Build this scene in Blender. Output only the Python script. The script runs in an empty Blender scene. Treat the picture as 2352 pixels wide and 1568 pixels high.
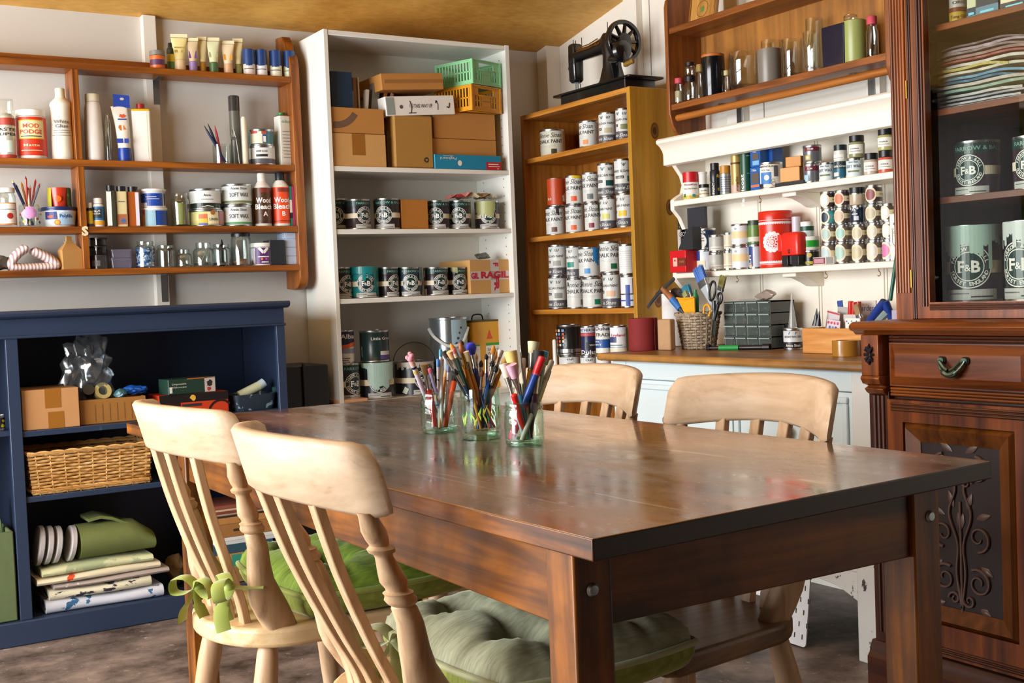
import bpy, random
from math import *
from mathutils import Vector, Matrix
SC = bpy.context.scene
COL = SC.collection
rnd = random.Random(7)
# ---------------------------------------------------------------- camera
YAW, PITCH, ROLL, FPX, CAMH = radians(32.0), radians(2.26), radians(2.27), 2730.0, 1.02
_f = Vector((sin(YAW)*cos(PITCH), cos(YAW)*cos(PITCH), -sin(PITCH)))
_r0 = Vector((cos(YAW), -sin(YAW), 0)); _d0 = _f.cross(_r0)
_r = _r0*cos(ROLL)+_d0*sin(ROLL); _d = _d0*cos(ROLL)-_r0*sin(ROLL)
CAM = Vector((0, 0, CAMH))
def ray(x, y): return _r*((x-1176)/FPX)+_d*((y-784)/FPX)+_f
def onY(x, y, Y): d = ray(x, y); return CAM+d*(Y/d.y)
def onX(x, y, X): d = ray(x, y); return CAM+d*(X/d.x)
def onZ(x, y, Z): d = ray(x, y); return CAM+d*((Z-CAMH)/d.z)
def depth(p): return (Vector(p)-CAM).dot(_f)
cd = bpy.data.cameras.new('camera'); cam = bpy.data.objects.new('camera', cd); COL.objects.link(cam)
cam.matrix_world = Matrix(((_r.x, -_d.x, -_f.x, 0), (_r.y, -_d.y, -_f.y, 0), (_r.z, -_d.z, -_f.z, CAMH), (0, 0, 0, 1)))
cd.sensor_width = 36; cd.lens = 36*FPX/2352; cd.clip_start = .02
SC.camera = cam
# ---------------------------------------------------------------- materials
def lin(h):
    if isinstance(h, str):
        h = h.lstrip('#'); c = [int(h[i:i+2], 16)/255 for i in (0, 2, 4)]
    else: c = h
    return tuple((x/12.92 if x <= .04045 else ((x+.055)/1.055)**2.4) for x in c)+(1.0,)
_mc = {}
def _new(name):
    m = bpy.data.materials.new(name); m.use_nodes = True
    nt = m.node_tree; nt.nodes.clear()
    o = nt.nodes.new('ShaderNodeOutputMaterial'); b = nt.nodes.new('ShaderNodeBsdfPrincipled')
    nt.links.new(b.outputs[0], o.inputs[0])
    return m, nt, b, o
def N(nt, t, **k):
    n = nt.nodes.new(t)
    for a, v in k.items():
        if a[0] == '_': setattr(n, a[1:], v)
        else: n.inputs[a.replace('__', ' ')].default_value = v
    return n
def P(h, rough=.5, metal=0, var=.06, scale=30, coat=0, sheen=0, bump=0):
    "plain procedural surface: a colour with a little noise in tone and gloss"
    key = (h, rough, metal, var, scale, coat, sheen, bump)
    if key in _mc: return _mc[key]
    m, nt, b, o = _new('surface_'+str(h).strip('#'))
    c = lin(h); L = nt.links.new
    tc = N(nt, 'ShaderNodeTexCoord'); no = N(nt, 'ShaderNodeTexNoise', Scale=scale, Detail=4.0)
    L(tc.outputs['Object'], no.inputs['Vector'])
    mx = N(nt, 'ShaderNodeMix', _data_type='RGBA')
    mx.inputs[6].default_value = tuple(min(1, x*(1-var)) for x in c[:3])+(1,)
    mx.inputs[7].default_value = tuple(min(1, x*(1+var)) for x in c[:3])+(1,)
    L(no.outputs[0], mx.inputs[0]); L(mx.outputs[2], b.inputs['Base Color'])
    b.inputs['Roughness'].default_value = rough; b.inputs['Metallic'].default_value = metal
    if coat: b.inputs['Coat Weight'].default_value = coat; b.inputs['Coat Roughness'].default_value = .08
    if sheen: b.inputs['Sheen Weight'].default_value = sheen; b.inputs['Sheen Roughness'].default_value = .4
    if bump:
        bp = N(nt, 'ShaderNodeBump', Strength=bump, Distance=.002); L(no.outputs[0], bp.inputs['Height']); L(bp.outputs[0], b.inputs['Normal'])
    _mc[key] = m
    return m
def wood(c1, c2, axis='x', scale=1.0, rough=.45, knots=.0, c3=None, bump=.15, coat=0, blotch=0):
    "grain stretched along an axis; c1..c2 dark and light grain"
    key = ('w', c1, c2, axis, scale, rough, knots, c3, bump, coat, blotch)
    if key in _mc: return _mc[key]
    m, nt, b, o = _new('wood_'+c1.strip('#')+'_'+axis); L = nt.links.new
    tc = N(nt, 'ShaderNodeTexCoord'); mp = N(nt, 'ShaderNodeMapping')
    s = [22*scale]*3; s['xyz'.index(axis)] = 1.6*scale
    mp.inputs['Scale'].default_value = s
    L(tc.outputs['Object'], mp.inputs['Vector'])
    n1 = N(nt, 'ShaderNodeTexNoise', Scale=1.0, Detail=6.0, Roughness=.6, Distortion=1.2)
    L(mp.outputs[0], n1.inputs['Vector'])
    mp2 = N(nt, 'ShaderNodeMapping'); s2 = [90*scale]*3; s2['xyz'.index(axis)] = 3*scale
    mp2.inputs['Scale'].default_value = s2; L(tc.outputs['Object'], mp2.inputs['Vector'])
    n2 = N(nt, 'ShaderNodeTexNoise', Scale=1.0, Detail=3.0); L(mp2.outputs[0], n2.inputs['Vector'])
    ad = N(nt, 'ShaderNodeMath', _operation='MULTIPLY_ADD'); ad.inputs[1].default_value = .35
    L(n2.outputs[0], ad.inputs[0]); L(n1.outputs[0], ad.inputs[2])
    cr = N(nt, 'ShaderNodeValToRGB'); e = cr.color_ramp.elements
    e[0].position = .42; e[0].color = lin(c1); e[1].position = .82; e[1].color = lin(c2)
    if c3:
        k = e.new(.6); k.color = lin(c3)
    L(ad.outputs[0], cr.inputs[0]); col = cr.outputs[0]
    if blotch:
        n3 = N(nt, 'ShaderNodeTexNoise', Scale=5.0, Detail=5.0, Roughness=.65); L(tc.outputs['Object'], n3.inputs['Vector'])
        r3 = N(nt, 'ShaderNodeValToRGB'); r3.color_ramp.elements[0].position = .38; r3.color_ramp.elements[1].position = .62
        r3.color_ramp.elements[0].color = (1-blotch,)*3+(1,); r3.color_ramp.elements[1].color = (1, 1, 1, 1)
        L(n3.outputs[0], r3.inputs[0])
        mm = N(nt, 'ShaderNodeMix', _data_type='RGBA', _blend_type='MULTIPLY'); mm.inputs[0].default_value = 1
        L(col, mm.inputs[6]); L(r3.outputs[0], mm.inputs[7]); col = mm.outputs[2]
    L(col, b.inputs['Base Color']); b.inputs['Roughness'].default_value = rough
    if coat: b.inputs['Coat Weight'].default_value = coat; b.inputs['Coat Roughness'].default_value = .12
    bp = N(nt, 'ShaderNodeBump', Strength=bump, Distance=.001); L(ad.outputs[0], bp.inputs['Height']); L(bp.outputs[0], b.inputs['Normal'])
    _mc[key] = m
    return m
def glass(tint='#f6fbf9', refl=1.0, edge='#a9c0b8', rough=.02, clear=1.0):
    "thin clear glass: see-through face on, tinted and mirror-like at grazing angles"
    key = ('g', tint, refl, edge, rough, clear)
    if key in _mc: return _mc[key]
    m, nt, b, o = _new('thin_glass'); nt.nodes.remove(b); L = nt.links.new
    lw = N(nt, 'ShaderNodeLayerWeight', Blend=.5)
    mc = N(nt, 'ShaderNodeMix', _data_type='RGBA'); mc.inputs[6].default_value = lin(tint); mc.inputs[7].default_value = lin(edge)
    pw = N(nt, 'ShaderNodeMath', _operation='POWER'); pw.inputs[1].default_value = 3.5
    L(lw.outputs['Facing'], pw.inputs[0]); L(pw.outputs[0], mc.inputs[0])
    tr = N(nt, 'ShaderNodeBsdfTransparent'); L(mc.outputs[2], tr.inputs[0])
    gl = N(nt, 'ShaderNodeBsdfGlossy', Roughness=rough); gl.inputs[0].default_value = (1, 1, 1, 1)
    f5 = N(nt, 'ShaderNodeMath', _operation='POWER'); f5.inputs[1].default_value = 5; L(lw.outputs['Facing'], f5.inputs[0])
    fr = N(nt, 'ShaderNodeMath', _operation='MULTIPLY_ADD'); fr.inputs[1].default_value = .8; fr.inputs[2].default_value = .04; L(f5.outputs[0], fr.inputs[0])
    mu = N(nt, 'ShaderNodeMath', _operation='MULTIPLY'); mu.inputs[1].default_value = refl; L(fr.outputs[0], mu.inputs[0])
    ms = N(nt, 'ShaderNodeMixShader'); L(mu.outputs[0], ms.inputs[0]); L(tr.outputs[0], ms.inputs[1]); L(gl.outputs[0], ms.inputs[2])
    res = ms
    if clear < 1:
        df = N(nt, 'ShaderNodeBsdfTranslucent'); df.inputs[0].default_value = lin(tint)
        d2 = N(nt, 'ShaderNodeBsdfDiffuse'); d2.inputs[0].default_value = lin(tint)
        a = N(nt, 'ShaderNodeMixShader'); a.inputs[0].default_value = .6; L(df.outputs[0], a.inputs[1]); L(d2.outputs[0], a.inputs[2])
        m2 = N(nt, 'ShaderNodeMixShader'); m2.inputs[0].default_value = clear; L(a.outputs[0], m2.inputs[1]); L(ms.outputs[0], m2.inputs[2]); res = m2
    L(res.outputs[0], o.inputs[0]); _mc[key] = m
    return m
def speckled(base, spots, rough=.4, scale=40, thr=.62, stretch=(1, 1, 1), soft=.03):
    "a colour with worn or splashed spots of a second colour"
    key = ('s', base, spots, rough, scale, thr, stretch)
    if key in _mc: return _mc[key]
    m, nt, b, o = _new('worn_'+base.strip('#')); L = nt.links.new
    tc = N(nt, 'ShaderNodeTexCoord'); mp = N(nt, 'ShaderNodeMapping'); mp.inputs['Scale'].default_value = stretch
    L(tc.outputs['Object'], mp.inputs['Vector'])
    no = N(nt, 'ShaderNodeTexNoise', Scale=scale, Detail=5.0, Roughness=.6); L(mp.outputs[0], no.inputs['Vector'])
    cr = N(nt, 'ShaderNodeValToRGB'); e = cr.color_ramp.elements
    e[0].position = thr; e[0].color = lin(base); e[1].position = thr+soft; e[1].color = lin(spots)
    L(no.outputs[0], cr.inputs[0]); L(cr.outputs[0], b.inputs['Base Color']); b.inputs['Roughness'].default_value = rough
    _mc[key] = m
    return m
# ---------------------------------------------------------------- mesh building
class MB:
    def __init__(s): s.v = []; s.f = []; s.m = []; s.mats = []
    def mi(s, mat):
        if mat not in s.mats: s.mats.append(mat)
        return s.mats.index(mat)
    def add(s, vs, fs, mat, T=None):
        b = len(s.v)
        s.v += [tuple(T @ Vector(v)) for v in vs] if T else [tuple(v) for v in vs]
        k = s.mi(mat)
        for f in fs: s.f.append([b+i for i in f]); s.m.append(k)
        return s
    def box(s, x0, x1, y0, y1, z0, z1, mat, T=None):
        vs = [(x, y, z) for z in (z0, z1) for y in (y0, y1) for x in (x0, x1)]
        return s.add(vs, [(0, 2, 3, 1), (4, 5, 7, 6), (0, 1, 5, 4), (2, 6, 7, 3), (0, 4, 6, 2), (1, 3, 7, 5)], mat, T)
    def lathe(s, prof, mat, seg=32, T=None, mats=None, ph=0):
        vs = []; fs = []; n = len(prof); k = []
        for r, z in prof:
            for j in range(seg):
                a = 2*pi*j/seg+ph; vs.append((r*sin(a), -r*cos(a), z))
        b = len(s.v); s.v += [tuple(T @ Vector(v)) for v in vs] if T else vs
        for i in range(n-1):
            mm = s.mi(mats[i] if mats else mat)
            for j in range(seg):
                j2 = (j+1) % seg
                if prof[i][0] == 0 and prof[i+1][0] == 0: continue
                if prof[i][0] == 0: f = [i*seg, (i+1)*seg+j2, (i+1)*seg+j]
                elif prof[i+1][0] == 0: f = [i*seg+j, i*seg+j2, (i+1)*seg]
                else: f = [i*seg+j, i*seg+j2, (i+1)*seg+j2, (i+1)*seg+j]
                s.f.append([b+q for q in f]); s.m.append(mm)
        return s
    def loft(s, rings, mat, closed=True, cap=True, T=None):
        n = len(rings[0]); vs = [p for r in rings for p in r]; fs = []
        for i in range(len(rings)-1):
            for j in range(n if closed else n-1):
                j2 = (j+1) % n; fs.append((i*n+j, i*n+j2, (i+1)*n+j2, (i+1)*n+j))
        if cap and closed:
            fs.append(tuple(range(n-1, -1, -1))); fs.append(tuple((len(rings)-1)*n+j for j in range(n)))
        return s.add(vs, fs, mat, T)
    def tube(s, path, r, mat, seg=8, T=None, flat=None, up=(0, 0, 1), closed=False):
        "swept round (or flattened: flat = second radius) section along a path"
        pts = [Vector(p) for p in path]; n = len(pts); rings = []; upv = Vector(up)
        for i, p in enumerate(pts):
            if closed: t = (pts[(i+1) % n]-pts[i-1])
            else: t = (pts[min(i+1, n-1)]-pts[max(i-1, 0)])
            if t.length < 1e-9: t = Vector((0, 0, 1))
            t.normalize()
            a = t.cross(upv)
            if a.length < 1e-3: a = t.cross(Vector((1, 0, 0)))
            a.normalize(); b = a.cross(t).normalized()
            rr = r[i] if isinstance(r, (list, tuple)) else r
            fb = rr if flat is None else (flat[i] if isinstance(flat, (list, tuple)) else flat)
            rings.append([p+a*rr*cos(2*pi*j/seg)+b*fb*sin(2*pi*j/seg) for j in range(seg)])
        if closed: rings.append(rings[0])
        return s.loft(rings, mat, cap=not closed, T=T)
    def prism(s, poly, a, b, mat, plane='xy', T=None):
        "2-D outline pushed from a to b along the third axis"
        mp = {'xy': lambda u, v, w: (u, v, w), 'xz': lambda u, v, w: (u, w, v), 'yz': lambda u, v, w: (w, u, v)}[plane]
        return s.loft([[mp(u, v, a) for u, v in poly], [mp(u, v, b) for u, v in poly]], mat, T=T)
    def build(s, name, parent=None, loc=(0, 0, 0), rz=0, smooth=38, bevel=0, bseg=2, sub=0, rot=None, label=None, solid=0):
        me = bpy.data.meshes.new(name); me.from_pydata(s.v, [], s.f)
        for m in s.mats: me.materials.append(m)
        me.polygons.foreach_set('material_index', s.m)
        if smooth:
            me.polygons.foreach_set('use_smooth', [True]*len(s.f)); me.update()
            me.set_sharp_from_angle(angle=radians(smooth))
        me.update()
        o = bpy.data.objects.new(name, me); COL.objects.link(o)
        o.location = loc; o.rotation_euler = rot if rot else (0, 0, rz)
        if parent: o.parent = parent
        if label: o['label'] = label
        if solid:
            q = o.modifiers.new('solid', 'SOLIDIFY'); q.thickness = solid; q.offset = 0
        if bevel:
            q = o.modifiers.new('bevel', 'BEVEL'); q.width = bevel; q.segments = bseg; q.limit_method = 'ANGLE'; q.angle_limit = radians(40)
        if sub:
            q = o.modifiers.new('sub', 'SUBSURF'); q.levels = sub; q.render_levels = sub
        return o
def thing(name, label, cat, loc=(0, 0, 0), rz=0, group=None, rot=None):
    o = bpy.data.objects.new(name, None); COL.objects.link(o); o.empty_display_size = .05
    o.location = loc; o.rotation_euler = rot if rot else (0, 0, rz)
    return tag(o, label, cat, group)
def tag(o, label, cat, group=None, kind=None):
    o['label'] = label; o['category'] = cat
    if group: o['group'] = group
    if kind: o['kind'] = kind
    return o
def struct(o): o['kind'] = 'structure'; return o
def rbox(x0, x1, y0, y1, z0, z1, mat, name, parent=None, bevel=.002, **k):
    return MB().box(x0, x1, y0, y1, z0, z1, mat).build(name, parent, bevel=bevel, **k)
def bez(p0, p1, p2, p3, n=12):
    p0, p1, p2, p3 = map(Vector, (p0, p1, p2, p3)); out = []
    for i in range(n+1):
        t = i/n; out.append(p0*(1-t)**3+p1*3*t*(1-t)**2+p2*3*t*t*(1-t)+p3*t**3)
    return out
def cr(pts, n=6):
    "smooth curve through points"
    P_ = [Vector(p) for p in pts]; out = []
    for i in range(len(P_)-1):
        a, b, c, d = P_[max(i-1, 0)], P_[i], P_[i+1], P_[min(i+2, len(P_)-1)]
        for k in range(n):
            t = k/n; out.append(.5*((2*b)+(c-a)*t+(2*a-5*b+4*c-d)*t*t+(3*b-a-3*c+d)*t**3))
    out.append(P_[-1]); return out
def rrect(w, h, r, n=5):
    out = []
    for cx, cy, a0 in ((w/2-r, h/2-r, 0), (-w/2+r, h/2-r, 90), (-w/2+r, -h/2+r, 180), (w/2-r, -h/2+r, 270)):
        for i in range(n+1):
            a = radians(a0+90*i/n); out.append((cx+r*cos(a), cy+r*sin(a)))
    return out
# ---------------------------------------------------------------- writing and marks on surfaces
_tx = {}
def glyphs(txt, bold=0, shear=0):
    key = (txt, bold, shear)
    if key not in _tx:
        cu = bpy.data.curves.new('t', 'FONT'); cu.body = txt; cu.size = 1; cu.resolution_u = 2; cu.fill_mode = 'FRONT'; cu.offset = bold; cu.shear = shear
        ob = bpy.data.objects.new('t', cu); COL.objects.link(ob)
        dg = bpy.context.evaluated_depsgraph_get(); dg.update(); ev = ob.evaluated_get(dg); me = ev.to_mesh()
        vs = [(v.co.x, v.co.y) for v in me.vertices]; fs = [tuple(p.vertices) for p in me.polygons]
        ev.to_mesh_clear(); bpy.data.objects.remove(ob); bpy.data.curves.remove(cu)
        w0 = min((v[0] for v in vs), default=0); w1 = max((v[0] for v in vs), default=0)
        _tx[key] = ([(x-w0, y) for x, y in vs], fs, w1-w0)
    return _tx[key]
class Decal:
    "flat marks drawn in (u, v) metres, then laid on a cylinder of radius r or on a plane"
    def __init__(s): s.p = []; s.lv = 0
    def poly(s, pts, mat): s.p.append((list(pts), mat, s.lv)); return s
    def up(s): s.lv += 1; return s
    def rect(s, u0, u1, v0, v1, mat): return s.poly([(u0, v0), (u1, v0), (u1, v1), (u0, v1)], mat)
    def disc(s, u, v, r, mat, ry=None, n=28):
        ry = ry or r; return s.poly([(u+r*cos(2*pi*i/n), v+ry*sin(2*pi*i/n)) for i in range(n)], mat)
    def ring(s, u, v, r0, r1, mat, n=32, a0=0, a1=360):
        for i in range(n):
            a, b = radians(a0+(a1-a0)*i/n), radians(a0+(a1-a0)*(i+1)/n)
            s.poly([(u+r0*cos(a), v+r0*sin(a)), (u+r1*cos(a), v+r1*sin(a)), (u+r1*cos(b), v+r1*sin(b)), (u+r0*cos(b), v+r0*sin(b))], mat)
        return s
    def text(s, t, u, v, h, mat, bold=0, shear=0, w=None, al='c', rot=0):
        "text with capital height h; w squeezes it to a width"
        vs, fs, tw = glyphs(t, bold, shear)
        if tw == 0: return s
        sy = h/.72; sx = w/tw if w else sy
        x0 = {'c': -tw*sx/2, 'l': 0, 'r': -tw*sx}[al]; c_, s_ = cos(radians(rot)), sin(radians(rot))
        q = []
        for x, y in vs:
            a, b = x0+x*sx, y*sy; q.append((u+a*c_-b*s_, v+a*s_+b*c_))
        for f in fs: s.poly([q[i] for i in f], mat)
        return s
    def arc(s, t, u, v, r, h, mat, a0, a1, bold=.02, inward=False):
        n = len(t)
        for i, ch in enumerate(t):
            if ch == ' ': continue
            a = radians(a0+(a1-a0)*(i+.5)/n)
            s.text(ch, u+r*cos(a), v+r*sin(a), h, mat, bold=bold, rot=degrees(a)+(90 if inward else -90))
        return s
    def stroke(s, pts, w, mat):
        for i in range(len(pts)-1):
            (a, b), (c, d) = pts[i], pts[i+1]; l = hypot(c-a, d-b) or 1; nx, ny = -(d-b)/l*w/2, (c-a)/l*w/2
            s.poly([(a-nx, b-ny), (c-nx, d-ny), (c+nx, d+ny), (a+nx, b+ny)], mat)
        return s
    def drip(s, u0, u1, vt, vb, mat, n=14, seed=1, amp=.3):
        "runs of paint hanging from the rim"
        q = random.Random(seed); w = (u1-u0)/n; h = vt-vb; prev = .6
        for i in range(n):
            k = max(.15, min(1, prev+q.uniform(-amp, amp))); prev = k*.7+.2
            b = vt-h*k; a = u0+i*w
            s.poly([(a, b), (a+w*.3, b-w*.3), (a+w*.7, b-w*.3), (a+w, b), (a+w, vt), (a, vt)], mat)
        return s
    def splat(s, u, v, r, mat, n=16, seed=1, ry=None):
        q = random.Random(seed); ry = ry or r
        return s.poly([(u+r*k*cos(2*pi*i/n), v+ry*k*sin(2*pi*i/n)) for i, k in ((j, q.uniform(.65, 1.1)) for j in range(n))], mat)
    def wrap(s, mb, r, face=0, step=.14, eps=.0005, taper=0):
        du = r*step
        for pts, mat, lv in s.p:
            u0 = min(p[0] for p in pts); u1 = max(p[0] for p in pts)
            k0, k1 = floor(u0/du), ceil(u1/du)
            for k in range(k0, max(k1, k0+1)):
                q = pts
                for lim, sg in ((k*du, 1), ((k+1)*du, -1)):
                    o = []
                    for i in range(len(q)):
                        a, b = q[i-1], q[i]; ia, ib = (a[0]-lim)*sg >= 0, (b[0]-lim)*sg >= 0
                        if ia != ib:
                            t = (lim-a[0])/(b[0]-a[0]); o.append((lim, a[1]+(b[1]-a[1])*t))
                        if ib: o.append(b)
                    q = o
                    if len(q) < 3: break
                if len(q) < 3: continue
                vs = []
                for x, y in q:
                    R_ = r+eps*(1+lv)+taper*y; a = x/r+face; vs.append((R_*sin(a), -R_*cos(a), y))
                mb.add(vs, [tuple(range(len(vs)))], mat)
        return mb
    def flat(s, mb, T=None, eps=.0005):
        "on the plane y = 0 facing -y; u to +x, v to +z"
        for pts, mat, lv in s.p:
            mb.add([(x, -eps*(1+lv), y) for x, y in pts], [tuple(range(len(pts)))], mat, T)
        return mb
# ================================================================ the room
WBACK, WRIGHT, WLEFT, WREAR = 4.345, 2.97, -1.6, -1.9
def ceil_z(y): return 2.068+.2*(WBACK-y)
PLASTER = P('#d0ccc4', .75, var=.05, scale=6, bump=.05)
WHITEB = P('#e6e2d8', .5, var=.03, scale=8)
def ply():
    m, nt, b, o = _new('plywood'); L = nt.links.new
    tc = N(nt, 'ShaderNodeTexCoord'); n1 = N(nt, 'ShaderNodeTexNoise', Scale=3.0, Detail=6.0, Roughness=.65); L(tc.outputs['Object'], n1.inputs['Vector'])
    n2 = N(nt, 'ShaderNodeTexNoise', Scale=60.0, Detail=4.0); mp = N(nt, 'ShaderNodeMapping'); mp.inputs['Scale'].default_value = (.4, 1, 1); L(tc.outputs['Object'], mp.inputs[0]); L(mp.outputs[0], n2.inputs['Vector'])
    ad = N(nt, 'ShaderNodeMath', _operation='MULTIPLY_ADD'); ad.inputs[1].default_value = .35; L(n2.outputs[0], ad.inputs[0]); L(n1.outputs[0], ad.inputs[2])
    r = N(nt, 'ShaderNodeValToRGB'); e = r.color_ramp.elements; e[0].position = .4; e[0].color = lin('#b27a24'); e[1].position = .85; e[1].color = lin('#e8b45a')
    L(ad.outputs[0], r.inputs[0]); L(r.outputs[0], b.inputs['Base Color']); b.inputs['Roughness'].default_value = .6
    return m
def floor_mat():
    m, nt, b, o = _new('stained_floor'); L = nt.links.new
    tc = N(nt, 'ShaderNodeTexCoord'); n1 = N(nt, 'ShaderNodeTexNoise', Scale=5.0, Detail=8.0, Roughness=.7); L(tc.outputs['Object'], n1.inputs['Vector'])
    r = N(nt, 'ShaderNodeValToRGB'); e = r.color_ramp.elements; e[0].position = .36; e[0].color = lin('#3a2f27'); e[1].position = .66; e[1].color = lin('#97857a')
    k = e.new(.5); k.color = lin('#6e6058')
    L(n1.outputs[0], r.inputs[0])
    n2 = N(nt, 'ShaderNodeTexNoise', Scale=28.0, Detail=5.0, Roughness=.75); L(tc.outputs['Object'], n2.inputs['Vector'])
    r2 = N(nt, 'ShaderNodeValToRGB'); r2.color_ramp.elements[0].position = .62; r2.color_ramp.elements[1].position = .68; L(n2.outputs[0], r2.inputs[0])
    mx = N(nt, 'ShaderNodeMix', _data_type='RGBA'); mx.inputs[7].default_value = lin('#b9b2aa'); L(r2.outputs[0], mx.inputs[0]); L(r.outputs[0], mx.inputs[6])
    L(mx.outputs[2], b.inputs['Base Color']); b.inputs['Roughness'].default_value = .5
    return m
T_ = .1
struct(MB().box(WLEFT-T_, WRIGHT+T_, WREAR-T_, WBACK+T_, -.1, 0, floor_mat()).build('floor', smooth=0))
m = MB(); pl = ply()
m.loft([[(WLEFT-T_, y, ceil_z(y)), (WRIGHT+T_, y, ceil_z(y)), (WRIGHT+T_, y, ceil_z(y)+.08), (WLEFT-T_, y, ceil_z(y)+.08)] for y in (WBACK+T_, WREAR-T_)], pl)
struct(m.build('ceiling', smooth=0))
m = MB()
for x0, x1, z0, z1 in ((-.52, WRIGHT+T_, 0, 2.2), (WLEFT-T_, -.52, 0, .85), (WLEFT-T_, -.52, 2.0, 2.2), (WLEFT-T_, -1.56, .85, 2.0)): m.box(x0, x1, WBACK, WBACK+T_, z0, z1, PLASTER)
struct(m.build('wall_back', smooth=0))
# dark panel between two narrow lights, hedge outside: added unseen for the cabinet reflection
struct(MB().box(-1.33, -.61, 4.30, WBACK+.05, 0, 2.05, P('#2a1f18', .5)).box(-.61, -.45, 4.33, WBACK-.001, 0, .85, P('#2a1f18', .5)).box(WLEFT, -1.33, 4.33, WBACK-.001, 0, .85, P('#2a1f18', .5)).build('reflection_panel', smooth=0))
m = MB(); q = random.Random(2); n = 60
vs = [(-3+4*i/n, 4.95+.25*q.random()+.15*sin(i*.9+j*.5), -.1+2.6*j/30) for j in range(31) for i in range(n+1)]
m.add(vs, [(j*(n+1)+i, j*(n+1)+i+1, (j+1)*(n+1)+i+1, (j+1)*(n+1)+i) for j in range(30) for i in range(n)], speckled('#5f8f22', '#a8c03a', .6, 30, .5))
struct(m.build('exterior_hedge', smooth=0))
struct(MB().box(WRIGHT, WRIGHT+T_, WREAR-T_, WBACK, 0, 3.4, WHITEB).build('wall_right', smooth=0))
struct(MB().box(WLEFT-T_, WRIGHT+T_, WREAR-T_, WREAR, 0, 3.4, P('#4d4034', .8)).build('wall_rear', smooth=0))
# left wall with one wide glazed opening
WY0, WY1, WZ0, WZ1 = 1.15, 4.1, .25, 2.05
m = MB()
m.box(WLEFT-T_, WLEFT, WREAR-T_, WY0, 0, 3.4, PLASTER).box(WLEFT-T_, WLEFT, WY1, WBACK, 0, 3.4, PLASTER)
m.box(WLEFT-T_, WLEFT, WY0, WY1, 0, WZ0, PLASTER).box(WLEFT-T_, WLEFT, WY0, WY1, WZ1, 3.4, PLASTER)
struct(m.build('wall_left', smooth=0))
m = MB(); fw = P('#e9e6de', .4)
for i in range(5):
    y = WY0+(WY1-WY0)*i/4; m.box(WLEFT-.08, WLEFT-.02, y-.03, y+.03, WZ0, WZ1, fw)
for z in (WZ0, 1.2, WZ1): m.box(WLEFT-.08, WLEFT-.02, WY0, WY1, z-.03, z+.03, fw)
struct(m.build('window_1', smooth=0))
# studs on the walls
def stud(n, x0, x1, y0, y1, z0, z1, mat=WHITEB): return struct(MB().box(x0, x1, y0, y1, z0, z1, mat).build(n, smooth=0, bevel=.002))
a, b = onY(338, 250, 4.31), onY(368, 250, 4.31)
stud('trim_1', a.x, b.x, 4.31, WBACK, 0, 2.07)
stud('trim_2', 2.90, WRIGHT, 4.27, WBACK, 0, 2.09)
def rstud(n, px0, px1, py): 
    y1, y0 = onX(px0, py, 2.94).y, onX(px1, py, 2.94).y
    stud(n, 2.94, WRIGHT, y0, y1, 0, ceil_z(y1)+.01)
rstud('trim_3', 1432, 1462, 60); rstud('trim_4', 1668, 1706, 240); rstud('trim_5', 1988, 2020, 190)
m = MB(); dk = P('#8f8a80', .8)
for px in (1496, 1752):
    y = onX(px, 150, WRIGHT).y; m.box(WRIGHT-.0015, WRIGHT+.001, y-.002, y+.002, .8, ceil_z(y), dk)
struct(m.build('trim_6', smooth=0))
# ================================================================ shelving and cupboards
STEEL = P('#9aa3a8', .3, 1); BRASS = P('#94702e', .4, 1); BLACKM = P('#17161a', .35); IRON = P('#2a2a2c', .4, .6)
ORW = lambda ax: wood('#52260a', '#a05c1a', ax, 1, .4, c3='#7a410e')
# ---- left wall shelf
LSF = 4.20
LZ = {'A': 1.862, 'B': onY(683, 379, LSF).z, 'C': onY(701, 518.5, LSF).z, 'D': onY(700, 607, LSF).z}
ls = thing('wall_shelf', 'long orange-brown wooden shelf unit on back wall above blue cabinet', 'shelf', (0, 0, 0))
for k in 'ABCD':
    rbox(.25, 1.70, LSF, 4.308, LZ[k]-.022, LZ[k], ORW('x'), 'shelf_board', ls)
prof = [(LSF, 1.12), (LSF, 1.90), (LSF+.012, 1.94), (LSF+.04, 1.965), (LSF+.055, 2.0), (LSF+.075, 2.025), (4.34, 2.03), (4.34, 1.075), (LSF+.06, 1.07), (LSF+.025, 1.08), (LSF+.006, 1.1)]
MB().prism(prof, 1.70, 1.735, ORW('z'), 'yz').build('end_panel', ls, bevel=.003)
vx = onY(178, 250, LSF).x; vx2 = onY(197, 450, LSF).x
rbox(vx-.013, vx+.009, LSF+.001, 4.308, LZ['B'], LZ['A']-.022, ORW('z'), 'divider', ls)
rbox(vx-.010, vx+.012, LSF+.001, 4.308, LZ['C'], LZ['B']-.022, ORW('z'), 'divider', ls)
rbox(vx-.007, vx+.015, LSF+.001, 4.308, LZ['D'], LZ['C']-.022, ORW('z'), 'divider', ls)
rbox(.25, 1.70, 4.292, 4.308, LZ['A'], LZ['A']+.035, ORW('x'), 'back_rail', ls)
c = onY(360, 200, 4.30)
m = MB().box(c.x-.011, c.x+.011, 4.306, 4.309, LZ['A']-.11, LZ['A']-.022, STEEL).box(c.x-.011, c.x+.011, 4.24, 4.309, LZ['A']-.025, LZ['A']-.022, STEEL); m.build('bracket', ls)
c = onY(379, 660, 4.30)
MB().box(c.x-.011, c.x+.011, 4.306, 4.309, LZ['D']-.12, LZ['D']-.022, STEEL).box(c.x-.011, c.x+.011, 4.24, 4.309, LZ['D']-.025, LZ['D']-.022, STEEL).build('bracket', ls)
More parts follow.
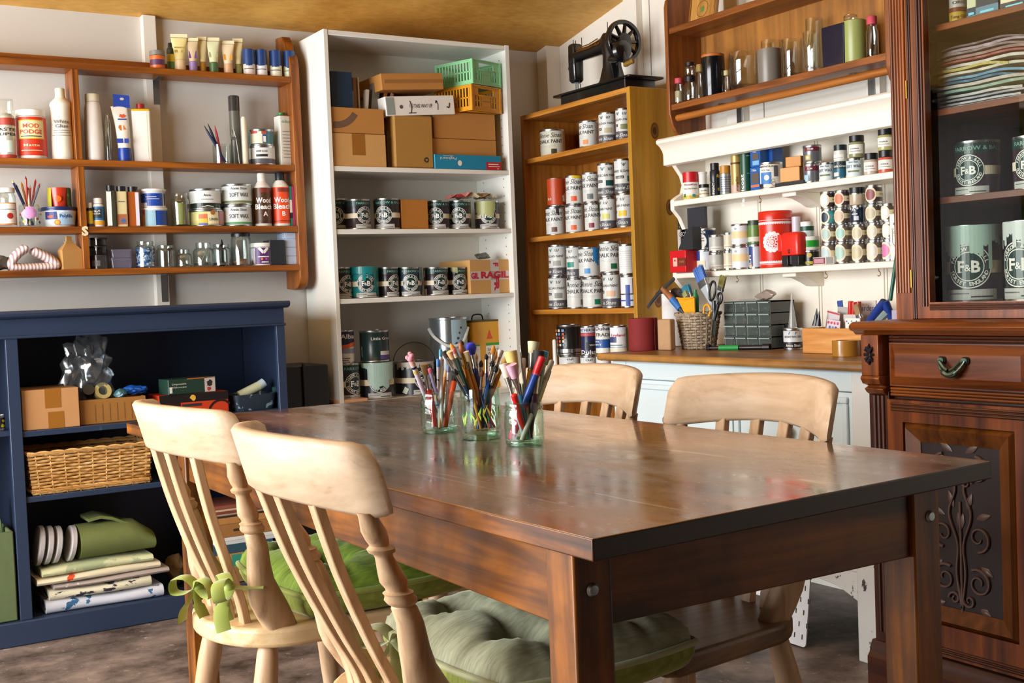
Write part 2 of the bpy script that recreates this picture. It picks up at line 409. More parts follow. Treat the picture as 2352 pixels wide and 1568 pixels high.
# ---- white bookcase
WBX0, WBX1, WBF = 1.777, 2.577, 4.06
WM = P('#e9e9e2', .35, var=.015, scale=4); WMB = P('#dcdad0', .45, var=.02, scale=4)
WZ = [onY(755.5, 380.4, WBF).z, onY(760.8, 526.3, WBF).z, onY(766, 687.5, WBF).z, onY(862, 919, WBF).z]
wb = thing('bookcase', 'tall white open bookcase holding boxes and paint tins in corner', 'bookcase')
rbox(WBX0, WBX0+.018, WBF, 4.335, 0, 2.017, WM, 'side_panel', wb)
m = MB().box(WBX1-.018, WBX1, WBF, 4.335, 0, 2.017, WM)
for y in (WBF+.05, 4.27):
    for i in range(44): m.box(WBX1-.0186, WBX1-.018, y-.0025, y+.0025, .5+i*.034, .505+i*.034, P('#6b675f', .8))
m.build('side_panel', wb, bevel=.002)
rbox(WBX0+.018, WBX1-.018, WBF+.002, 4.335, 1.997, 2.016, WM, 'top_panel', wb)
rbox(WBX0+.018, WBX1-.018, 4.325, 4.335, .05, 1.997, WMB, 'back_panel', wb, bevel=0)
for z in WZ+[.36, .07]: rbox(WBX0+.018, WBX1-.018, WBF+.004, 4.325, z-.018, z, WM, 'shelf_board', wb)
rbox(WBX0+.018, WBX1-.018, WBF+.02, WBF+.035, 0, .052, WM, 'plinth', wb)
# ---- pine bookcase against the right wall
PBF, PBY0, PBY1, PBT = 2.69, 3.435, 4.172, 1.757
PW = lambda ax: wood('#8c5416', '#c98a3a', ax, .8, .42, c3='#a96c22')
PZ = [onX(1447.8, 312, PBF).z, onX(1455, 511, PBF).z, onX(1463, 703, PBF).z, onX(1440, 808, PBF).z]
PZ = [onX(1344, 336, PBF).z, onX(1344, 531, PBF).z, onX(1344, 709, PBF).z, .70]
pb = thing('bookcase', 'narrow knotty pine bookcase full of chalk paint tins under sewing machine', 'bookcase')
def knot(mb, T, z0):
    d = Decal(); k1 = P('#5c3410', .5)
    for r in (1.0, .75, .5): d.up().disc(0, 0, .018*r, P('#6e4314' if r == 1 else '#553009' if r < .6 else '#84561c', .45), ry=.03*r)
    d.flat(mb, T, eps=.0004)
m = MB().box(PBF, 2.962, PBY0, PBY0+.02, 0, PBT, wood('#8f6412', '#c59434', 'z', .6, .42, c3='#aa7c20'))
for (x, z) in ((2.80, 1.60), (2.86, 1.32), (2.79, .98)): knot(m, Matrix.Translation((x, PBY0, z)), 0)
m.build('side_panel', pb, bevel=.002)
rbox(PBF, 2.962, PBY1-.02, PBY1, 0, PBT, PW('z'), 'side_panel', pb)
rbox(PBF, 2.962, PBY0+.02, PBY1-.02, PBT-.02, PBT, PW('y'), 'top_panel', pb)
rbox(2.952, 2.962, PBY0+.02, PBY1-.02, .05, PBT-.02, wood('#6b3d0c', '#a86a22', 'z', .8), 'back_panel', pb, bevel=0)
for z in PZ+[.42, .09]: rbox(PBF+.002, 2.952, PBY0+.02, PBY1-.02, z-.02, z, PW('y'), 'shelf_board', pb)
# ---- white dresser rack
WDF, WDY0, WDY1 = 2.77, 2.072, 3.325
DZ = [onX(1800, 427, WDF).z, onX(1800, 613, WDF).z]
CW = P('#efe9db', .4, var=.02, scale=5)
wd = thing('plate_rack', 'cream painted dresser rack with two shelves above the worktop', 'rack')
sc = [(0, 1.50), (.0, 1.475), (.02, 1.45), (.045, 1.42), (.055, 1.39), (.045, 1.36), (.015, 1.345), (0, 1.335), (0, 1.30), (.03, 1.27), (.05, 1.23), (.05, 1.18), (.03, 1.12), (0, 1.085), (0, 1.05), (.03, 1.02), (.10, .98), (.12, .809)]
poly = [(WDF+u, z) for u, z in sc]+[(2.938, .809), (2.938, 1.50)]
MB().prism(poly, WDY1-.02, WDY1, CW, 'xz').build('end_panel', wd, bevel=.003)
MB().prism(poly, WDY0, WDY0+.02, CW, 'xz').build('end_panel', wd, bevel=.003)
for z in DZ: rbox(WDF, 2.926, WDY0+.02, WDY1-.02, z-.02, z, CW, 'shelf_board', wd, bevel=.004)
# back boards, with bead joints
m = MB().box(2.926, 2.938, WDY0+.02, WDY1-.02, .812, 1.5, CW)
for i in range(1, 5):
    y = WDY1-.02-i*.27
    for q in (-.006, .006): m.box(2.9248, 2.927, y+q-.0015, y+q+.0015, .812, 1.5, P('#b5ac9a', .7))
m.build('back_panel', wd)
# cornice: a moulded profile along Y
pr = [(2.938, 1.555), (WDF-.028, 1.555), (WDF-.036, 1.548), (WDF-.034, 1.538), (WDF-.02, 1.528), (WDF-.008, 1.512), (WDF-.004, 1.50), (WDF-.004, 1.462), (WDF+.014, 1.458), (WDF+.014, 1.5), (2.938, 1.5)]
MB().prism(pr, WDY0-.002, WDY1+.025, CW, 'xz').build('cornice', wd, bevel=.0015)
for i, z in enumerate(DZ):
    y = onX(1812, 450 if i == 0 else 630, WDF+.03).y
    p2 = [(WDF+.03, z-.02), (WDF+.03, z-.032), (WDF+.07, z-.036), (WDF+.11, z-.052), (WDF+.135, z-.064), (2.926, z-.066), (2.926, z-.02)]
    MB().prism(p2, y-.03, y+.03, CW, 'xz').build('corbel', wd, bevel=.002)
for px, py, k in ((1745, 450, 0), (1692, 630, 1), (1896, 615, 1), (2018, 608, 1)):
    q = onX(px, py-8, WDF+.015); pts = [(0, 0, 0), (0, 0, -.008)]+[(0, -.006*sin(radians(a))*1, -.015+.007*cos(radians(a))) for a in range(0, 260, 26)]
    MB().tube(pts, .0013, BRASS, 6).build('cup_hook', wd, loc=(q.x, q.y, DZ[k]-.02))
# ---- brown shelf with rail
BSF, BSY0, BSY1 = 2.77, 2.325, 3.325
BW = lambda ax: wood('#5a2e0e', '#9a5a24', ax, .9, .4, c3='#774118')
BZ = [onX(1780, 181, BSF).z, 1.945]
bs = thing('wall_shelf', 'brown wooden wall shelf with rail below, holding tumblers', 'shelf')
pp = [(BSF+.03, 1.575), (BSF+.012, 1.60), (BSF, 1.64), (BSF, 2.02), (BSF+.006, 2.045), (BSF+.03, 2.062), (2.938, 2.066), (2.938, 1.55), (BSF+.06, 1.55), (BSF+.045, 1.557)]
MB().prism(pp, BSY1-.018, BSY1, BW('z'), 'xz').build('end_panel', bs, bevel=.003)
MB().prism(pp, BSY0, BSY0+.018, BW('z'), 'xz').build('end_panel', bs, bevel=.003)
for z in BZ: rbox(BSF+.006, 2.936, BSY0+.018, BSY1-.018, z-.022, z, BW('y'), 'shelf_board', bs)
rbox(2.926, 2.936, BSY0+.018, BSY1-.018, BZ[0]-.022, 1.95, wood('#7d4a17', '#b77a34', 'z', .5, c3='#94602a', blotch=.25), 'back_panel', bs, bevel=0)
MB().tube([(BSF+.035, BSY1-.014, 1.628), (BSF+.035, BSY0+.014, 1.628)], .0125, wood('#7a4413', '#b06c2a', 'y'), 14).build('rail', bs)
for px, py in ((1697, 240), (2000, 170)):
    y = onX(px, py, 2.935).y
    MB().box(2.934, 2.938, y-.012, y+.012, BZ[0]-.13, BZ[0]-.022, STEEL).box(2.85, 2.938, y-.012, y+.012, BZ[0]-.026, BZ[0]-.022, STEEL).build('bracket', bs)
# ---- pale blue chest with wooden worktop
DKF, DKY0, DKY1, DKT = 2.435, 2.13, 3.25, .808
BLU = P('#cfdde0', .4, var=.03, scale=6)
CHIP = speckled('#d6d6d2', '#3b352f', .5, 22, .62)
dk = thing('chest_of_drawers', 'pale blue painted chest with chipped legs against right wall behind chairs', 'chest')
m = MB().box(DKF+.02, 2.955, DKY0+.02, DKY1-.02, .2, DKT-.024, BLU); m.build('body', dk, bevel=.002)
ZL = [.70, .455, .30, .19]
m = MB()
m.box(DKF, DKF+.02, DKY0+.07, DKY1-.07, .725, DKT-.024, BLU).box(DKF, DKF+.02, DKY0+.07, DKY1-.07, .455, .475, BLU).box(DKF, DKF+.02, DKY0+.07, DKY1-.07, .24, .27, CHIP)
m.box(DKF, DKF+.02, (DKY0+DKY1)/2-.02, (DKY0+DKY1)/2+.02, .27, .725, BLU)
m.build('face_frame', dk, bevel=.002)
YM = (DKY0+DKY1)/2
for (y0, y1) in ((DKY0+.073, YM-.023), (YM+.023, DKY1-.073)):
    for (z0, z1) in ((.478, .722), (.273, .452)):
        d = rbox(DKF+.004, DKF+.022, y0, y1, z0, z1, BLU, 'drawer_front', dk)
        f = MB()
        for (ya, yb, za, zb) in ((y0+.012, y1-.012, z1-.03, z1-.012), (y0+.012, y1-.012, z0+.012, z0+.03), (y0+.012, y0+.03, z0+.03, z1-.03), (y1-.03, y1-.012, z0+.03, z1-.03)):
            f.box(DKF-.006, DKF+.004, ya, yb, za, zb, BLU)
        f.build('moulding', d, bevel=.004)
        MB().lathe([(0, -.02), (.016, -.018), (.02, -.008), (.012, 0), (.008, .012), (.008, .02)], BRASS, 18).build('knob', d, loc=(DKF-.012, (y0+y1)/2, (z0+z1)/2), rot=(0, radians(90), 0))
m = MB()
for y in (DKY0, DKY1-.07):
    MB().box(DKF-.004, DKF+.07, y, y+.07, 0, DKT-.024, CHIP if y == DKY0 else BLU).build('leg', dk, bevel=.005)
MB().box(2.88, 2.95, DKY0, DKY0+.07, 0, DKT-.024, CHIP).build('leg', dk, bevel=.005)
MB().box(2.88, 2.95, DKY1-.07, DKY1, 0, DKT-.024, BLU).build('leg', dk, bevel=.005)
m = MB().prism([(DKF+.07, .24), (DKF+.07, .17), (DKF+.15, .2), (DKF+.3, .215), (2.82, .2), (2.88, .17), (2.88, DKT-.024), (DKF+.07, DKT-.024)], DKY0+.012, DKY0+.03, P('#bcc2c2', .45), 'xz'); m.build('side_panel', dk, bevel=.002)
ap = [(DKY0+.07, .24), (DKY0+.07, .16), (DKY0+.14, .19), (DKY0+.3, .21), (DKY1-.3, .21), (DKY1-.14, .19), (DKY1-.07, .16), (DKY1-.07, .24)]
MB().prism(ap, DKF+.002, DKF+.018, CHIP, 'yz').build('apron', dk, bevel=.002)
WTM = wood('#5a3a18', '#b98645', 'y', .8, .35, c3='#8d5f2a', blotch=.35)
tp = [(2.398, 3.298), (2.392, 3.27), (2.392, 2.14), (2.40, 2.11), (2.43, 2.09), (2.962, 2.09), (2.962, 3.298)]
MB().prism(tp, DKT-.024, DKT, WTM).build('worktop', dk, bevel=.008, bseg=3)
# ---- dark blue cabinet under the left shelf
BCF = 3.90
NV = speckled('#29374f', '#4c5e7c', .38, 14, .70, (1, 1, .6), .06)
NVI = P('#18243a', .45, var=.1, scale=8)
bc = thing('cabinet', 'dark blue painted open cabinet with shelves along the back wall', 'cabinet')
BX0, BX1 = -.02, 1.513
# shaped top slab and frieze
MB().prism([(4.308, 1.03), (BCF-.03, 1.03), (BCF-.036, 1.022), (BCF-.03, 1.012), (BCF-.012, 1.006), (4.308, 1.006)], BX0-.01, BX1+.012, NV, 'yz').build('top_panel', bc, bevel=.002)
MB().box(BX0, BX1, BCF, BCF+.02, .948, 1.006, NV).box(BX0-.004, BX1+.004, BCF-.006, BCF+.02, .945, .953, NV).build('frieze', bc, bevel=.002)
xr = onY(40, 775, BCF).x
rbox(BX1-.03, BX1, BCF, BCF+.02, .075, .948, NV, 'stile', bc); rbox(xr-.036, xr, BCF, BCF+.02, .075, .948, NV, 'stile', bc); rbox(BX0, BX0+.03, BCF, BCF+.02, .075, .948, NV, 'stile', bc)
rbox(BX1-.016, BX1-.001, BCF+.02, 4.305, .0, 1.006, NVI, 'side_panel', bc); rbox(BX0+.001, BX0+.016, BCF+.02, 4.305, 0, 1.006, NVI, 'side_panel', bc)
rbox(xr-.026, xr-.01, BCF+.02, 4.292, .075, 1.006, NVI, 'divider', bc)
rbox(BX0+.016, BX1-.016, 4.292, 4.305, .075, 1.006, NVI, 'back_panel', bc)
CZ = [onY(200, 979, BCF).z+.001, onY(200, 1127, BCF).z+.001, .075]
for z in CZ[:2]: rbox(xr-.01, BX1-.016, BCF+.006, 4.292, z-.018, z, NV, 'shelf_board', bc)
ZL2 = onY(12, 990, BCF).z
rbox(BX0+.016, xr-.026, BCF+.006, 4.292, ZL2-.018, ZL2, NV, 'shelf_board', bc)
rbox(BX0+.016, BX1-.016, BCF+.02, 4.292, .055, .075, NV, 'shelf_board', bc)
rbox(BX0, BX1, BCF-.012, BCF+.02, 0, .075, NV, 'plinth', bc, bevel=.004)
# ---- mahogany glazed cabinet
MH = lambda ax: wood('#38190a', '#8f4a18', ax, .8, .33, c3='#64300f', coat=.15)
MHD = lambda ax: wood('#241009', '#4f2612', ax, .9, .35, c3='#411c0e')
GB, GL, GU = 2.325, 2.285, 2.44      # fronts: base, ledge, upper part
GY0, GY1, GYM = 1.06, 2.045, 1.5525
gc = thing('glazed_cabinet', 'tall mahogany cabinet with glazed upper doors and carved lower doors', 'cabinet')
MB().box(GB+.02, 2.955, GY0, GY1, .10, .885, MHD('z')).build('base_body', gc, bevel=.002)
MB().prism([(2.955, 0), (GB-.02, 0), (GB-.02, .075), (GB-.012, .085), (GB-.008, .10), (GB, .115), (2.955, .115)], GY0-.015, GY1+.012, MHD('y'), 'xz').build('plinth', gc, bevel=.002)
MB().prism([(2.955, .918), (GL+.01, .918), (GL, .912), (GL-.004, .906), (GL, .898), (GL+.012, .894), (GL+.02, .886), (2.955, .886)], GY0-.02, GY1+.022, MH('y'), 'xz').build('ledge', gc, bevel=.0015)
def reeds(mb, x, y0, y1, z0, z1, n, r, mat):
    for i in range(n):
        y = y0+(y1-y0)*(i+.5)/n; mb.tube([(x, y, z0), (x, y, z1)], r, mat, 8)
def hreeds(mb, x, y0, y1, z0, z1, n, r, mat):
    for i in range(n):
        z = z0+(z1-z0)*(i+.5)/n; mb.tube([(x, y0, z), (x, y1, z)], r, mat, 8)
# base: pilaster with corbel and rosette
for sgn, ya, yb in ((1, GY1, GY1-.062), (-1, GY0+.062, GY0)):
    y0, y1 = min(ya, yb), max(ya, yb)
    m = MB().box(GB, GB+.02, y0, y1, .115, .745, MHD('z')); reeds(m, GB, y0+.012, y1-.012, .14, .735, 3, .006, MHD('z')); p = m.build('pilaster', gc, bevel=.001)
    m = MB().box(GB-.03, GB+.02, y0+.004, y1-.004, .785, .886, MH('z')).prism([(GB-.03, .785), (GB-.034, .778), (GB-.026, .765), (GB-.006, .758), (GB-.02, .752), (GB-.012, .742), (GB, .735), (GB+.02, .735), (GB+.02, .785)], y0+.002, y1-.002, MH('z'), 'xz')
    q = m.build('corbel', gc, bevel=.002)
    m = MB(); yc = (y0+y1)/2
    for i in range(8):
        a = 2*pi*i/8; m.tube([(GB-.031, yc+.004*sin(a), .838+.006*cos(a)), (GB-.036, yc+.010*sin(a), .838+.017*cos(a)), (GB-.031, yc+.015*sin(a), .838+.026*cos(a))], [.003, .005, .0015], P('#2b2a30', .35), 6)
    m.build('rosette', q)
def raised(mb, x, y0, y1, z0, z1, b, dep, mat, inner=None):
    "bevelled field: slopes from the outer rectangle out to an inner one"
    o = [(x, y1, z0), (x, y0, z0), (x, y0, z1), (x, y1, z1)]; i = [(x-dep, y1-b, z0+b), (x-dep, y0+b, z0+b), (x-dep, y0+b, z1-b), (x-dep, y1-b, z1-b)]
    mb.add(o+i, [(0, 1, 5, 4), (1, 2, 6, 5), (2, 3, 7, 6), (3, 0, 4, 7)], mat); mb.add(i, [(0, 1, 2, 3)], inner or mat)
VG = P('#5a6a5e', .35, .9, var=.2, scale=60)
carve = P('#66524e', .28, var=.2, scale=50)
def scroll(y, z, r, turns, a0, sg, x, w=.005, n=26):
    out = []
    for i in range(n):
        t = i/(n-1); rr = r*(1-.78*t); a = a0+sg*turns*2*pi*t
        out.append((x, y+rr*cos(a), z+rr*sin(a)))
    return out
for y0, y1, sg in ((GYM+.03, GY1-.068, 1), (GY0+.068, GYM-.03, -1)):
    m = MB(); hreeds(m, GB+.002, y0, y1, .868, .884, 2, .004, MHD('y')); hreeds(m, GB+.002, y0, y1, .735, .757, 3, .0036, MH('y'))
    m.build('reeded_rail', gc)
    m = MB(); m.box(GB-.002, GB+.02, y0, y1, .76, .866, MH('y')); raised(m, GB-.002, y0+.004, y1-.004, .763, .863, .022, .012, MH('y'))
    dr = m.build('drawer', gc, smooth=0)
    yc = (y0+y1)/2; m = MB()
    # bail handle: two backplates joined by a drooping leafy bail
    for s in (-1, 1):
        T = Matrix.Translation((GB-.017, yc+s*.032, .828)); m.loft([[(0, u*1.0, v*1.0) for u, v in rrect(.022, .018, .007)], [(-.006, u*.7, v*.7) for u, v in rrect(.022, .018, .007)]], VG, T=T)
    m.tube(cr([(GB-.024, yc+.036, .828), (GB-.03, yc+.024, .808), (GB-.033, yc, .795), (GB-.03, yc-.024, .808), (GB-.024, yc-.036, .828)]), [.003]*4+[.004]*4+[.0075]*9+[.004]*4+[.003]*4, VG, 8)
    for s in (-1, 1): m.tube(cr([(GB-.03, yc+s*.028, .826), (GB-.033, yc+s*.014, .812), (GB-.035, yc+s*.003, .806)]), .0042, VG, 6)
    m.build('handle', dr)
    # door with frame, bevelled moulding and carved panel
    m = MB(); f = .045
    m.box(GB-.002, GB+.02, y0, y1, .125, .728, MHD('z'))
    for (ya, yb, za, zb) in ((y0, y0+f, .125, .728), (y1-f, y1, .125, .728), (y0+f, y1-f, .675, .728), (y0+f, y1-f, .125, .20)): m.box(GB-.014, GB, ya, yb, za, zb, MH('z'))
    hreeds(m, GB-.014, y0+.012, y1-.012, .70, .722, 3, .0032, MHD('y')); hreeds(m, GB-.014, y0+.012, y1-.012, .13, .15, 2, .004, MHD('y'))
    dm = m.build('door', gc, smooth=30)
    m = MB(); a0, a1, b0, b1 = y0+f, y1-f, .20, .675; w = .045
    o = [(GB-.004, a0, b0), (GB-.004, a1, b0), (GB-.004, a1, b1), (GB-.004, a0, b1)]; mid = [(GB-.02, a0+.012, b0+.012), (GB-.02, a1-.012, b0+.012), (GB-.02, a1-.012, b1-.012), (GB-.02, a0+.012, b1-.012)]
    i2 = [(GB-.006, a0+w, b0+w), (GB-.006, a1-w, b0+w), (GB-.006, a1-w, b1-w), (GB-.006, a0+w, b1-w)]
    m.add(o+mid+i2, [(j, (j+1) % 4, (j+1) % 4+4, j+4) for j in range(4)]+[(j+4, (j+1) % 4+4, (j+1) % 4+8, j+8) for j in range(4)], wood('#42200a', '#7f4a1c', 'z', .8, .3, coat=.2))
    m.build('bolection', dm, smooth=0)
    m = MB(); x = GB-.004; m.add([(x, a0+w, b0+w), (x, a1-w, b0+w), (x, a1-w, b1-w), (x, a0+w, b1-w)], [(0, 3, 2, 1)], P('#2b1d1c', .4, var=.15, scale=40))
    c0 = (a0+a1)/2; xx = x-.003
    for s in (-1, 1):
        Y = lambda d: c0+s*d
        for st in (scroll(Y(.045), .575, .034, 1.1, radians(90), -s, xx), scroll(Y(.018), .545, .016, 1.2, radians(0 if s > 0 else 180), s, xx),
                   scroll(Y(.048), .42, .032, 1.2, radians(-90), s, xx), scroll(Y(.046), .315, .034, 1.4, radians(120 if s > 0 else 60), -s, xx), scroll(Y(.02), .27, .016, 1.2, 0, s, xx)):
            m.tube(st, [.0042*(1-.5*i/len(st)) for i in range(len(st))], carve, 6, up=(1, 0, 0))
        m.tube(cr([(xx, Y(0), .25), (xx, Y(.012), .33), (xx, Y(.008), .40), (xx, Y(.03), .47), (xx, Y(.012), .53), (xx, Y(.03), .60)]), .0035, carve, 6, up=(1, 0, 0))
        for (ly, lz, an, L) in ((.055, .47, 20, .04), (.03, .49, 70, .04), (.065, .36, -30, .035), (.03, .62, 30, .04), (.05, .605, 0, .035), (.06, .262, -20, .03), (.012, .44, 80, .04), (.03, .235, 10, .03)):
            a = radians(an); p0 = Vector((xx+.002, Y(ly-.012), lz-.006)); dv = Vector((-.002, s*cos(a), sin(a)))
            m.tube([p0+dv*L*t for t in (0, .25, .5, .75, 1)], [.001, .007, .009, .006, .001], carve, 7, flat=[.001, .003, .004, .003, .001], up=(1, 0, 0))
    m.tube([(xx, c0, .24), (xx, c0, .5)], .003, carve, 6)
    m.build('carved_panel', dm, smooth=60)
    MB().tube([(GB-.006, y1+.002, .61), (GB-.006, y1+.002, .665)], .003, BRASS, 8).build('hinge', dm)
MB().box(GB, GB+.02, GYM-.03, GYM+.03, .115, .886, MHD('z')).build('centre_stile', gc, bevel=.002)
# upper part
ZT = 2.42
m = MB().box(GU, 2.955, GY1-.02, GY1, .918, ZT, MHD('z')).build('side_panel', gc, bevel=.001)
MB().box(GU, 2.955, GY0, GY0+.02, .918, ZT, MHD('z')).build('side_panel', gc, bevel=.001)
MB().box(2.94, 2.955, GY0+.02, GY1-.02, .918, ZT, wood('#4a2a0c', '#8a5e22', 'z', .5, c3='#664218')).build('back_panel', gc)
MB().box(GU-.02, 2.955, GY0-.01, GY1+.01, ZT, ZT+.05, MH('y')).build('cornice', gc, bevel=.008)
GZ = [.955, onX(2145, 456, GU+.06).z, onX(2132, 258, GU+.06).z, onX(2127, 66, GU+.06).z]
for z in GZ: MB().box(GU+.05, 2.94, GY0+.02, GY1-.02, z-.016, z, MH('y')).build('shelf_board', gc, bevel=.001)
for s, ya, yb in ((1, GY1-.05, GY1+.001), (-1, GY0-.001, GY0+.05)):
    m = MB().box(GU-.004, GU+.02, ya, yb, .918, ZT, MH('z')); reeds(m, GU-.005, ya+.003, yb-.003, .985, ZT, 5, .0045, MH('z')); m.build('pilaster', gc, smooth=50)
for y0, y1 in ((GYM+.002, GY1-.052), (GY0+.052, GYM-.002)):
    dm = MB(); z0, z1 = .92, ZT-.002; f = .052
    for (ya, yb, za, zb) in ((y0, y0+f, z0, z1), (y1-f, y1, z0, z1), (y0+f, y1-f, z0, z0+.04), (y0+f, y1-f, z1-.05, z1)): dm.box(GU-.006, GU+.016, ya, yb, za, zb, MH('z'))
    reeds(dm, GU-.006, y1-f+.004, y1-f+.022, z0+.03, z1, 2, .004, MHD('z')); reeds(dm, GU-.006, y1-.014, y1-.002, z0, z1, 2, .003, MHD('z')); hreeds(dm, GU-.006, y0+f, y1-f, z0+.02, z0+.036, 3, .0025, MHD('y'))
    d = dm.build('door', gc, smooth=50)
    MB().add([(GU+.004, y0+f, z0+.04), (GU+.004, y1-f, z0+.04), (GU+.004, y1-f, z1-.05), (GU+.004, y0+f, z1-.05)], [(0, 1, 2, 3)], glass('#f2f7f2', 1.0, '#8fa59a', .0)).build('glass_pane', d, smooth=0)
    for z in (1.02, 1.49): MB().tube([(GU-.008, y1+.001, z-.022), (GU-.008, y1+.001, z+.022)], .003, BRASS, 8).build('hinge', d)
# ---- the table
TZ = .75
A, B, C, D = (onZ(1360.6, 1237.4, TZ), onZ(2277.6, 1058.3, TZ), onZ(970, 909, TZ), onZ(290, 971, TZ))
def tabletop():
    m, nt, b, o = _new('dark_stained_tabletop'); L = nt.links.new
    tc = N(nt, 'ShaderNodeTexCoord')
    def noise(sc, det, ro, st=(1, 1, 1), dist=0):
        mp = N(nt, 'ShaderNodeMapping'); mp.inputs['Scale'].default_value = st; L(tc.outputs['Object'], mp.inputs[0])
        n = N(nt, 'ShaderNodeTexNoise', Scale=sc, Detail=det, Roughness=ro, Distortion=dist); L(mp.outputs[0], n.inputs['Vector']); return n.outputs[0]
    g = noise(14, 6, .65, (1, .12, 1), .6); bl = noise(2.2, 5, .6); wr = noise(9, 6, .7, (1, .3, 1)); sp = noise(120, 2, .5)
    r = N(nt, 'ShaderNodeValToRGB'); e = r.color_ramp.elements; e[0].position = .35; e[0].color = lin('#2a1a0f'); e[1].position = .75; e[1].color = lin('#5f3b1c'); L(g, r.inputs[0])
    r2 = N(nt, 'ShaderNodeValToRGB'); r2.color_ramp.elements[0].position = .47; r2.color_ramp.elements[1].position = .64; L(bl, r2.inputs[0])
    m1 = N(nt, 'ShaderNodeMix', _data_type='RGBA'); m1.inputs[7].default_value = lin('#965a20'); L(r2.outputs[0], m1.inputs[0]); L(r.outputs[0], m1.inputs[6])
    r3 = N(nt, 'ShaderNodeValToRGB'); r3.color_ramp.elements[0].position = .47; r3.color_ramp.elements[1].position = .68; r3.color_ramp.elements[1].color = (.6, .6, .6, 1); L(wr, r3.inputs[0])
    m2 = N(nt, 'ShaderNodeMix', _data_type='RGBA'); m2.inputs[7].default_value = lin('#8d8078'); L(r3.outputs[0], m2.inputs[0]); L(m1.outputs[2], m2.inputs[6])
    r4 = N(nt, 'ShaderNodeValToRGB'); r4.color_ramp.elements[0].position = .70; r4.color_ramp.elements[1].position = .74; L(sp, r4.inputs[0])
    m3 = N(nt, 'ShaderNodeMix', _data_type='RGBA'); m3.inputs[7].default_value = lin('#cfc5bb'); L(r4.outputs[0], m3.inputs[0]); L(m2.outputs[2], m3.inputs[6])
    sk = noise(26, 3, .5, (1, .06, 1), 1.5); r5 = N(nt, 'ShaderNodeValToRGB'); r5.color_ramp.elements[0].position = .66; r5.color_ramp.elements[1].position = .72; L(sk, r5.inputs[0])
    m4 = N(nt, 'ShaderNodeMix', _data_type='RGBA'); m4.inputs[7].default_value = lin('#a89a8e'); L(r5.outputs[0], m4.inputs[0]); L(m3.outputs[2], m4.inputs[6]); m3 = m4
    L(m3.outputs[2], b.inputs['Base Color'])
    def bp0(a_, b_):
        k = N(nt, 'ShaderNodeBump', Strength=.10, Distance=.002); L(b_, k.inputs['Height']); return k.outputs[0]
    mr = N(nt, 'ShaderNodeMapRange'); mr.inputs[3].default_value = .16; mr.inputs[4].default_value = .42; L(wr, mr.inputs[0]); L(mr.outputs[0], b.inputs['Roughness'])
    b.inputs['Specular IOR Level'].default_value = .8; b.inputs['Coat Weight'].default_value = 1; b.inputs['Coat IOR'].default_value = 1.75; b.inputs['Coat Roughness'].default_value = .15; L(bp0(g, wr), b.inputs['Coat Normal']); mq = N(nt, 'ShaderNodeMapRange'); mq.inputs[1].default_value = .4; mq.inputs[2].default_value = .7; mq.inputs[3].default_value = .08; mq.inputs[4].default_value = .34; L(wr, mq.inputs[0]); L(mq.outputs[0], b.inputs['Coat Roughness'])
    bp = N(nt, 'ShaderNodeBump', Strength=.12, Distance=.001); L(g, bp.inputs['Height']); L(bp.outputs[0], b.inputs['Normal'])
    return m
TW = lambda ax: wood('#251205', '#98580f', ax, .7, .4, c3='#623508', blotch=.55)
tb = thing('dining_table', 'large dark stained wooden table with square legs and glossy scuffed top', 'table')
poly = [(p.x, p.y) for p in (A, B, C, D)]
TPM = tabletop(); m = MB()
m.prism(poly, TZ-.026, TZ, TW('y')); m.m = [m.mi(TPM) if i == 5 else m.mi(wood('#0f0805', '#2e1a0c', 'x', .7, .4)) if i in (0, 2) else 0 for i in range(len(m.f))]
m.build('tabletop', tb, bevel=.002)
def tp_(u, v):  # u across 0..1 from the window side, v along 0..1
    a = A.lerp(D, v); b_ = B.lerp(C, v); q = a.lerp(b_, u); return q.x, q.y
lg = [(.772, .828, 1.122, 1.180), (1.36, 1.416, 1.122, 1.180), (1.40, 1.456, 2.70, 2.758), (.786, .842, 2.68, 2.738)]
for k, (xa, xb, ya, yb) in enumerate(lg):
    l = MB().box(xa, xb, ya, yb, 0, TZ-.026, TW('z')).build('leg', tb, bevel=.003)
    if k < 2: MB().lathe([(0, .004), (.006, .0035), (.0088, 0), (.0088, -.002)], STEEL, 16).build('bolt', l, loc=((xa+xb)/2+(.006 if k else -.002), ya-.001, onY(1352, 1357, 1.12).z if k == 0 else onY(2140, 1185, 1.12).z), rot=(radians(90), 0, 0))
z0, z1 = TZ-.026-.1, TZ-.026
def apron(p0, p1, t, ax):
    (xa, ya), (xb, yb) = p0, p1
    m = MB(); m.loft([[(xa, ya, z0), (xa+t[0], ya+t[1], z0), (xa+t[0], ya+t[1], z1), (xa, ya, z1)], [(xb, yb, z0), (xb+t[0], yb+t[1], z0), (xb+t[0], yb+t[1], z1), (xb, yb, z1)]], TW(ax)); m.build('apron', tb, bevel=.002)
apron((lg[0][0]+.008, lg[0][3]), (lg[3][0]+.008, lg[3][2]), (.022, 0), 'y'); apron((lg[1][1]-.030, lg[1][3]), (lg[2][1]-.030, lg[2][2]), (.022, 0), 'y')
apron((lg[0][1], lg[0][2]+.008), (lg[1][0], lg[1][2]+.008), (0, .022), 'x'); apron((lg[3][1], lg[3][3]-.030), (lg[2][0], lg[2][3]-.030), (0, .022), 'x')
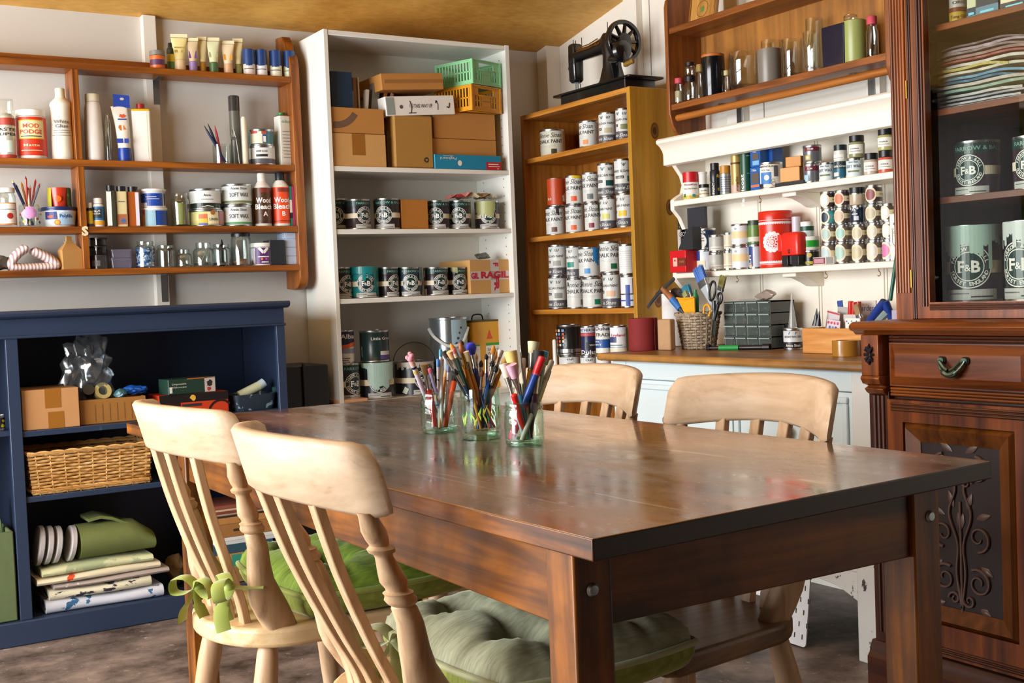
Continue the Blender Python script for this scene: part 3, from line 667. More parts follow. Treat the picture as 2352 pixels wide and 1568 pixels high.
# ================================================================ chairs
CH = wood('#8c6c50', '#c8a684', 'z', 1, .5, c3='#b3926e')
CHY = wood('#9c7e64', '#ccb296', 'y', .8, .5, c3='#bb9f80')
def turned(mb, p0, p1, prof, mat, seg=18, scale=1):
    "prof: (t, radius) along the line p0-p1"
    p0, p1 = Vector(p0), Vector(p1); q = (p1-p0).to_track_quat('Z', 'Y').to_matrix().to_4x4(); L = (p1-p0).length
    mb.lathe([(0, 0)]+[(r*scale, t*L) for t, r in prof]+[(0, L)], mat, seg, Matrix.Translation(p0) @ q)
SEATZ = .443
def chair(label, cx, cy, rz, group, fw=0, seatdark=None):
    t = thing('wooden_chair', label, 'chair', (cx, cy, 0), rz, group)
    cm, cmy = CH, CHY
    # seat: front at +x, broad D outline
    out = []
    for i in range(25):
        a = radians(90+180*i/24); out.append((-.085+.115*cos(a), .175*sin(a)*1.0+0))
    out = [(-.06+.135*cos(radians(a)), .18*sin(radians(a))) for a in range(90, 271, 9)]
    out = [(.165, .205)]+out+[(.165, -.205), (.185, -.19), (.195, -.15), (.2, 0), (.195, .15), (.185, .19)]
    sm = seatdark or wood('#a9805a', '#dcc096', 'x', .7, .4, c3='#c7a677')
    MB().prism(out, SEATZ-.036, SEATZ, sm).build('seat', t, bevel=.008, bseg=3)
    # crest rail, bowed in plan and leaning back
    rings = []; n = 32; th = .026; Hw = .216
    for i in range(n+1):
        y = -Hw+2*Hw*i/n; k = abs(y)/Hw; q = y/.188
        zt = .851-.010*k**2-.024*max(0, (k-.90)/.10)**2.2; zb = .762-.0155*q*q
        if k > .93: zb += .010*min(1, (k-.93)/.04)
        e = .3 if k > .985 else 1
        xm = lambda z: -.251-fw-(z-.762)*.27+.064*q*q
        zz = [zb, zb+.006, (zb+zt)/2, zt-.006, zt]; hw = [th*.28, th*.5, th*.5, th*.5, th*.25]
        rings.append([(xm(z)-h*e, y, z) for z, h in zip(zz, hw)]+[(xm(z)+h*e, y, z) for z, h in reversed(list(zip(zz, hw)))])
    MB().loft(rings, cmy).build('crest_rail', t, smooth=60)
    # outer posts: a heavy flat foot below, ring-turned above
    pp = [(0, .030, .019), (.06, .032, .020), (.16, .033, .0205), (.22, .030, .020), (.30, .024, .0195), (.38, .0215, .0195), (.50, .0185, .018), (.57, .0175, .017), (.58, .0155, .0155), (.592, .020, .020), (.61, .022, .022), (.628, .019, .019), (.64, .0205, .0205), (.65, .015, .015), (.66, .0145, .0145), (.69, .0185, .0185), (.73, .0165, .0165), (.80, .012, .012), (.815, .0125, .0125), (.825, .0175, .0175), (.84, .0185, .0185), (.855, .0125, .0125), (.88, .015, .015), (.92, .0165, .0165), (.97, .013, .013), (1, .012, .012)]
    for s in (-1, 1):
        p0, p1 = Vector((-.095, s*.144, SEATZ-.003)), Vector((-.187-fw, s*.19, .752)); rings = []
        for u, ax, ay in pp:
            c = p0.lerp(p1, u)+Vector((-.012*sin(pi*min(1, u/.5)) if u < .5 else 0, 0, 0))
            pw = 2.0 if u > .3 else 3.2-4*u
            rings.append([(c.x+ax*copysign(abs(cos(a))**(2/pw), cos(a)), c.y+ay*copysign(abs(sin(a))**(2/pw), sin(a)), c.z+(c.x*0)) for a in (2*pi*j/20 for j in range(20))])
        MB().loft(rings, cm).build('post', t, smooth=55)
    for q in (-.6, -.2, .2, .6):
        yt, yb = q*.188, q*.188*.74; xt = -.251-fw+.064*q*q; xf = -.150+.02*abs(q)
        path = cr([(xf, yb, SEATZ-.004), (xf-(xf-xt)*.09, yb*1.01, .485), (xf-(xf-xt)*.36, yb+(yt-yb)*.3, .555), (xf-(xf-xt)*.72, yb+(yt-yb)*.68, .66), (xt, yt, .768)], 5)
        rings = [[(p.x-.0075, p.y-.0125, p.z), (p.x+.0075, p.y-.0125, p.z), (p.x+.0075, p.y+.0125, p.z), (p.x-.0075, p.y+.0125, p.z)] for p in path]
        MB().loft(rings, cm).build('slat', t, bevel=.002)
    lp = [(0, .012), (.04, .014), (.12, .017), (.2, .019), (.30, .0165), (.33, .021), (.345, .021), (.36, .0175), (.375, .0215), (.39, .0215), (.405, .0175), (.42, .021), (.44, .021), (.46, .017), (.6, .020), (.8, .0225), (.96, .019), (1, .016)]
    tops = {}
    for sx, sy in ((-1, -1), (-1, 1), (1, -1), (1, 1)):
        p1 = (sx*.115, sy*.13, SEATZ-.034); p0 = (sx*.175-.01, sy*.185, 0); tops[sx, sy] = (Vector(p0), Vector(p1))
        m = MB(); turned(m, p0, p1, lp, cm); m.build('leg', t, smooth=55)
    sp = [(0, .009), (.1, .012), (.3, .016), (.4, .014), (.43, .019), (.45, .014), (.48, .02), (.52, .02), (.55, .014), (.57, .019), (.6, .014), (.7, .016), (.9, .012), (1, .009)]
    mids = []
    for sy in (-1, 1):
        a, b = tops[-1, sy][0].lerp(tops[-1, sy][1], .40), tops[1, sy][0].lerp(tops[1, sy][1], .40); mids.append(a.lerp(b, .5))
        m = MB(); turned(m, a, b, sp, cm); m.build('stretcher', t, smooth=55)
    m = MB(); turned(m, mids[0], mids[1], [(0, .009), (.2, .013), (.5, .015), (.8, .013), (1, .009)], cm); m.build('stretcher', t, smooth=55)
    return t
CHG = 'pale wooden kitchen chairs around the table'
chair('pale wooden kitchen chair with greyish olive cushion, its back nearest the camera', .858, 1.553, -.029, CHG, fw=.037)
chair('pale wooden kitchen chair with bright green tied cushion, nearer the blue cabinet', .843, 2.177, .038, CHG)
chair('pale wooden chair across the table, half hidden by the jars of brushes', 1.375, 2.216, 3.212, CHG)
chair('pale wooden chair across the table beside glazed cabinet, bare dark seat below', 1.348, 1.638, 3.147, CHG, seatdark=wood('#3f2c1c', '#8a6a4a', 'x', .7, .4, c3='#5f4630'))
# ---- tufted seat cushions
def velvet(h, h2):
    m, nt, b, o = _new('velvet_'+h.strip('#')); L = nt.links.new
    tc = N(nt, 'ShaderNodeTexCoord'); mp = N(nt, 'ShaderNodeMapping'); mp.inputs['Scale'].default_value = (40, 220, 40); L(tc.outputs['Object'], mp.inputs[0])
    n = N(nt, 'ShaderNodeTexNoise', Scale=1.0, Detail=3.0); L(mp.outputs[0], n.inputs['Vector'])
    r = N(nt, 'ShaderNodeValToRGB'); r.color_ramp.elements[0].position = .35; r.color_ramp.elements[0].color = lin(h); r.color_ramp.elements[1].position = .75; r.color_ramp.elements[1].color = lin(h2)
    L(n.outputs[0], r.inputs[0]); L(r.outputs[0], b.inputs['Base Color']); b.inputs['Roughness'].default_value = .75
    b.inputs['Sheen Weight'].default_value = .6; b.inputs['Sheen Roughness'].default_value = .35; b.inputs['Sheen Tint'].default_value = lin('#cfd2b4')
    return m
def cushion(label, cx, cy, z, w, d, rz, h1, h2, ties=()):
    mt = velvet(h1, h2); und = velvet('#74802c', '#95a04c'); mp_ = P('#8d9a40' if h1[1] < '9' else '#a9ae84', .6, sheen=.4); n = 44
    t = thing('seat_cushion', label, 'cushion', (cx, cy, z), rz)
    btn = [(sx*.22*w, sy*.22*d) for sx in (-1, 1) for sy in (-1, 1)]
    def outline(u, v):  # unit square to rounded, slightly bulging square
        x, y = u*(1-.10*v*v), v*(1-.10*u*u); return x*w/2*1.04, y*d/2*1.04
    def top(u, v):
        x, y = outline(u, v); e = max(abs(u), abs(v)); hgt = .062*(max(0, 1-e**3.2))**.55
        for bx, by in btn:
            r = hypot(x-bx, y-by); hgt -= .042*exp(-(r/.030)**2)+.012*exp(-(r/.07)**2)
        for bx, by in btn:   # puckers running out to the edge
            a = atan2(y-by, x-bx); r = hypot(x-bx, y-by)
            out = max(0, (x*bx+y*by)/(hypot(bx, by)*hypot(x, y)+1e-6)); hgt += .0016*sin(a*14)*out*exp(-((r-.06)/.05)**2)
        for k in (-1, 1):
            hgt -= .010*exp(-((x-k*.22*w)/.010)**2)*max(0, 1-e**6)*.8; hgt -= .010*exp(-((y-k*.22*d)/.010)**2)*max(0, 1-e**6)*.8
        return x, y, .045+max(hgt, -.02 if e < .98 else 0)
    m = MB(); vs = []; fs = []
    for i in range(n+1):
        for j in range(n+1): vs.append(top(-1+2*i/n, -1+2*j/n))
    for i in range(n):
        for j in range(n): a = i*(n+1)+j; fs.append((a, a+n+1, a+n+2, a+1))
    m.add(vs, fs, mt)
    ed = [(-1+2*i/n, -1) for i in range(n)]+[(1, -1+2*i/n) for i in range(n)]+[(1-2*i/n, 1) for i in range(n)]+[(-1, 1-2*i/n) for i in range(n)]
    rings = []
    for zz, s in ((.045, 1), (.028, 1.0), (.012, .965), (.003, .92), (0, .86)): rings.append([(outline(u, v)[0]*s, outline(u, v)[1]*s, zz) for u, v in ed])
    m.loft(rings[::-1], und, cap=False); m.add(rings[-1], [tuple(range(len(ed)-1, -1, -1))], und)
    m.build('pad', t, smooth=70)
    MB().tube([(outline(u, v)[0]*1.008, outline(u, v)[1]*1.008, .045) for u, v in ed], .0055, mp_, 8, closed=True).build('piping', t, smooth=80)
    for bx, by in btn: MB().lathe([(0, .006), (.008, .005), (.011, 0), (.008, -.004)], mp_, 14).build('button', t, loc=(bx, by, top(bx*2/w/1.02, by*2/d/1.02)[2]+.003))
    for (tx, ty, tz, sc_, yaw) in ties:
        # a tied bow: two loops, two tails and a knot
        m = MB(); R_ = Matrix.Translation((tx, ty, tz)) @ Matrix.Rotation(yaw, 4, 'Z')
        for s in (-1, 1):
            lp = cr([(0, 0, 0), (-.012, s*.022, .022), (-.02, s*.055, .016), (-.016, s*.06, -.014), (-.006, s*.03, -.016), (0, 0, 0)], 6)
            m.tube([p*sc_ for p in lp], .002*sc_, mp_, 8, T=R_, flat=.014*sc_, up=(1, 0, .2))
            tl = cr([(0, 0, 0), (-.014, s*.012, -.03), (-.018, s*.03, -.055), (-.012, s*.042, -.085)], 6)
            m.tube([p*sc_ for p in tl], .0018*sc_, mp_, 8, T=R_, flat=[.011*sc_]*8+[.016*sc_]*11, up=(1, 0, .2))
        m.lathe([(0, .016*sc_), (.010*sc_, .012*sc_), (.014*sc_, 0), (.010*sc_, -.012*sc_), (0, -.016*sc_)], mp_, 12, R_)
        m.tube([(R_ @ Vector((.0, 0, 0))), (R_ @ Vector((.03, .005, -.004))), (R_ @ Vector((.06, .0, -.004)))], .009, mp_, 8, flat=.003)
        m.build('tie', t, smooth=80)
    return t
cushion('olive tufted velvet cushion on the nearest chair, greyish faded top with painted sheen and buttons', .985, 1.55, SEATZ+.001, .36, .40, 0, '#92967a', '#b4b698', ties=((-.225, -.145, .03, .9, 0), (-.205, .07, .062, .8, .4)))  # grey top colour: sun fading plus velvet sheen put into the olive
cushion('bright green tufted velvet cushion tied to the second chair near blue cabinet', .965, 2.19, SEATZ+.001, .36, .39, 0, '#66801e', '#87a436', ties=((-.306, -.17, .084, .8, -.4), (-.305, .02, .05, .8, .5)))
# ================================================================ kit for the things on the shelves
class NS: pass
def pl(S, x0, x1, yt, back=.012, on=None, box=False):
    ax, front, z = S; g = onY if ax == 'Y' else onX; o = NS(); o.z = (z if on is None else on)+.0007; xc = (x0+x1)/2
    if not box:
        r = .03
        for _ in range(5):
            c = g(xc, yt, front+back+r); dp = depth(c); r = (x1-x0)/2/FPX*dp*dp/((c-CAM).length)
        o.r = r; t = g(xc, yt, front+back); 
        if t.z < CAMH: t = g(xc, yt, front+back+2*r)
        o.h = t.z-o.z; o.loc = (c.x, c.y, o.z); o.rz = -atan2(c.x, c.y); o.w = 2*r
    else:
        a, b = g(x0, yt, front+back), g(x1, yt, front+back); o.w = (b-a).length if ax == 'X' else b.x-a.x
        c = g(xc, yt, front+back)
        if ax == 'Y': o.loc = ((a.x+b.x)/2, front+back, o.z); o.rz = 0
        else: o.loc = (front+back, (a.y+b.y)/2, o.z); o.rz = -pi/2; o.w = abs(a.y-b.y)
        o.h = c.z-o.z
    o.top = o.z+o.h
    return o
WH = P('#eceae4', .35); PAPER = P('#e8e5dc', .55); INK = P('#1d1c20', .5); GREYB = P('#55565c', .4); TINM = P('#b9bdbf', .28, 1, var=.1)
CREAM = P('#e3d9bd', .45); FBG = P('#143430', .3); FBP = P('#2b2128', .28); FBT = P('#86a9a0', .4); PLATE = P('#b7b9b4', .45)
KRAFT = P('#b8803f', .7, var=.08, scale=12); KRAFTL = P('#c99a5c', .7, var=.08, scale=12); TAPE = P('#9a6426', .25); BLK = P('#17171a', .35)
GL_ = glass(); GLD = glass('#f9fcfb', 1.5, '#aebfb8')
def tin(p, label, body, dec=None, lid=None, name='paint_tin', cat='paint tin', group=None, rim=None, handle=None, seg=36, lidlabel=None, smear=None):
    r, h = p.r, p.h; t = thing(name, label, cat, p.loc, p.rz, group); rm = rim or TINM
    m = MB(); m.lathe([(0, .001), (r*.97, .001), (r*.985, 0), (r, .002), (r, .004), (r*.975, .006), (r*.975, h-.008), (r, h-.006), (r, h-.001), (r*.98, h), (r*.93, h), (r*.92, h-.004), (0, h-.004)], body, seg, mats=[rm]*5+[body]+[rm]*6)
    m.build('body', t)
    MB().lathe([(0, h-.0025), (r*.72, h-.0025), (r*.76, h-.0005), (r*.9, h-.0005), (r*.915, h-.003)], lid or TINM, seg).build('lid', t)
    if dec:
        d = Decal(); dec(d, r, h); m = MB(); d.wrap(m, r*.977); m.build('printed_label', t, smooth=60)
    if handle:
        a0, dz = handle; pts = [(r*1.0*cos(a)*1.02, -.004, h*dz+ (h*.62*sin(a))) for a in (pi*i/18 for i in range(19))]
        MB().tube(pts, .0016, IRON, 6).build('handle', t, rz=a0)
        for s in (-1, 1): pass
    return t
def fb(uo=0, drip=None, dcol=None, extra=None, ring=True, plate=True):
    W = P('#e9e8e2', .45)
    def f(d, r, h):
        c = pi*r; u = uo*h
        d.rect(-c, c, .76*h, .955*h, FBG); d.rect(-c, c, .37*h, .53*h, CREAM); d.up()
        d.text('FARROW & BALL', u+.18*h, .82*h, .075*h, FBT, bold=.01, w=.95*h)
        d.disc(u, .46*h, .285*h, FBG); d.up(); d.ring(u, .46*h, .27*h, .285*h, W); d.ring(u, .46*h, .178*h, .19*h, W)
        if ring:
            d.arc('FARROW & BALL', u, .46*h, .205*h, .05*h, W, 170, 10, bold=.03); d.arc('DORSET ENGLAND', u, .46*h, .252*h, .05*h, W, 195, 345, bold=.03, inward=True)
        b = .03; k = .15*h
        d.text('F', u-.095*h, .385*h, k, W, bold=b); d.text('B', u+.085*h, .385*h, k, W, bold=b); d.text('&', u-.012*h, .40*h, k*.6, W, bold=.01)
        for x0, x1, v in ((-.145, -.085, .385), (-.145, -.11, .525), (.03, .06, .385), (.03, .06, .525)): d.rect(u+x0*h, u+x1*h, v*h, (v+.012)*h, W)
        if plate:
            d.rect(u-.33*h, u+.36*h, .03*h, .165*h, PLATE); d.up(); d.rect(u-.28*h, u-.0*h, .105*h, .12*h, GREYB); d.rect(u+.02*h, u+.3*h, .06*h, .078*h, INK)
        if drip:
            d.up(); d.up()
            for k_, (a, b_, vb, seed, n) in enumerate(drip): d.drip(a*h, b_*h, .99*h, vb*h, dcol, n=n, seed=seed)
        if extra: d.up(); extra(d, r, h)
    return f
def chalk(sw, uo=0, kind=1, extra=None, su=None):
    sc = P(sw, .45); W = P('#e6e6e2', .5); ink = P('#26282c', .5)
    def f(d, r, h):
        c = pi*r; u = uo*h
        if kind == 1:
            d.text('Annie Sloan', u, .70*h, .17*h, ink, shear=.35, w=.92*h); d.stroke([(u-.48*h, .70*h), (u-.40*h, .88*h), (u-.34*h, .70*h)], .018*h, ink)
            d.text('CHALK PAINT', u, .50*h, .125*h, ink, bold=.018, w=.98*h); d.rect(u-.45*h, u+.2*h, .40*h, .412*h, PLATE); d.rect(u-.45*h, u+.1*h, .36*h, .372*h, PLATE)
            s = (u+.06*h if su is None else su*h); d.rect(s, s+.20*h, .12*h, .29*h, sc)
        else:
            for k in (-.06, 0, .06): d.stroke([(u-.02*h, .78*h), (u+k*h-.02*h, .87*h)], .02*h, P('#2f6f68', .5)); d.stroke([(u+.2*h+k*h*.6, .78*h), (u+.22*h+k*h, .86*h)], .018*h, ink)
            d.text('ANNIE SLOAN PAINT', u, .60*h, .075*h, ink, bold=.012, w=.86*h); d.rect(u-.3*h, u-.02*h, .42*h, .50*h, ink); d.up(); d.text('CHALK', u-.16*h, .437*h, .045*h, W, w=.24*h)
            s = (u+.08*h if su is None else su*h); d.rect(s, s+.24*h, .33*h, .49*h, sc); d.rect(-c, c, .05*h, .27*h, GREYB); d.up(); d.text('Annie Sloan', u, .10*h, .11*h, W, shear=.35, w=.7*h)
        if extra: d.up(); extra(d, r, h)
    return f
def marks(*items):
    "generic print; every number is a share of the height, u = 0 faces the viewer. b band, r rect, t text, d disc, g ring, s splat"
    def f(d, r, h):
        for it in items:
            k = it[0]
            if k == 'b': d.rect(-pi*r, pi*r, it[1]*h, it[2]*h, it[3])
            elif k == 'r': d.rect(it[1]*h, it[2]*h, it[3]*h, it[4]*h, it[5])
            elif k == 't': d.text(it[1], it[2]*h, it[3]*h, it[4]*h, it[5], bold=it[7] if len(it) > 7 else .01, w=it[6]*h if len(it) > 6 and it[6] else None)
            elif k == 'd': d.disc(it[1]*h, it[2]*h, it[3]*h, it[4], ry=it[5]*h if len(it) > 5 else None)
            elif k == 'g': d.ring(it[1]*h, it[2]*h, it[3]*h, it[4]*h, it[5])
            elif k == 's': d.splat(it[1]*h, it[2]*h, it[3]*h, it[4], seed=it[5], ry=it[6]*h if len(it) > 6 else None)
            elif k == 'p': d.drip(it[1]*h, it[2]*h, it[3]*h, it[4]*h, it[5], seed=it[6], n=it[7])
            elif k == 'l': d.stroke([(a*h, b*h) for a, b in it[1]], it[2]*h, it[3])
            elif k == 'v': d.rect(it[1]*h, it[2]*h, it[3]*h, it[4]*h, it[5])
            elif k == 'R': d.text(it[1], it[2]*h, it[3]*h, it[4]*h, it[5], bold=.02, w=it[6]*h, rot=90)
            if k == '^' or len(it) and k in 'brdspgv': d.up()
        return d
    return f
def vessel(p, name, label, cat, prof, mat, dec=None, cap=None, capname='cap', group=None, dr=1.0, seg=28, mats=None, fill=None, fillname='contents', caplabel=None):
    "turned container; prof and cap are (radius share, height share); dr = label radius share"
    r, h = p.r, p.h; t = thing(name, label, cat, p.loc, p.rz, group)
    MB().lathe([(a*r, b*h) for a, b in prof], mat, seg, mats=mats).build('body', t)
    if cap: MB().lathe([(a*r, b*h) for a, b in cap[0]], cap[1], seg).build(capname, t)
    if dec:
        d = Decal(); dec(d, r, h); m = MB(); d.wrap(m, r*dr); m.build('printed_label', t, smooth=60)
    if fill: MB().lathe([(a*r, b*h) for a, b in fill[0]], fill[1], seg).build(fillname, t)
    return t
JAR = [(0, 0), (.92, 0), (1, .03), (1, .72), (.97, .80), (.80, .86), (.80, .89), (.86, .90), (.86, .985), (.82, 1), (.78, .985), (.76, .88), (.9, .8), (.93, .72), (.93, .06), (0, .05)]
GLASSC = [(0, 0), (.95, 0), (1, .02), (1, 1), (.95, 1), (.94, .12), (0, .10)]
SQJ = [(0, 0), (.9, 0), (1, .05), (1, .62), (.9, .72), (.72, .78), (.72, .97), (.66, 1), (.66, .78), (.84, .7), (.93, .62), (.93, .06), (0, .05)]
BOT = [(0, 0), (.93, 0), (1, .02), (1, .74), (.92, .80), (.5, .87), (.42, .885), (0, .885)]
def lidp(r, z0, z1): return [(0, z0), (r, z0), (r, z1-.01), (r*.94, z1), (0, z1)]
def carton(S, x0, x1, yt, dep, mat, label, name='cardboard_box', cat='box', dec=None, group=None, back=.012, on=None, tape=None, rz=0, open_=False, tilt=0, flaps=None, bev=.0015):
    p = pl(S, x0, x1, yt, back, on, True); w, h = p.w, p.h
    t = thing(name, label, cat, p.loc, p.rz+rz, group)
    if tilt: t.rotation_euler = (0, tilt, p.rz+rz)
    m = MB()
    if open_:
        q = .004
        m.box(-w/2, w/2, 0, q, 0, h, mat).box(-w/2, w/2, dep-q, dep, 0, h, mat).box(-w/2, -w/2+q, q, dep-q, 0, h, mat).box(w/2-q, w/2, q, dep-q, 0, h, mat).box(-w/2+q, w/2-q, q, dep-q, 0, q, mat)
    else: m.box(-w/2, w/2, 0, dep, 0, h, mat)
    if dec:
        d = Decal(); dec(d, w, h); d.flat(m)
    m.build('body', t, bevel=bev, bseg=1, smooth=0)
    if tape:
        m = MB()
        for (u0, u1, v0, v1) in tape: m.box(u0*w-w/2, u1*w-w/2, -.0008, .0005, v0*h, v1*h, TAPE)
        m.build('tape', t, smooth=0)
    p.t = t; return p
def bmarks(*items):
    f0 = marks(*items)
    return lambda d, w, h: f0(d, w, h)
def crumple(name, label, cat, loc, sx, sy, sz, mat, seed=1, sub=4, rough=.35, group=None, parent=None, solid=0):
    "a crushed bag or rag: a faceted, creased lump"
    import bmesh
    bm = bmesh.new(); bmesh.ops.create_icosphere(bm, subdivisions=sub, radius=1); q = random.Random(seed)
    dirs = [Vector((q.uniform(-1, 1), q.uniform(-1, 1), q.uniform(-1, 1))).normalized() for _ in range(26)]; ph = [q.uniform(.55, 1.0) for _ in dirs]
    for v in bm.verts:
        n = v.co.normalized(); k = 1.0
        for d_, a in zip(dirs, ph):
            c = n.dot(d_)
            if c > .2: k = min(k, a/c if c > a else 1.0)
        k *= 1+rough*.25*sin(9*n.x+seed)*sin(8*n.y+2*seed)*sin(7*n.z)
        v.co = Vector((n.x*k*sx, n.y*k*sy, max(-.96, n.z*k)*sz+sz*.96))
    me = bpy.data.meshes.new(name); bm.to_mesh(me); bm.free(); me.materials.append(mat)
    me.polygons.foreach_set('use_smooth', [True]*len(me.polygons)); me.update(); me.set_sharp_from_angle(angle=radians(28))
    o = bpy.data.objects.new(name, me); COL.objects.link(o); o.location = loc
    if parent: o.parent = parent
    else: tag(o, label, cat, group)
    return o
# ================================================================ on the left wall shelf
SA, SB, SC_, SD = (('Y', LSF, LZ[k]) for k in 'ABCD')
G = 'craft supplies on the top of the long wall shelf'
p = pl(SA, 342, 378, 114, .01); vessel(p, 'jar', 'small orange jar with grey lid at left of row on top of brown wall shelf', 'jar', [(0, 0), (.95, 0), (1, .05), (1, .72), (0, .74)], P('#d2682a', .35), marks(('r', -.5, .5, .2, .5, P('#5a3458', .4))), (lidp(1.02, .74, 1), P('#7b7770', .4)), 'lid', dr=1.005)
p = pl(SA, 381, 402, 97, .05); vessel(p, 'bottle', 'small bottle with square black cap behind the tallest paint tube', 'bottle', BOT, P('#2b3318', .4), marks(('b', .1, .34, P('#5f8a4a', .5)), ('b', .34, .6, P('#d5c22e', .5))), (lidp(.62, .7, 1), BLK))
def tube_(x0, x1, yt, back, capc, body, label, band=None, capw=1.0, tiltk=0):
    p = pl(SA, x0, x1, yt, back); w, h = p.r, p.h; t = thing('paint_tube', label, 'paint tube', p.loc, p.rz, 'paint tubes standing on their caps on top of the long wall shelf')
    MB().lathe([(0, 0), (w*.66, 0), (w*.7, .004), (w*.66, h*.30), (w*.6, h*.31), (0, h*.31)], capc, 22).build('cap', t)
    rings = []
    for k in range(9):
        f = k/8; z = h*(.31+.60*f); rx = w*(.62+.36*f); ry = w*.6*(1-f)**.8+.0012
        rings.append([(rx*cos(a), ry*sin(a), z) for a in (2*pi*j/20 for j in range(20))])
    m = MB().loft(rings, body)
    if band:
        d = Decal()
        for it in band: d.rect(-w*.62, w*.62, it[0]*h, it[1]*h, it[2]); d.up()
        T = Matrix.Translation((0, -w*.62-h*.060, 0)) @ Matrix.Rotation(radians(-11), 4, 'X'); d.flat(m, T)
    m.build('tube_body', t, smooth=60)
    c = P('#e9dfb4', .45); m = MB(); m.box(-w, w, -.0016, .0016, h*.90, h, c).box(-w, w, -.0021, .0021, h*.895, h*.905, P('#6d6348', .5)); m.build('crimped_end', t, smooth=0)
CRT = P('#e6d9a6', .4)
tube_(390, 430, 74, .02, P('#e8cda0', .4), P('#e9dd9a', .4), 'cream paint tube with peach cap, tallest of the row of tubes on top shelf', [(.5, .58, P('#b6a05a', .5)), (.62, .66, P('#b6a05a', .5))])
tube_(426, 455, 84, .02, P('#9a7fb4', .4), P('#d8c2a0', .4), 'paint tube with lilac cap and purple band on top shelf', [(.40, .62, P('#6d3f8a', .5))])
tube_(451, 474, 82, .035, P('#b07d24', .4), CRT, 'narrow paint tube with ochre cap on top shelf', [(.55, .75, P('#cdbd84', .5))])
tube_(472, 504, 83, .02, P('#4e6e42', .4), P('#d8dcb4', .4), 'paint tube with dark green cap on top shelf', [(.45, .6, P('#a4b184', .5))])
tube_(505, 538, 90, .02, P('#dcae84', .4), P('#ead9b4', .4), 'paint tube with orange spot label and salmon cap on top shelf', [(.42, .60, P('#e0a040', .5))])
tube_(533, 557, 86, .035, P('#8c8a4a', .4), CRT, 'narrow paint tube with olive cap beside the blue-capped bottles')
for i, (a, b, yt, c) in enumerate(((556, 585, 111, 'pinkish white'), (585, 612, 112, 'white'), (617, 646, 114, 'cream'), (648, 677, 115, 'pale green'))):
    p = pl(SA, a, b, yt, .012); col = ('#d8cdc0', '#e2dfdc', '#ddd8bf', '#c9cfa8')[i]
    vessel(p, 'paint_bottle', 'squat %s craft paint bottle with blue cap, %s of four on top shelf' % (c, ('first', 'second', 'third', 'last')[i]), 'paint bottle', [(0, 0), (.95, 0), (1, .04), (1, .62), (0, .63)], P(col, .4),
           marks(('b', .42, .62, P('#1c3d74', .35)), ('s', .0, .42, .18, P('#1c3d74', .35), i+3, .08), ('r', -.2, .2, .22, .25, GREYB)), (lidp(1.01, .62, 1), P('#1d3f78', .3)), group='blue-capped craft paint bottles on the wall shelf')
# second shelf, left bay
p = pl(SB, -8, 31, 226, .012); vessel(p, 'spray_can', 'spray tin with clear cap cut by left edge of photo on second shelf', 'spray can', [(0, 0), (.97, 0), (1, .02), (1, .70), (.7, .76), (0, .76)], P('#c9cdc4', .35, .5), marks(('b', .1, .3, P('#cfe0d4', .5)), ('t', 'MASTER', .0, .46, .05, INK, .5), ('t', 'SUPER', .0, .38, .05, INK, .4), ('b', .56, .68, P('#a83a2a', .5)), ('b', 0, .06, P('#a83a2a', .5))), (lidp(.94, .70, 1), GLD), dr=1.004)
p = pl(SB, 33, 104, 249, .015); vessel(p, 'glue_tub', 'white tub of glue with red label and white lid on second shelf', 'tub', [(0, 0), (.95, 0), (1, .03), (1, .86), (0, .87)], WH, marks(('b', .07, .84, P('#d8361c', .45)), ('r', -.27, .27, .40, .78, P('#e8c53a', .5)), ('r', -.25, .25, .42, .76, P('#efe2a8', .5)), ('^',), ('t', 'MOD', 0, .62, .085, P('#d8361c', .5), .30), ('t', 'PODGE', 0, .50, .085, P('#d8361c', .5), .42), ('r', -.2, .2, .445, .46, INK), ('t', 'Matte', 0, .25, .05, P('#efe2a8', .5), .3), ('r', -.2, .2, .16, .175, P('#efe2a8', .5))), (lidp(.99, .87, 1), WH), 'lid', dr=1.004)
p = pl(SB, 110, 163, 199, .015); vessel(p, 'bottle', 'tall white bottle with cream shoulder next to the divider', 'bottle', [(0, 0), (.95, 0), (1, .02), (.98, .3), (.9, .5), (.92, .72), (1, .76), (.93, .80), (.45, .87), (.42, .88), (0, .88)], P('#e4e3d2', .35), marks(('t', 'White', 0, .50, .05, GREYB, .22), ('t', 'Glue', 0, .44, .05, GREYB, .18), ('r', -.12, .12, .40, .405, GREYB), ('r', -.12, .12, .37, .375, GREYB), ('r', -.14, .14, .33, .335, GREYB)), ([(0, .86), (.50, .86), (.44, .90), (.44, .99), (.40, 1), (0, 1)], P('#d8d8c4', .4)), dr=1.0)
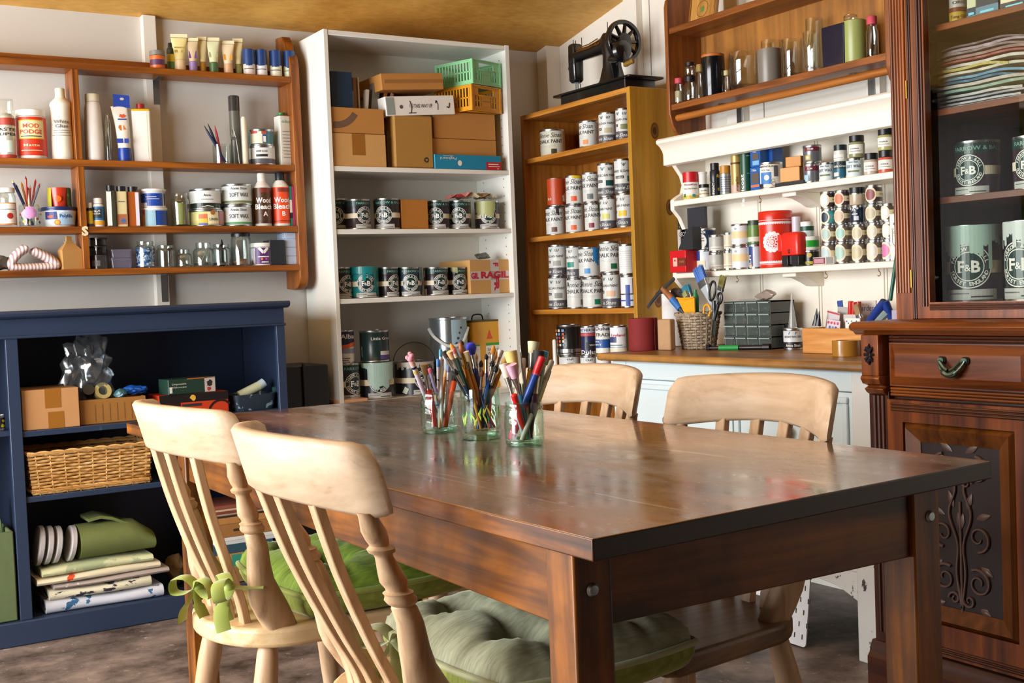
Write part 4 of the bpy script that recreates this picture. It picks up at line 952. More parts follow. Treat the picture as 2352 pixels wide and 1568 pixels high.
# second shelf, right bay
p = pl(SB, 188, 233, 213, .015); vessel(p, 'bottle', 'plain white tapered bottle standing right of the shelf divider', 'bottle', [(0, 0), (.95, 0), (1, .03), (.98, .4), (.86, .8), (.74, .88), (0, .89)], P('#e6e2dc', .35), None, (lidp(.76, .885, 1), P('#e2ddc6', .4)))
p = pl(SB, 236, 254, 260, .03); vessel(p, 'bottle', 'slim clear empty bottle between white bottle and blue tube', 'bottle', [(0, 0), (.95, 0), (1, .02), (1, .8), (.5, .92), (.5, 1), (.4, 1), (.4, .93), (.9, .8), (.9, .03), (0, .03)], GLD)
def filler_tube():
    p = pl(SB, 258, 300, 213, .012); r, h = p.r*.86, p.h; t = thing('filler_tube', 'blue and white tube of filler standing on its cap, second shelf', 'tube', p.loc, p.rz)
    BL = P('#1d3f9c', .35); MB().lathe([(0, 0), (r*.86, 0), (r*.9, .004), (r*.86, h*.2), (0, h*.205)], BL, 24).build('cap', t)
    rings = []
    for k in range(9):
        f = k/8; z = h*(.2+.62*f); rings.append([(r*(.82+.24*f)*cos(a)-.006*f*f*2, (r*.8*(1-f)**.8+.0015)*sin(a), z) for a in (2*pi*j/20 for j in range(20))])
    m = MB().loft(rings, P('#e3ded2', .4)); d = Decal(); T = Matrix.Translation((-.004, -r*.84-h*.0245, 0)) @ Matrix.Rotation(radians(-7), 4, 'X')
    d.rect(-r*.8, r*.8, h*.27, h*.34, BL); d.splat(.0, h*.5, r*.5, P('#c86a28', .5), seed=4); d.rect(-r*.5, r*.6, h*.62, h*.64, BL); d.splat(.1*r, h*.68, r*.5, P('#d0502a', .5), seed=9, ry=r*.3); d.flat(m, T); m.build('tube_body', t, smooth=60)
    m = MB(); m.prism([(-r*1.15, h*.80), (r*1.0, h*.80), (r*1.0, h*.97), (r*.85, h*1.0-.004), (-r*1.15, h)], -.0016, .0016, BL, 'xz'); d = Decal(); d.disc(0, h*.93, r*.28, P('#b9b4a6', .6), ry=r*.18); d.flat(m, Matrix.Translation((0, -.0016, 0))); m.build('hanging_tab', t, smooth=0)
filler_tube()
p = pl(SB, 297, 346, 234, .02); 
t = thing('solvent_tin', 'flat white tin with yellow top and red screw cap', 'tin', p.loc, p.rz); w, h = p.r*.93, p.h
MB().loft([[(u, v, z) for u, v in rrect(2*w, w*1.3, .008)] for z in (0, h*.86)], WH).loft([[(u, v, z) for u, v in rrect(2*w*s, w*1.3*s, .008)] for z, s in ((h*.86, 1.02), (h*.89, 1.02), (h*.91, .7))], P('#d8b01e', .4)).box(w*.62, w*.66, -w*.655, -w*.645, .01, h*.85, P('#c9a81c', .5)).box(w*.985, w*1.005, -w*.5, w*.5, .01, h*.85, P('#d8b01e', .4)).build('body', t)
MB().lathe([(0, h*.9), (w*.42, h*.9), (w*.42, h*.99), (0, h)], P('#a01e1e', .4), 20).build('cap', t)
# glass of pens and knives
def pencup():
    p = pl(SB, 487, 530, 352, .02); p = pl(SB, 487, 530, 330, .02); t = thing('glass_tumbler', 'short glass tumbler holding pens on the second shelf', 'glass', p.loc, p.rz)
    r, h = p.r, p.h; MB().lathe([(a*r, b*h) for a, b in GLASSC], GLD, 28).build('body', t); return p
pcup = pencup()
def stick(name, label, cat, p0, p1, r, mat, tip=None, tipname='tip', tiplen=.02, group=None, r1=None, seg=10, ferr=None):
    "a pen, brush or stick from its foot p0 to its end p1"
    p0, p1 = Vector(p0), Vector(p1); L = (p1-p0).length; q = (p1-p0).to_track_quat('Z', 'Y')
    t = thing(name, label, cat, p0, group=group, rot=q.to_euler())
    MB().lathe([(0, 0), (r*.8, 0), (r, .002), (r1 or r, L-tiplen), (0, L-tiplen)], mat, seg).build('shaft', t)
    if tip: tip(t, r1 or r, L-tiplen, L)
    return t
def coneTip(mat, mat2=None): return lambda t, r, a, b: MB().lathe([(0, a), (r, a), (r*.25, b-.003), (0, b)], mat, 10).build('tip', t)
def capTip(mat): return lambda t, r, a, b: MB().lathe([(0, a), (r*1.12, a), (r*1.12, b-.002), (r*.8, b), (0, b)], mat, 12).build('cap', t)
cx, cy, cz = pcup.loc
for i, (px, py, c, nm, tt) in enumerate(((468, 287, '#25325e', 'navy ballpoint pen with black clip leaning left in pen glass', '#17171a'), (477, 283, '#1b2038', 'black ballpoint pen leaning in pen glass', '#101014'), (493, 287, '#b01830', 'red pen with pointed end in pen glass', '#c01f38'), (486, 300, '#7a1e2a', 'dark red pen leaning left in pen glass', '#8a1e2c'))):
    e = onY(px, py, cy+.004*i-.004); stick('pen', nm, 'pen', (cx+.010-.004*i, cy+.004*(i-1.5), cz+.008), e, .0045, P(c, .35), coneTip(P(tt, .4)), tiplen=.03, group='pens in the glass tumbler')
# scissors and the tall marker behind
p = pl(SB, 521, 551, 218, .05); r, h = p.r*.86, p.h
t = thing('marker', 'tall grey glass tube with dark cap standing behind the pens', 'tube', p.loc, p.rz)
MB().lathe([(0, 0), (r, 0), (r, h*.78), (0, h*.78)], P('#5d5c52', .3), 20).build('body', t); MB().lathe([(0, h*.78), (r*1.03, h*.78), (r*1.03, h*.99), (r*.9, h), (0, h)], P('#3a3634', .15), 20).build('cap', t)
p = pl(SB, 552, 566, 267, .02); MB().lathe([(0, 0), (p.r, 0), (p.r*.9, p.h*.95), (p.r*.6, p.h), (0, p.h)], P('#ded8bf', .5), 16).build('glue_stick', loc=p.loc)
tag(bpy.data.objects['glue_stick'], 'thin cream stick standing upright next to the stacked small tins', 'stick')
p = pl(SB, 523, 548, 296, .012); t = thing('clip', 'grey metal clip tool standing beside the pen glass', 'clip', p.loc, p.rz); w, h = p.r, p.h
for s in (-1, 1): MB().tube(cr([(s*w*.1, 0, h), (s*w*.5, 0, h*.7), (s*w*.75, 0, h*.3), (s*w*.9, 0, .003)], 4), [.004]*13, P('#77756c', .35, .6), 8, flat=.0025).build('arm', t)
MB().lathe([(0, -.005), (.006, -.005), (.006, .005), (0, .005)], STEEL, 14).build('pivot', t, loc=(0, 0, h*.75), rot=(radians(90), 0, 0))
p = pl(SB, 569, 632, 333, .012); a = p; tin(p, 'small grey and white wax tin under a teal tin on second shelf', P('#dcdcd6', .4), marks(('b', .05, .32, GREYB), ('t', 'ANNIE SLOAN', 0, .66, .1, INK, .6), ('r', -.3, .3, .42, .54, INK)))
p = pl(SB, 568, 628, 295, .014, on=a.top); tin(p, 'small teal tin with cream label stacked on a grey wax tin', P('#3f7f86', .35), marks(('r', -.75, .1, .12, .85, P('#e0dcc4', .5)), ('r', -.7, -.2, .72, .9, P('#b84a3a', .5)), ('r', .1, .35, .2, .62, P('#2a4a9a', .5)), ('r', .14, .31, .2, .55, PAPER), ('r', .05, .35, .68, .85, P('#b84a3a', .5))))
p = pl(SB, 627, 676, 256, .02); w, h = p.r*.95, p.h
t = thing('oil_tin', 'tall white rectangular tin with green cap at right end of second shelf', 'tin', p.loc, p.rz+.5)
m = MB().loft([[(u, v, z) for u, v in rrect(w*1.7, w*1.3, .004)] for z in (0, h*.93)], P('#dfdfd4', .4)).loft([[(u*s, v*s, z) for u, v in rrect(w*1.7, w*1.3, .004)] for z, s in ((h*.93, 1), (h*.955, .8))], TINM); d = Decal()
d.text('olio', -w*.2, h*.8, h*.06, P('#2f9a72', .5), w=w*.9)
for k in range(9): d.rect(-w*.6, w*.5*(1 if k % 3 else .6), h*(.15+.06*k), h*(.165+.06*k), P('#8f988a', .5))
d.flat(m, Matrix.Translation((0, -w*.652, 0))); m.build('body', t); MB().lathe([(0, h*.95), (w*.36, h*.95), (w*.36, h), (0, h)], P('#23843c', .4), 20).build('cap', t, loc=(-w*.3, 0, 0))
# third shelf, left bay
p = pl(SC_, -8, 36, 430, .015); vessel(p, 'jar', 'glass jar with white lid and strawberry label at left edge, third shelf', 'jar', JAR, GLD, marks(('r', -.34, .26, .06, .62, P('#c87a3a', .5)), ('r', -.30, .22, .09, .59, P('#e6dcd0', .55)), ('d', .06, .28, .075, P('#b02a20', .5)), ('r', -.2, .2, .44, .455, GREYB)), (lidp(.9, .88, 1), WH), 'lid')
p = pl(SC_, 41, 91, 468, .015); pj = p; vessel(p, 'jar', 'decorated glass jar with pink star holding coloured pencils', 'jar', [(0, 0), (.95, 0), (1, .04), (1, .9), (.9, 1), (.84, 1), (.93, .88), (.93, .07), (0, .06)], GLD, marks(*[('s', -.5+.09*k, .2+.5*((k*37) % 10)/10, .07, P(('#c8b83a', '#b0402a', '#3f6a3a', '#d8c44a')[k % 4], .5), k) for k in range(12)], ('s', 0, .58, .30, P('#c88ac0', .5), 5), ('s', 0, .58, .24, P('#cf94c8', .5), 15)))
x, y, z = p.loc
for i, (px, py, c, c2, nm) in enumerate(((27, 412, '#2a3560', '#d8c080', 'navy pencil leaning furthest left in pencil jar'), (33, 418, '#1d2a50', '#cfc8a0', 'dark blue pencil in the pencil jar'), (48, 416, '#d8921e', '#d8921e', 'orange pencil in the pencil jar'), (59, 403, '#b8301e', '#7a1e14', 'tallest red pencil in the pencil jar'), (64, 428, '#d8cfc4', '#b8301e', 'white pencil with red end in the pencil jar'), (82, 410, '#a8281e', '#c8301e', 'red pencil leaning right in the pencil jar'), (92, 420, '#5a5a6a', '#b02830', 'grey pencil leaning furthest right in jar'), (70, 424, '#c03a22', '#e0b080', 'short red pencil in the middle of pencil jar'))):
    e = onY(px, py, y+.012*((i % 3)-1)); stick('pencil', nm, 'pencil', (x-(e.x-x)*.25+.004*((i % 3)-1), y+.006*((i % 4)-1.5), z+.008), e, .0038, P(c, .4), coneTip(P(c2, .5)), tiplen=.012, group='pencils in the decorated jar', seg=6)
p = pl(SC_, 93, 176, 474, .012); tub = p; vessel(p, 'filler_tub', 'white filler tub with navy lid, tinted bucket standing on it', 'tub', [(0, 0), (.86, 0), (.88, .02), (1, .84), (0, .85)], P('#dfe4e8', .35), marks(('r', -.72, -.12, .38, .76, P('#20307a', .45)), ('s', -.42, .52, .2, P('#c8502a', .5), 3, .08), ('r', .0, .8, .12, .7, P('#9cc0dc', .5)), ('^',), ('t', 'Polyfilla', .34, .46, .17, P('#20307a', .5), .62), ('d', -.1, .22, .14, P('#d87a2a', .5)), ('d', -.1, .22, .08, P('#e8b03a', .5))), ([(0, .84), (1.03, .82), (1.04, .9), (1.02, .92), (1.02, 1), (.98, 1.01), (0, 1)], P('#1d2c62', .35)), 'lid', dr=1.0, mats=None)
p = pl(SC_, 107, 162, 430, .02, on=tub.top+.001); vessel(p, 'toy_bucket', 'small rainbow tinted plastic bucket upside on the filler tub', 'bucket', [(0, 0), (.76, 0), (1, 1), (.95, 1), (.72, .06), (0, .05)], P('#b8341c', .25), marks(('v', -1.1, -.42, .0, 1.0, P('#a8a020', .3)), ('v', .42, .8, .02, .98, P('#2a6a4a', .3)), ('v', .8, 1.2, .02, .98, P('#1f4a6a', .3)), ('d', .5, .6, .1, P('#3fa04a', .3)), ('d', -.05, .4, .16, P('#d8601c', .3))), dr=.99)
# third shelf, right bay
p = pl(SC_, 197, 213, 465, .012); vessel(p, 'bottle', 'tiny yellow bottle with white cap just right of the divider', 'bottle', [(0, 0), (1, 0), (1, .76), (0, .77)], P('#d2b01e', .4), marks(('b', 0, .12, P('#3a3048', .5)), ('b', .66, .78, INK)), (lidp(.7, .77, 1), WH))
p = pl(SC_, 210, 238, 454, .012); vessel(p, 'pill_bottle', 'white bottle with blue label next to the tiny yellow bottle', 'bottle', [(0, 0), (.95, 0), (1, .02), (1, .72), (.8, .80), (0, .81)], WH, marks(('b', .22, .70, P('#2a6a9a', .45)), ('r', -.2, .1, .3, .62, P('#283038', .5)), ('b', .06, .2, P('#d8a02a', .5)), ('^',), ('t', 'GLUE', -.05, .52, .06, WH, .22), ('t', 'EXTRA', -.05, .42, .06, WH, .22)), (lidp(.78, .81, 1), WH))
for i, (a, b, yt, c, c2, nm) in enumerate(((240, 265, 424, '#3a3a2c', '#d8dcd8', 'dark green bottle with black cap, first of three slim bottles'), (263, 291, 426, '#c8ba8c', '#b07a5a', 'cream slim bottle with black cap and blue emblem, middle of three'), (289, 319, 427, '#a05016', '#c8c4d0', 'brown slim bottle with black cap, last of three'))):
    p = pl(SC_, a, b, yt, .012); w, h = p.r*.92, p.h; t = thing('slim_bottle', nm, 'bottle', p.loc, p.rz, 'three slim square bottles on the third shelf')
    m = MB().loft([[(u, v, z) for u, v in rrect(2*w, 2*w, .004)] for z in (0, h*.86)], P(c, .3)); d = Decal()
    if i == 1: d.rect(-w*.8, w*.8, h*.05, h*.3, P('#9a5a3a', .5)); d.up(); d.disc(w*.2, h*.14, w*.42, P('#3a5a9a', .5)); d.rect(-w*.6, w*.6, h*.6, h*.62, GREYB)
    else: d.rect(w*(-.85 if i == 0 else .35), w*(.1 if i == 0 else .95), h*.02, h*.84, P(c2, .5))
    d.flat(m, Matrix.Translation((0, -w, 0))); m.build('body', t); MB().lathe([(0, h*.86), (w*.85, h*.86), (w*.85, h*.99), (0, h)], BLK, 20).build('cap', t)
p = pl(SC_, 320, 384, 476, .012); a_ = p; tin(p, 'lower blue and white plastic paint tub under another, third shelf', P('#c8d4dc', .35), marks(('r', .1, 1.2, .04, .84, P('#1d4aa8', .4)), ('r', -1.1, -.45, .05, .6, P('#e0b070', .5)), ('d', -.5, .75, .12, P('#c84a2a', .5)), ('r', -.45, .1, .04, .84, P('#8fb8c8', .5)), ('b', .9, 1.0, WH)), lid=WH, rim=WH, name='paint_tub', cat='tub')
p = pl(SC_, 318, 380, 433, .014, on=a_.top); tin(p, 'upper blue and white plastic paint tub stacked on another, third shelf', P('#d6dce2', .35), marks(('r', -.75, .6, .0, .76, P('#1c46a6', .4)), ('r', -.8, -.3, .02, .26, P('#c8ccd8', .5)), ('r', .72, .82, .1, .75, INK), ('^',), ('r', -.35, .2, .55, .58, WH), ('r', -.3, .35, .44, .47, WH), ('b', .9, 1.0, WH)), lid=WH, rim=WH, name='paint_tub', cat='tub')
p = pl(SC_, 390, 433, 441, .02); vessel(p, 'jar', 'open glass jar with a strip of green paper inside, third shelf', 'jar', JAR, GLD, None, None, fill=([(0, .06), (.5, .06), (.5, .7), (.46, .7), (0, .66)], P('#a9b06a', .6)), fillname='paper_roll')
p = pl(SC_, 433, 513, 480, .012); a_ = p; tin(p, 'yellow linen paint tin under a white wax tin, third shelf', P('#d9cf8a', .4), marks(('r', -.45, .05, .46, .72, P('#d8663a', .5)), ('r', -.45, .05, .22, .46, P('#e0b42a', .5)), ('r', -.45, .05, .08, .2, P('#5a6aa0', .5)), ('r', .1, .75, .15, .85, P('#e6dcb4', .5)), ('d', .38, .8, .14, P('#a8702a', .5)), ('r', .78, 1.4, .1, .9, P('#c8909a', .5)), ('^',), ('t', 'LINEN', .42, .34, .15, INK, .5)))
p = pl(SC_, 433, 507, 432, .014, on=a_.top); tin(p, 'white wax tin with black band stacked on the yellow tin', P('#dde0dc', .4), marks(('b', .0, .30, P('#1c2a26', .3)), ('l', ((-.2, .1), (.1, .16), (.4, .12)), .03, PAPER), ('r', -.2, .4, .46, .49, GREYB), ('t', 'Annie', .1, .62, .12, INK, .35)))
for i, (yt, on) in enumerate(((470, None), (421, 1))):
    p = pl(SC_, 507, 579, yt, .012, on=a_.top if on else None); a_ = p
    tin(p, 'white soft wax tin with green stripe, %s of a pair beside brown bottle' % ('lower', 'upper')[i], P('#d9dfde', .4), marks(('b', .1, .2, P('#4f9a6a' if i == 0 else '#6a7a4a', .5)), ('t', 'SOFT WAX', .12, .38, .2, P('#33383c', .5), .95), ('t', 'Annie Sloan', .1, .72, .12, GREYB, .8)), group='soft wax tins on the third shelf')
for i, (a, b, yt, c, cc, nm, L) in enumerate(((580, 619, 396, '#4a2c14', '#e6e2d6', 'brown bottle of wood bleach with white cap, third shelf', 'A'), (620, 663, 394, '#e0481c', '#1a1e28', 'orange bottle of wood bleach with black cap, third shelf', 'B'))):
    p = pl(SC_, a, b, yt, .012); vessel(p, 'bleach_bottle', nm, 'bottle', [(0, 0), (.95, 0), (1, .01), (1, .70), (.95, .745), (.45, .86), (.45, .87), (0, .87)], P('#dcd8ce', .35), marks(('b', .05, .72, P(c, .4)), ('^',), ('t', 'Wood', .03, .44, .095, WH, .3, .03), ('t', 'Bleach', .03, .32, .095, WH, .36, .03), ('t', L, .05, .19, .085, WH, None, .02), ('r', -.05, .17, .63, .70, P('#7a2a1a', .5)), ('r', -.2, .2, .09, .1, P('#2a1a10', .5))), ([(0, .85), (.50, .85), (.50, .985), (.46, 1), (0, 1)], P(cc, .4)), group='wood bleach bottles')
q = pl(SC_, 664, 696, 428, .02, box=True); x0, y0, z0 = q.loc
for i, (c, k) in enumerate((('#1f8a76', 1.0), ('#c03a6a', 1.0), ('#5a4a9a', .99), ('#a83a58', .98), ('#2a9a6a', .97), ('#e2dcc8', 1.03))):
    w = q.w/6; m = MB().box(0, w*.92, 0, .09, 0, q.h*k, P(c, .5))
    if i == 0: m.box(-.0006, w*.9, -.0006, .001, q.h*.34, q.h*.66, PAPER).box(-.0006, w*.9, -.0008, .001, q.h*.2, q.h*.33, P('#1f2a38', .5))
    tag(m.build('card_pack', loc=(x0-q.w/2+i*w, y0, z0), smooth=0), '%s packet of card standing upright at right end of third shelf' % (('teal', 'magenta', 'violet', 'crimson', 'green', 'cream')[i]), 'card pack', 'coloured card packs on the third shelf')
# bottom shelf, left bay
q = onY(10, 618, LSF+.07); crumple('plastic_bag', 'small grey crumpled bag at left edge of the lowest shelf', 'bag', (q.x-.01, LSF+.06, LZ['D']), .045, .045, .03, P('#5a564e', .5), 3)
def pouch():
    a, b = onY(22, 600, LSF+.03), onY(136, 600, LSF+.03); w = b.x-a.x; cx = (a.x+b.x)/2; h = onY(68, 566, LSF+.03).z-LZ['D']
    m_, nt, bs_, o_ = _new('striped_cloth'); L = nt.links.new; tc = N(nt, 'ShaderNodeTexCoord'); wv = N(nt, 'ShaderNodeTexWave', Scale=28.0, Distortion=1.0); wv.inputs['Detail Scale'].default_value = 1
    L(tc.outputs['UV'] if False else tc.outputs['Object'], wv.inputs[0]); r = N(nt, 'ShaderNodeValToRGB'); r.color_ramp.elements[0].color = lin('#b08a8a'); r.color_ramp.elements[0].position = .3; r.color_ramp.elements[1].color = lin('#e6dcd4'); r.color_ramp.elements[1].position = .5
    L(wv.outputs[1] if False else wv.outputs[0], r.inputs[0]); L(r.outputs[0], bs_.inputs['Base Color']); bs_.inputs['Roughness'].default_value = .8
    m = MB(); rings = []
    path = cr([(-w*.12, 0, h*.97), (-w*.30, 0, h*.72), (-w*.46, 0, h*.30), (-w*.36, 0, .012), (0, 0, .010), (w*.36, 0, .012), (w*.46, 0, h*.24), (w*.25, 0, h*.60), (-w*.02, 0, h*.86)], 5)
    m.tube(path, [.010]+[.016]*39+[.008], m_, 12, flat=.045, up=(0, 1, 0)); t = m.build('striped_pouch', loc=(cx, LSF+.06, LZ['D']), smooth=80)
    tag(t, 'pink and white striped cloth pouch slumped on the lowest shelf', 'pouch')
pouch()
p = pl(SD, 138, 190, 541, .015, box=True); w, h = p.w, p.h; t = thing('paper_bag', 'brown kraft paper bag with folded top on the lowest shelf', 'bag', p.loc, .15); K = P('#b98a4e', .7)
m = MB().loft([[(-w*.44, 0, 0), (w*.44, 0, 0), (w*.44, .05, 0), (-w*.44, .05, 0)], [(-w*.46, 0, h*.58), (w*.46, 0, h*.58), (w*.44, .05, h*.58), (-w*.44, .05, h*.58)], [(-w*.15, .018, h*.82), (w*.12, .018, h*.82), (w*.12, .03, h*.82), (-w*.15, .03, h*.82)], [(-w*.16, .016, h), (w*.10, .02, h*.99), (w*.10, .024, h*.99), (-w*.16, .022, h)]], K); m.build('body', t, smooth=20)
MB().loft([[(-w*.2, .014, h*.80), (w*.16, .014, h*.80), (w*.16, .034, h*.80), (-w*.2, .034, h*.80)], [(-w*.2, .014, h*.84), (w*.16, .014, h*.84), (w*.16, .034, h*.84), (-w*.2, .034, h*.84)]], P('#a8843c', .6)).build('tie', t)
# bottom shelf, right bay
p = pl(SD, 204, 248, 585, .015); a_ = p; vessel(p, 'pot_stack', 'smoky stackable screw pots in a tower right of the divider', 'pots', [(0, 0), (1, 0), (1, .9), (.95, .92), (.95, 1), (0, 1)], P('#3a3838', .2), marks(('r', -.5, .1, .2, .6, P('#6a6666', .4))))
for i, (y0_, y1_) in enumerate(((585, 564), (564, 545))):
    p = pl(SD, 205+i, 247-i, y1_, .015, on=a_.top); a_ = p
    vessel(p, 'screw_pot', 'clear screw pot with black rim, %s on the smoky pot tower' % ('lower', 'topmost')[i], 'pot', [(0, 0), (.96, 0), (1, .05), (1, .82), (.93, .82), (.93, .06), (0, .05)], glass('#c8c8c6', 1.2, '#3f4444'), None, (lidp(1.03, .82, 1), BLK), 'rim', group='clear screw pots')
for i, (yt, on) in enumerate(((592, None), (572, 1))):
    p = pl(SD, 252, 305, yt, .015, on=a_.top if on else None); a_ = p
    t = thing('plastic_box', 'lilac clear plastic box, %s of the pair on lowest shelf' % ('lower', 'upper')[i], 'box', p.loc, p.rz, 'lilac plastic boxes'); w = p.r*.95; M_ = glass('#c8c2dc', 1.4, '#8a84a8', clear=.72)
    MB().loft([[(u, v, z) for u, v in rrect(2*w*s, 1.5*w*s, .008)] for z, s in ((.0005, .92), (p.h*.75, .97))], M_).build('body', t); MB().loft([[(u, v, z) for u, v in rrect(2*w, 1.55*w, .008)] for z in (p.h*.75, p.h)], M_).build('lid', t)
p = pl(SD, 309, 356, 553, .015); t = vessel(p, 'jar', 'glass jar full of blue and white buttons on the lowest shelf', 'jar', JAR, GLD, fill=([(0, .06), (.9, .06), (.9, .7), (.6, .78), (0, .78)], P('#6d8fb8', .4)))
q = random.Random(3); m = MB(); r, h = p.r, p.h
for k in range(150):
    a = q.uniform(-1.6, 1.6); z = q.uniform(.08, .72)*h; T = Matrix.Translation((r*.915*sin(a), -r*.915*cos(a), z)) @ Matrix.Rotation(a, 4, 'Z') @ Matrix.Rotation(q.uniform(-.6, .6), 4, 'X') @ Matrix.Rotation(q.uniform(-1, 1), 4, 'Y')
    m.lathe([(0, -.001), (.004, -.001), (.004, .001), (0, .001)], P(q.choice(('#2f5fa0', '#e2e6ea', '#7fa8cc', '#1d3a70', '#cfd8de')), .4), 8, T @ Matrix.Rotation(pi/2, 4, 'X'))
o = m.build('button_fill', t); o['kind'] = 'stuff'
for (a, b, yt, nm, fl) in ((357, 402, 562, 'plain open glass jar right of the button jar', None), (403, 440, 572, 'short open glass jar with brownish dregs, lowest shelf', P('#6a5844', .5)), (441, 491, 556, 'square glass jar with a metal stirrer inside, lowest shelf', P('#4a463c', .5)), (485, 529, 560, 'round glass jar with a black nozzle bottle behind it', P('#5a5248', .5))):
    p = pl(SD, a, b, yt, .015); t = vessel(p, 'jar', nm, 'jar', SQJ if a in (441, 403) else JAR, GLD, fill=([(0, .06), (.88, .06), (.88, .16), (0, .17)], fl) if fl else None, group='empty glass jars on the lowest shelf')
    if a == 441: MB().tube([(-.012, -.004, .008), (.014, .004, p.h*.8)], .0022, STEEL, 6).build('stirrer', t)
p = pl(SD, 494, 524, 549, .07); vessel(p, 'nozzle_bottle', 'dark bottle with pointed black nozzle behind glass jar on lowest shelf', 'bottle', [(0, 0), (.8, 0), (.8, .6), (.4, .68), (0, .68)], P('#2a2826', .4), None, ([(0, .66), (.55, .66), (.5, .76), (.2, .82), (.08, 1), (0, 1)], BLK), 'nozzle')
p = pl(SD, 528, 576, 535, .015); vessel(p, 'jar', 'tall glass jar with black lid and a little copper wire, lowest shelf', 'jar', [(0, 0), (.92, 0), (1, .03), (1, .8), (.92, .88), (.86, .9), (.86, .95), (.8, .95), (.93, .8), (.93, .04), (0, .04)], GLD, None, (lidp(.93, .91, 1), BLK), 'lid', fill=([(0, .05), (.85, .05), (.88, .14), (.5, .22), (0, .2)], P('#8a6650', .5)))
p = pl(SD, 575, 623, 557, .015); vessel(p, 'powder_tub', 'white tub with purple label and white lid on the lowest shelf', 'tub', [(0, 0), (.95, 0), (1, .03), (1, .8), (0, .81)], WH, marks(('b', .06, .78, P('#552a6e', .4)), ('r', -.7, -.28, .08, .76, P('#d8d4dc', .5)), ('l', ((-.1, .78), (.1, .55), (.3, .78)), .12, WH), ('r', -.15, .35, .36, .4, PAPER), ('d', .02, .28, .05, P('#d87a2a', .5)), ('d', .2, .28, .05, P('#c8409a', .5)), ('r', 0, .3, .12, .17, PAPER)), (lidp(1.02, .82, 1), WH), 'lid', dr=1.004)
q = carton(SD, 619, 653, 551, .07, P('#20252c', .5), 'black box standing between purple tub and pale blue drawers', 'storage_box', back=.02)
p = pl(SD, 650, 697, 534, .03, box=True); t = thing('drawer_stack', 'pale blue stack of small drawers at right end of lowest shelf', 'drawers', p.loc, -.1); PB_ = P('#a9bcd6', .35)
rbox(-p.w/2+.001, p.w/2-.004, .003, .09, 0, p.h, PB_, 'case', t)
for k in range(4): rbox(-p.w/2+.007, p.w/2-.007, 0, .02, p.h*(k*.27+.01), p.h*min(1, k*.27+.26), P('#b8c8de', .35), 'drawer', t)
# wooden letter on the divider
d = Decal(); d.text('S', 0, 0, .030, P('#e6d6b0', .5), bold=.05); m = MB(); c_ = P('#e6d6b0', .5)
T0 = Matrix.Identity(4); d.flat(m, T0, eps=.004); n0 = len(m.v)
for pts, mat, lv in d.p:
    for i in range(len(pts)):
        (a, b), (c2, d2) = pts[i-1], pts[i]; m.add([(a, -.004, b), (c2, -.004, d2), (c2, 0, d2), (a, 0, b)], [(0, 1, 2, 3)], c_)
qq = onY(196, 540, LSF-.003); tag(m.build('wooden_letter', loc=(qq.x, LSF-.0005, qq.z), smooth=0), 'cream wooden letter fixed on the shelf divider', 'letter')
# ================================================================ white bookcase contents
W1, W2, W3, W4 = (('Y', WBF, z) for z in WZ)
BXG = 'cardboard boxes in the top of the white bookcase'
a_ = carton(W1, 763, 885, 307, .22, KRAFTL, 'kraft cardboard box with a strip of brown tape, bottom left of top compartment', group=BXG, tape=[(.36, .60, .35, 1.0)])
b_ = carton(W1, 761, 881, 248, .2, KRAFT, 'open cardboard box marked with a grey arc, holding files', group=BXG, on=a_.top+.001, open_=True, dec=lambda d, w, h: [d.ring(-w*.42, h*1.25, h*.82, h*1.08, P('#6e5340', .7), a0=262, a1=330)])
x0, y0, z0 = b_.loc
for i, (px, py, dx, w, dy, c, nm) in enumerate(((776, 167, 0, .085, .09, '#12304a', 'dark blue folder sticking up from the open box'), (772, 215, 0, .016, .04, '#8b8a80', 'grey papers low in front of the blue folder'), (786, 212, 0, .016, .05, '#b3a588', 'buff papers in the open box'), (797, 212, 0, .014, .06, '#8c95b0', 'bluish papers in the open box'), (812, 178, 0, .014, .09, '#8a6a48', 'brown folder edge in the open box'), (820, 178, 0, .007, .07, '#c0ae92', 'cream card in the open box'), (832, 205, .1, .012, .03, '#cfc8bc', 'white paper leaning in open box'), (845, 178, .15, .028, .05, '#6b6256', 'grey felt piece standing in the open box'), (864, 200, .3, .012, .04, '#9a5a1e', 'orange brown book leaning right in open box'), (876, 205, .32, .012, .05, '#b98a70', 'pinkish book leaning at right end of open box'))):
    q = onY(px, py, y0+.05+.01*(i % 4)); m = MB().box(-w/2, w/2, 0, dy if i else .012, 0, max(.03, q.z-z0-.006), P(c, .6))
    tag(m.build('folder' if i in (0, 4) else 'papers' if i < 7 else 'book', loc=(q.x, y0+.02+.006*i, z0+.005), rot=(0, dx, 0), bevel=.001, smooth=0), nm, 'papers', 'papers and folders in the open box')
rcy = lambda d, u, v, s, c: [d.ring(u, v, s*.55, s, c, a0=k*120+100, a1=k*120+190) for k in range(3)]+[d.poly([(u+s*1.25*cos(radians(k*120+188))*.98, v+s*1.25*sin(radians(k*120+188))*.98), (u+s*.3*cos(radians(k*120+190)), v+s*.3*sin(radians(k*120+190))), (u+s*.85*cos(radians(k*120+225)), v+s*.85*sin(radians(k*120+225)))], c) for k in range(3)]
c_ = carton(W1, 903, 993, 264, .22, P('#a87c38', .7), 'tall kraft carton with black recycling mark, middle of top compartment', group=BXG, dec=lambda d, w, h: rcy(d, w*.3, h*.16, h*.05, INK), bev=.006)
carton(W1, 888, 902, 300, .16, P('#6a5a42', .7), 'narrow dark carton squeezed beside the tall kraft carton', back=.05)
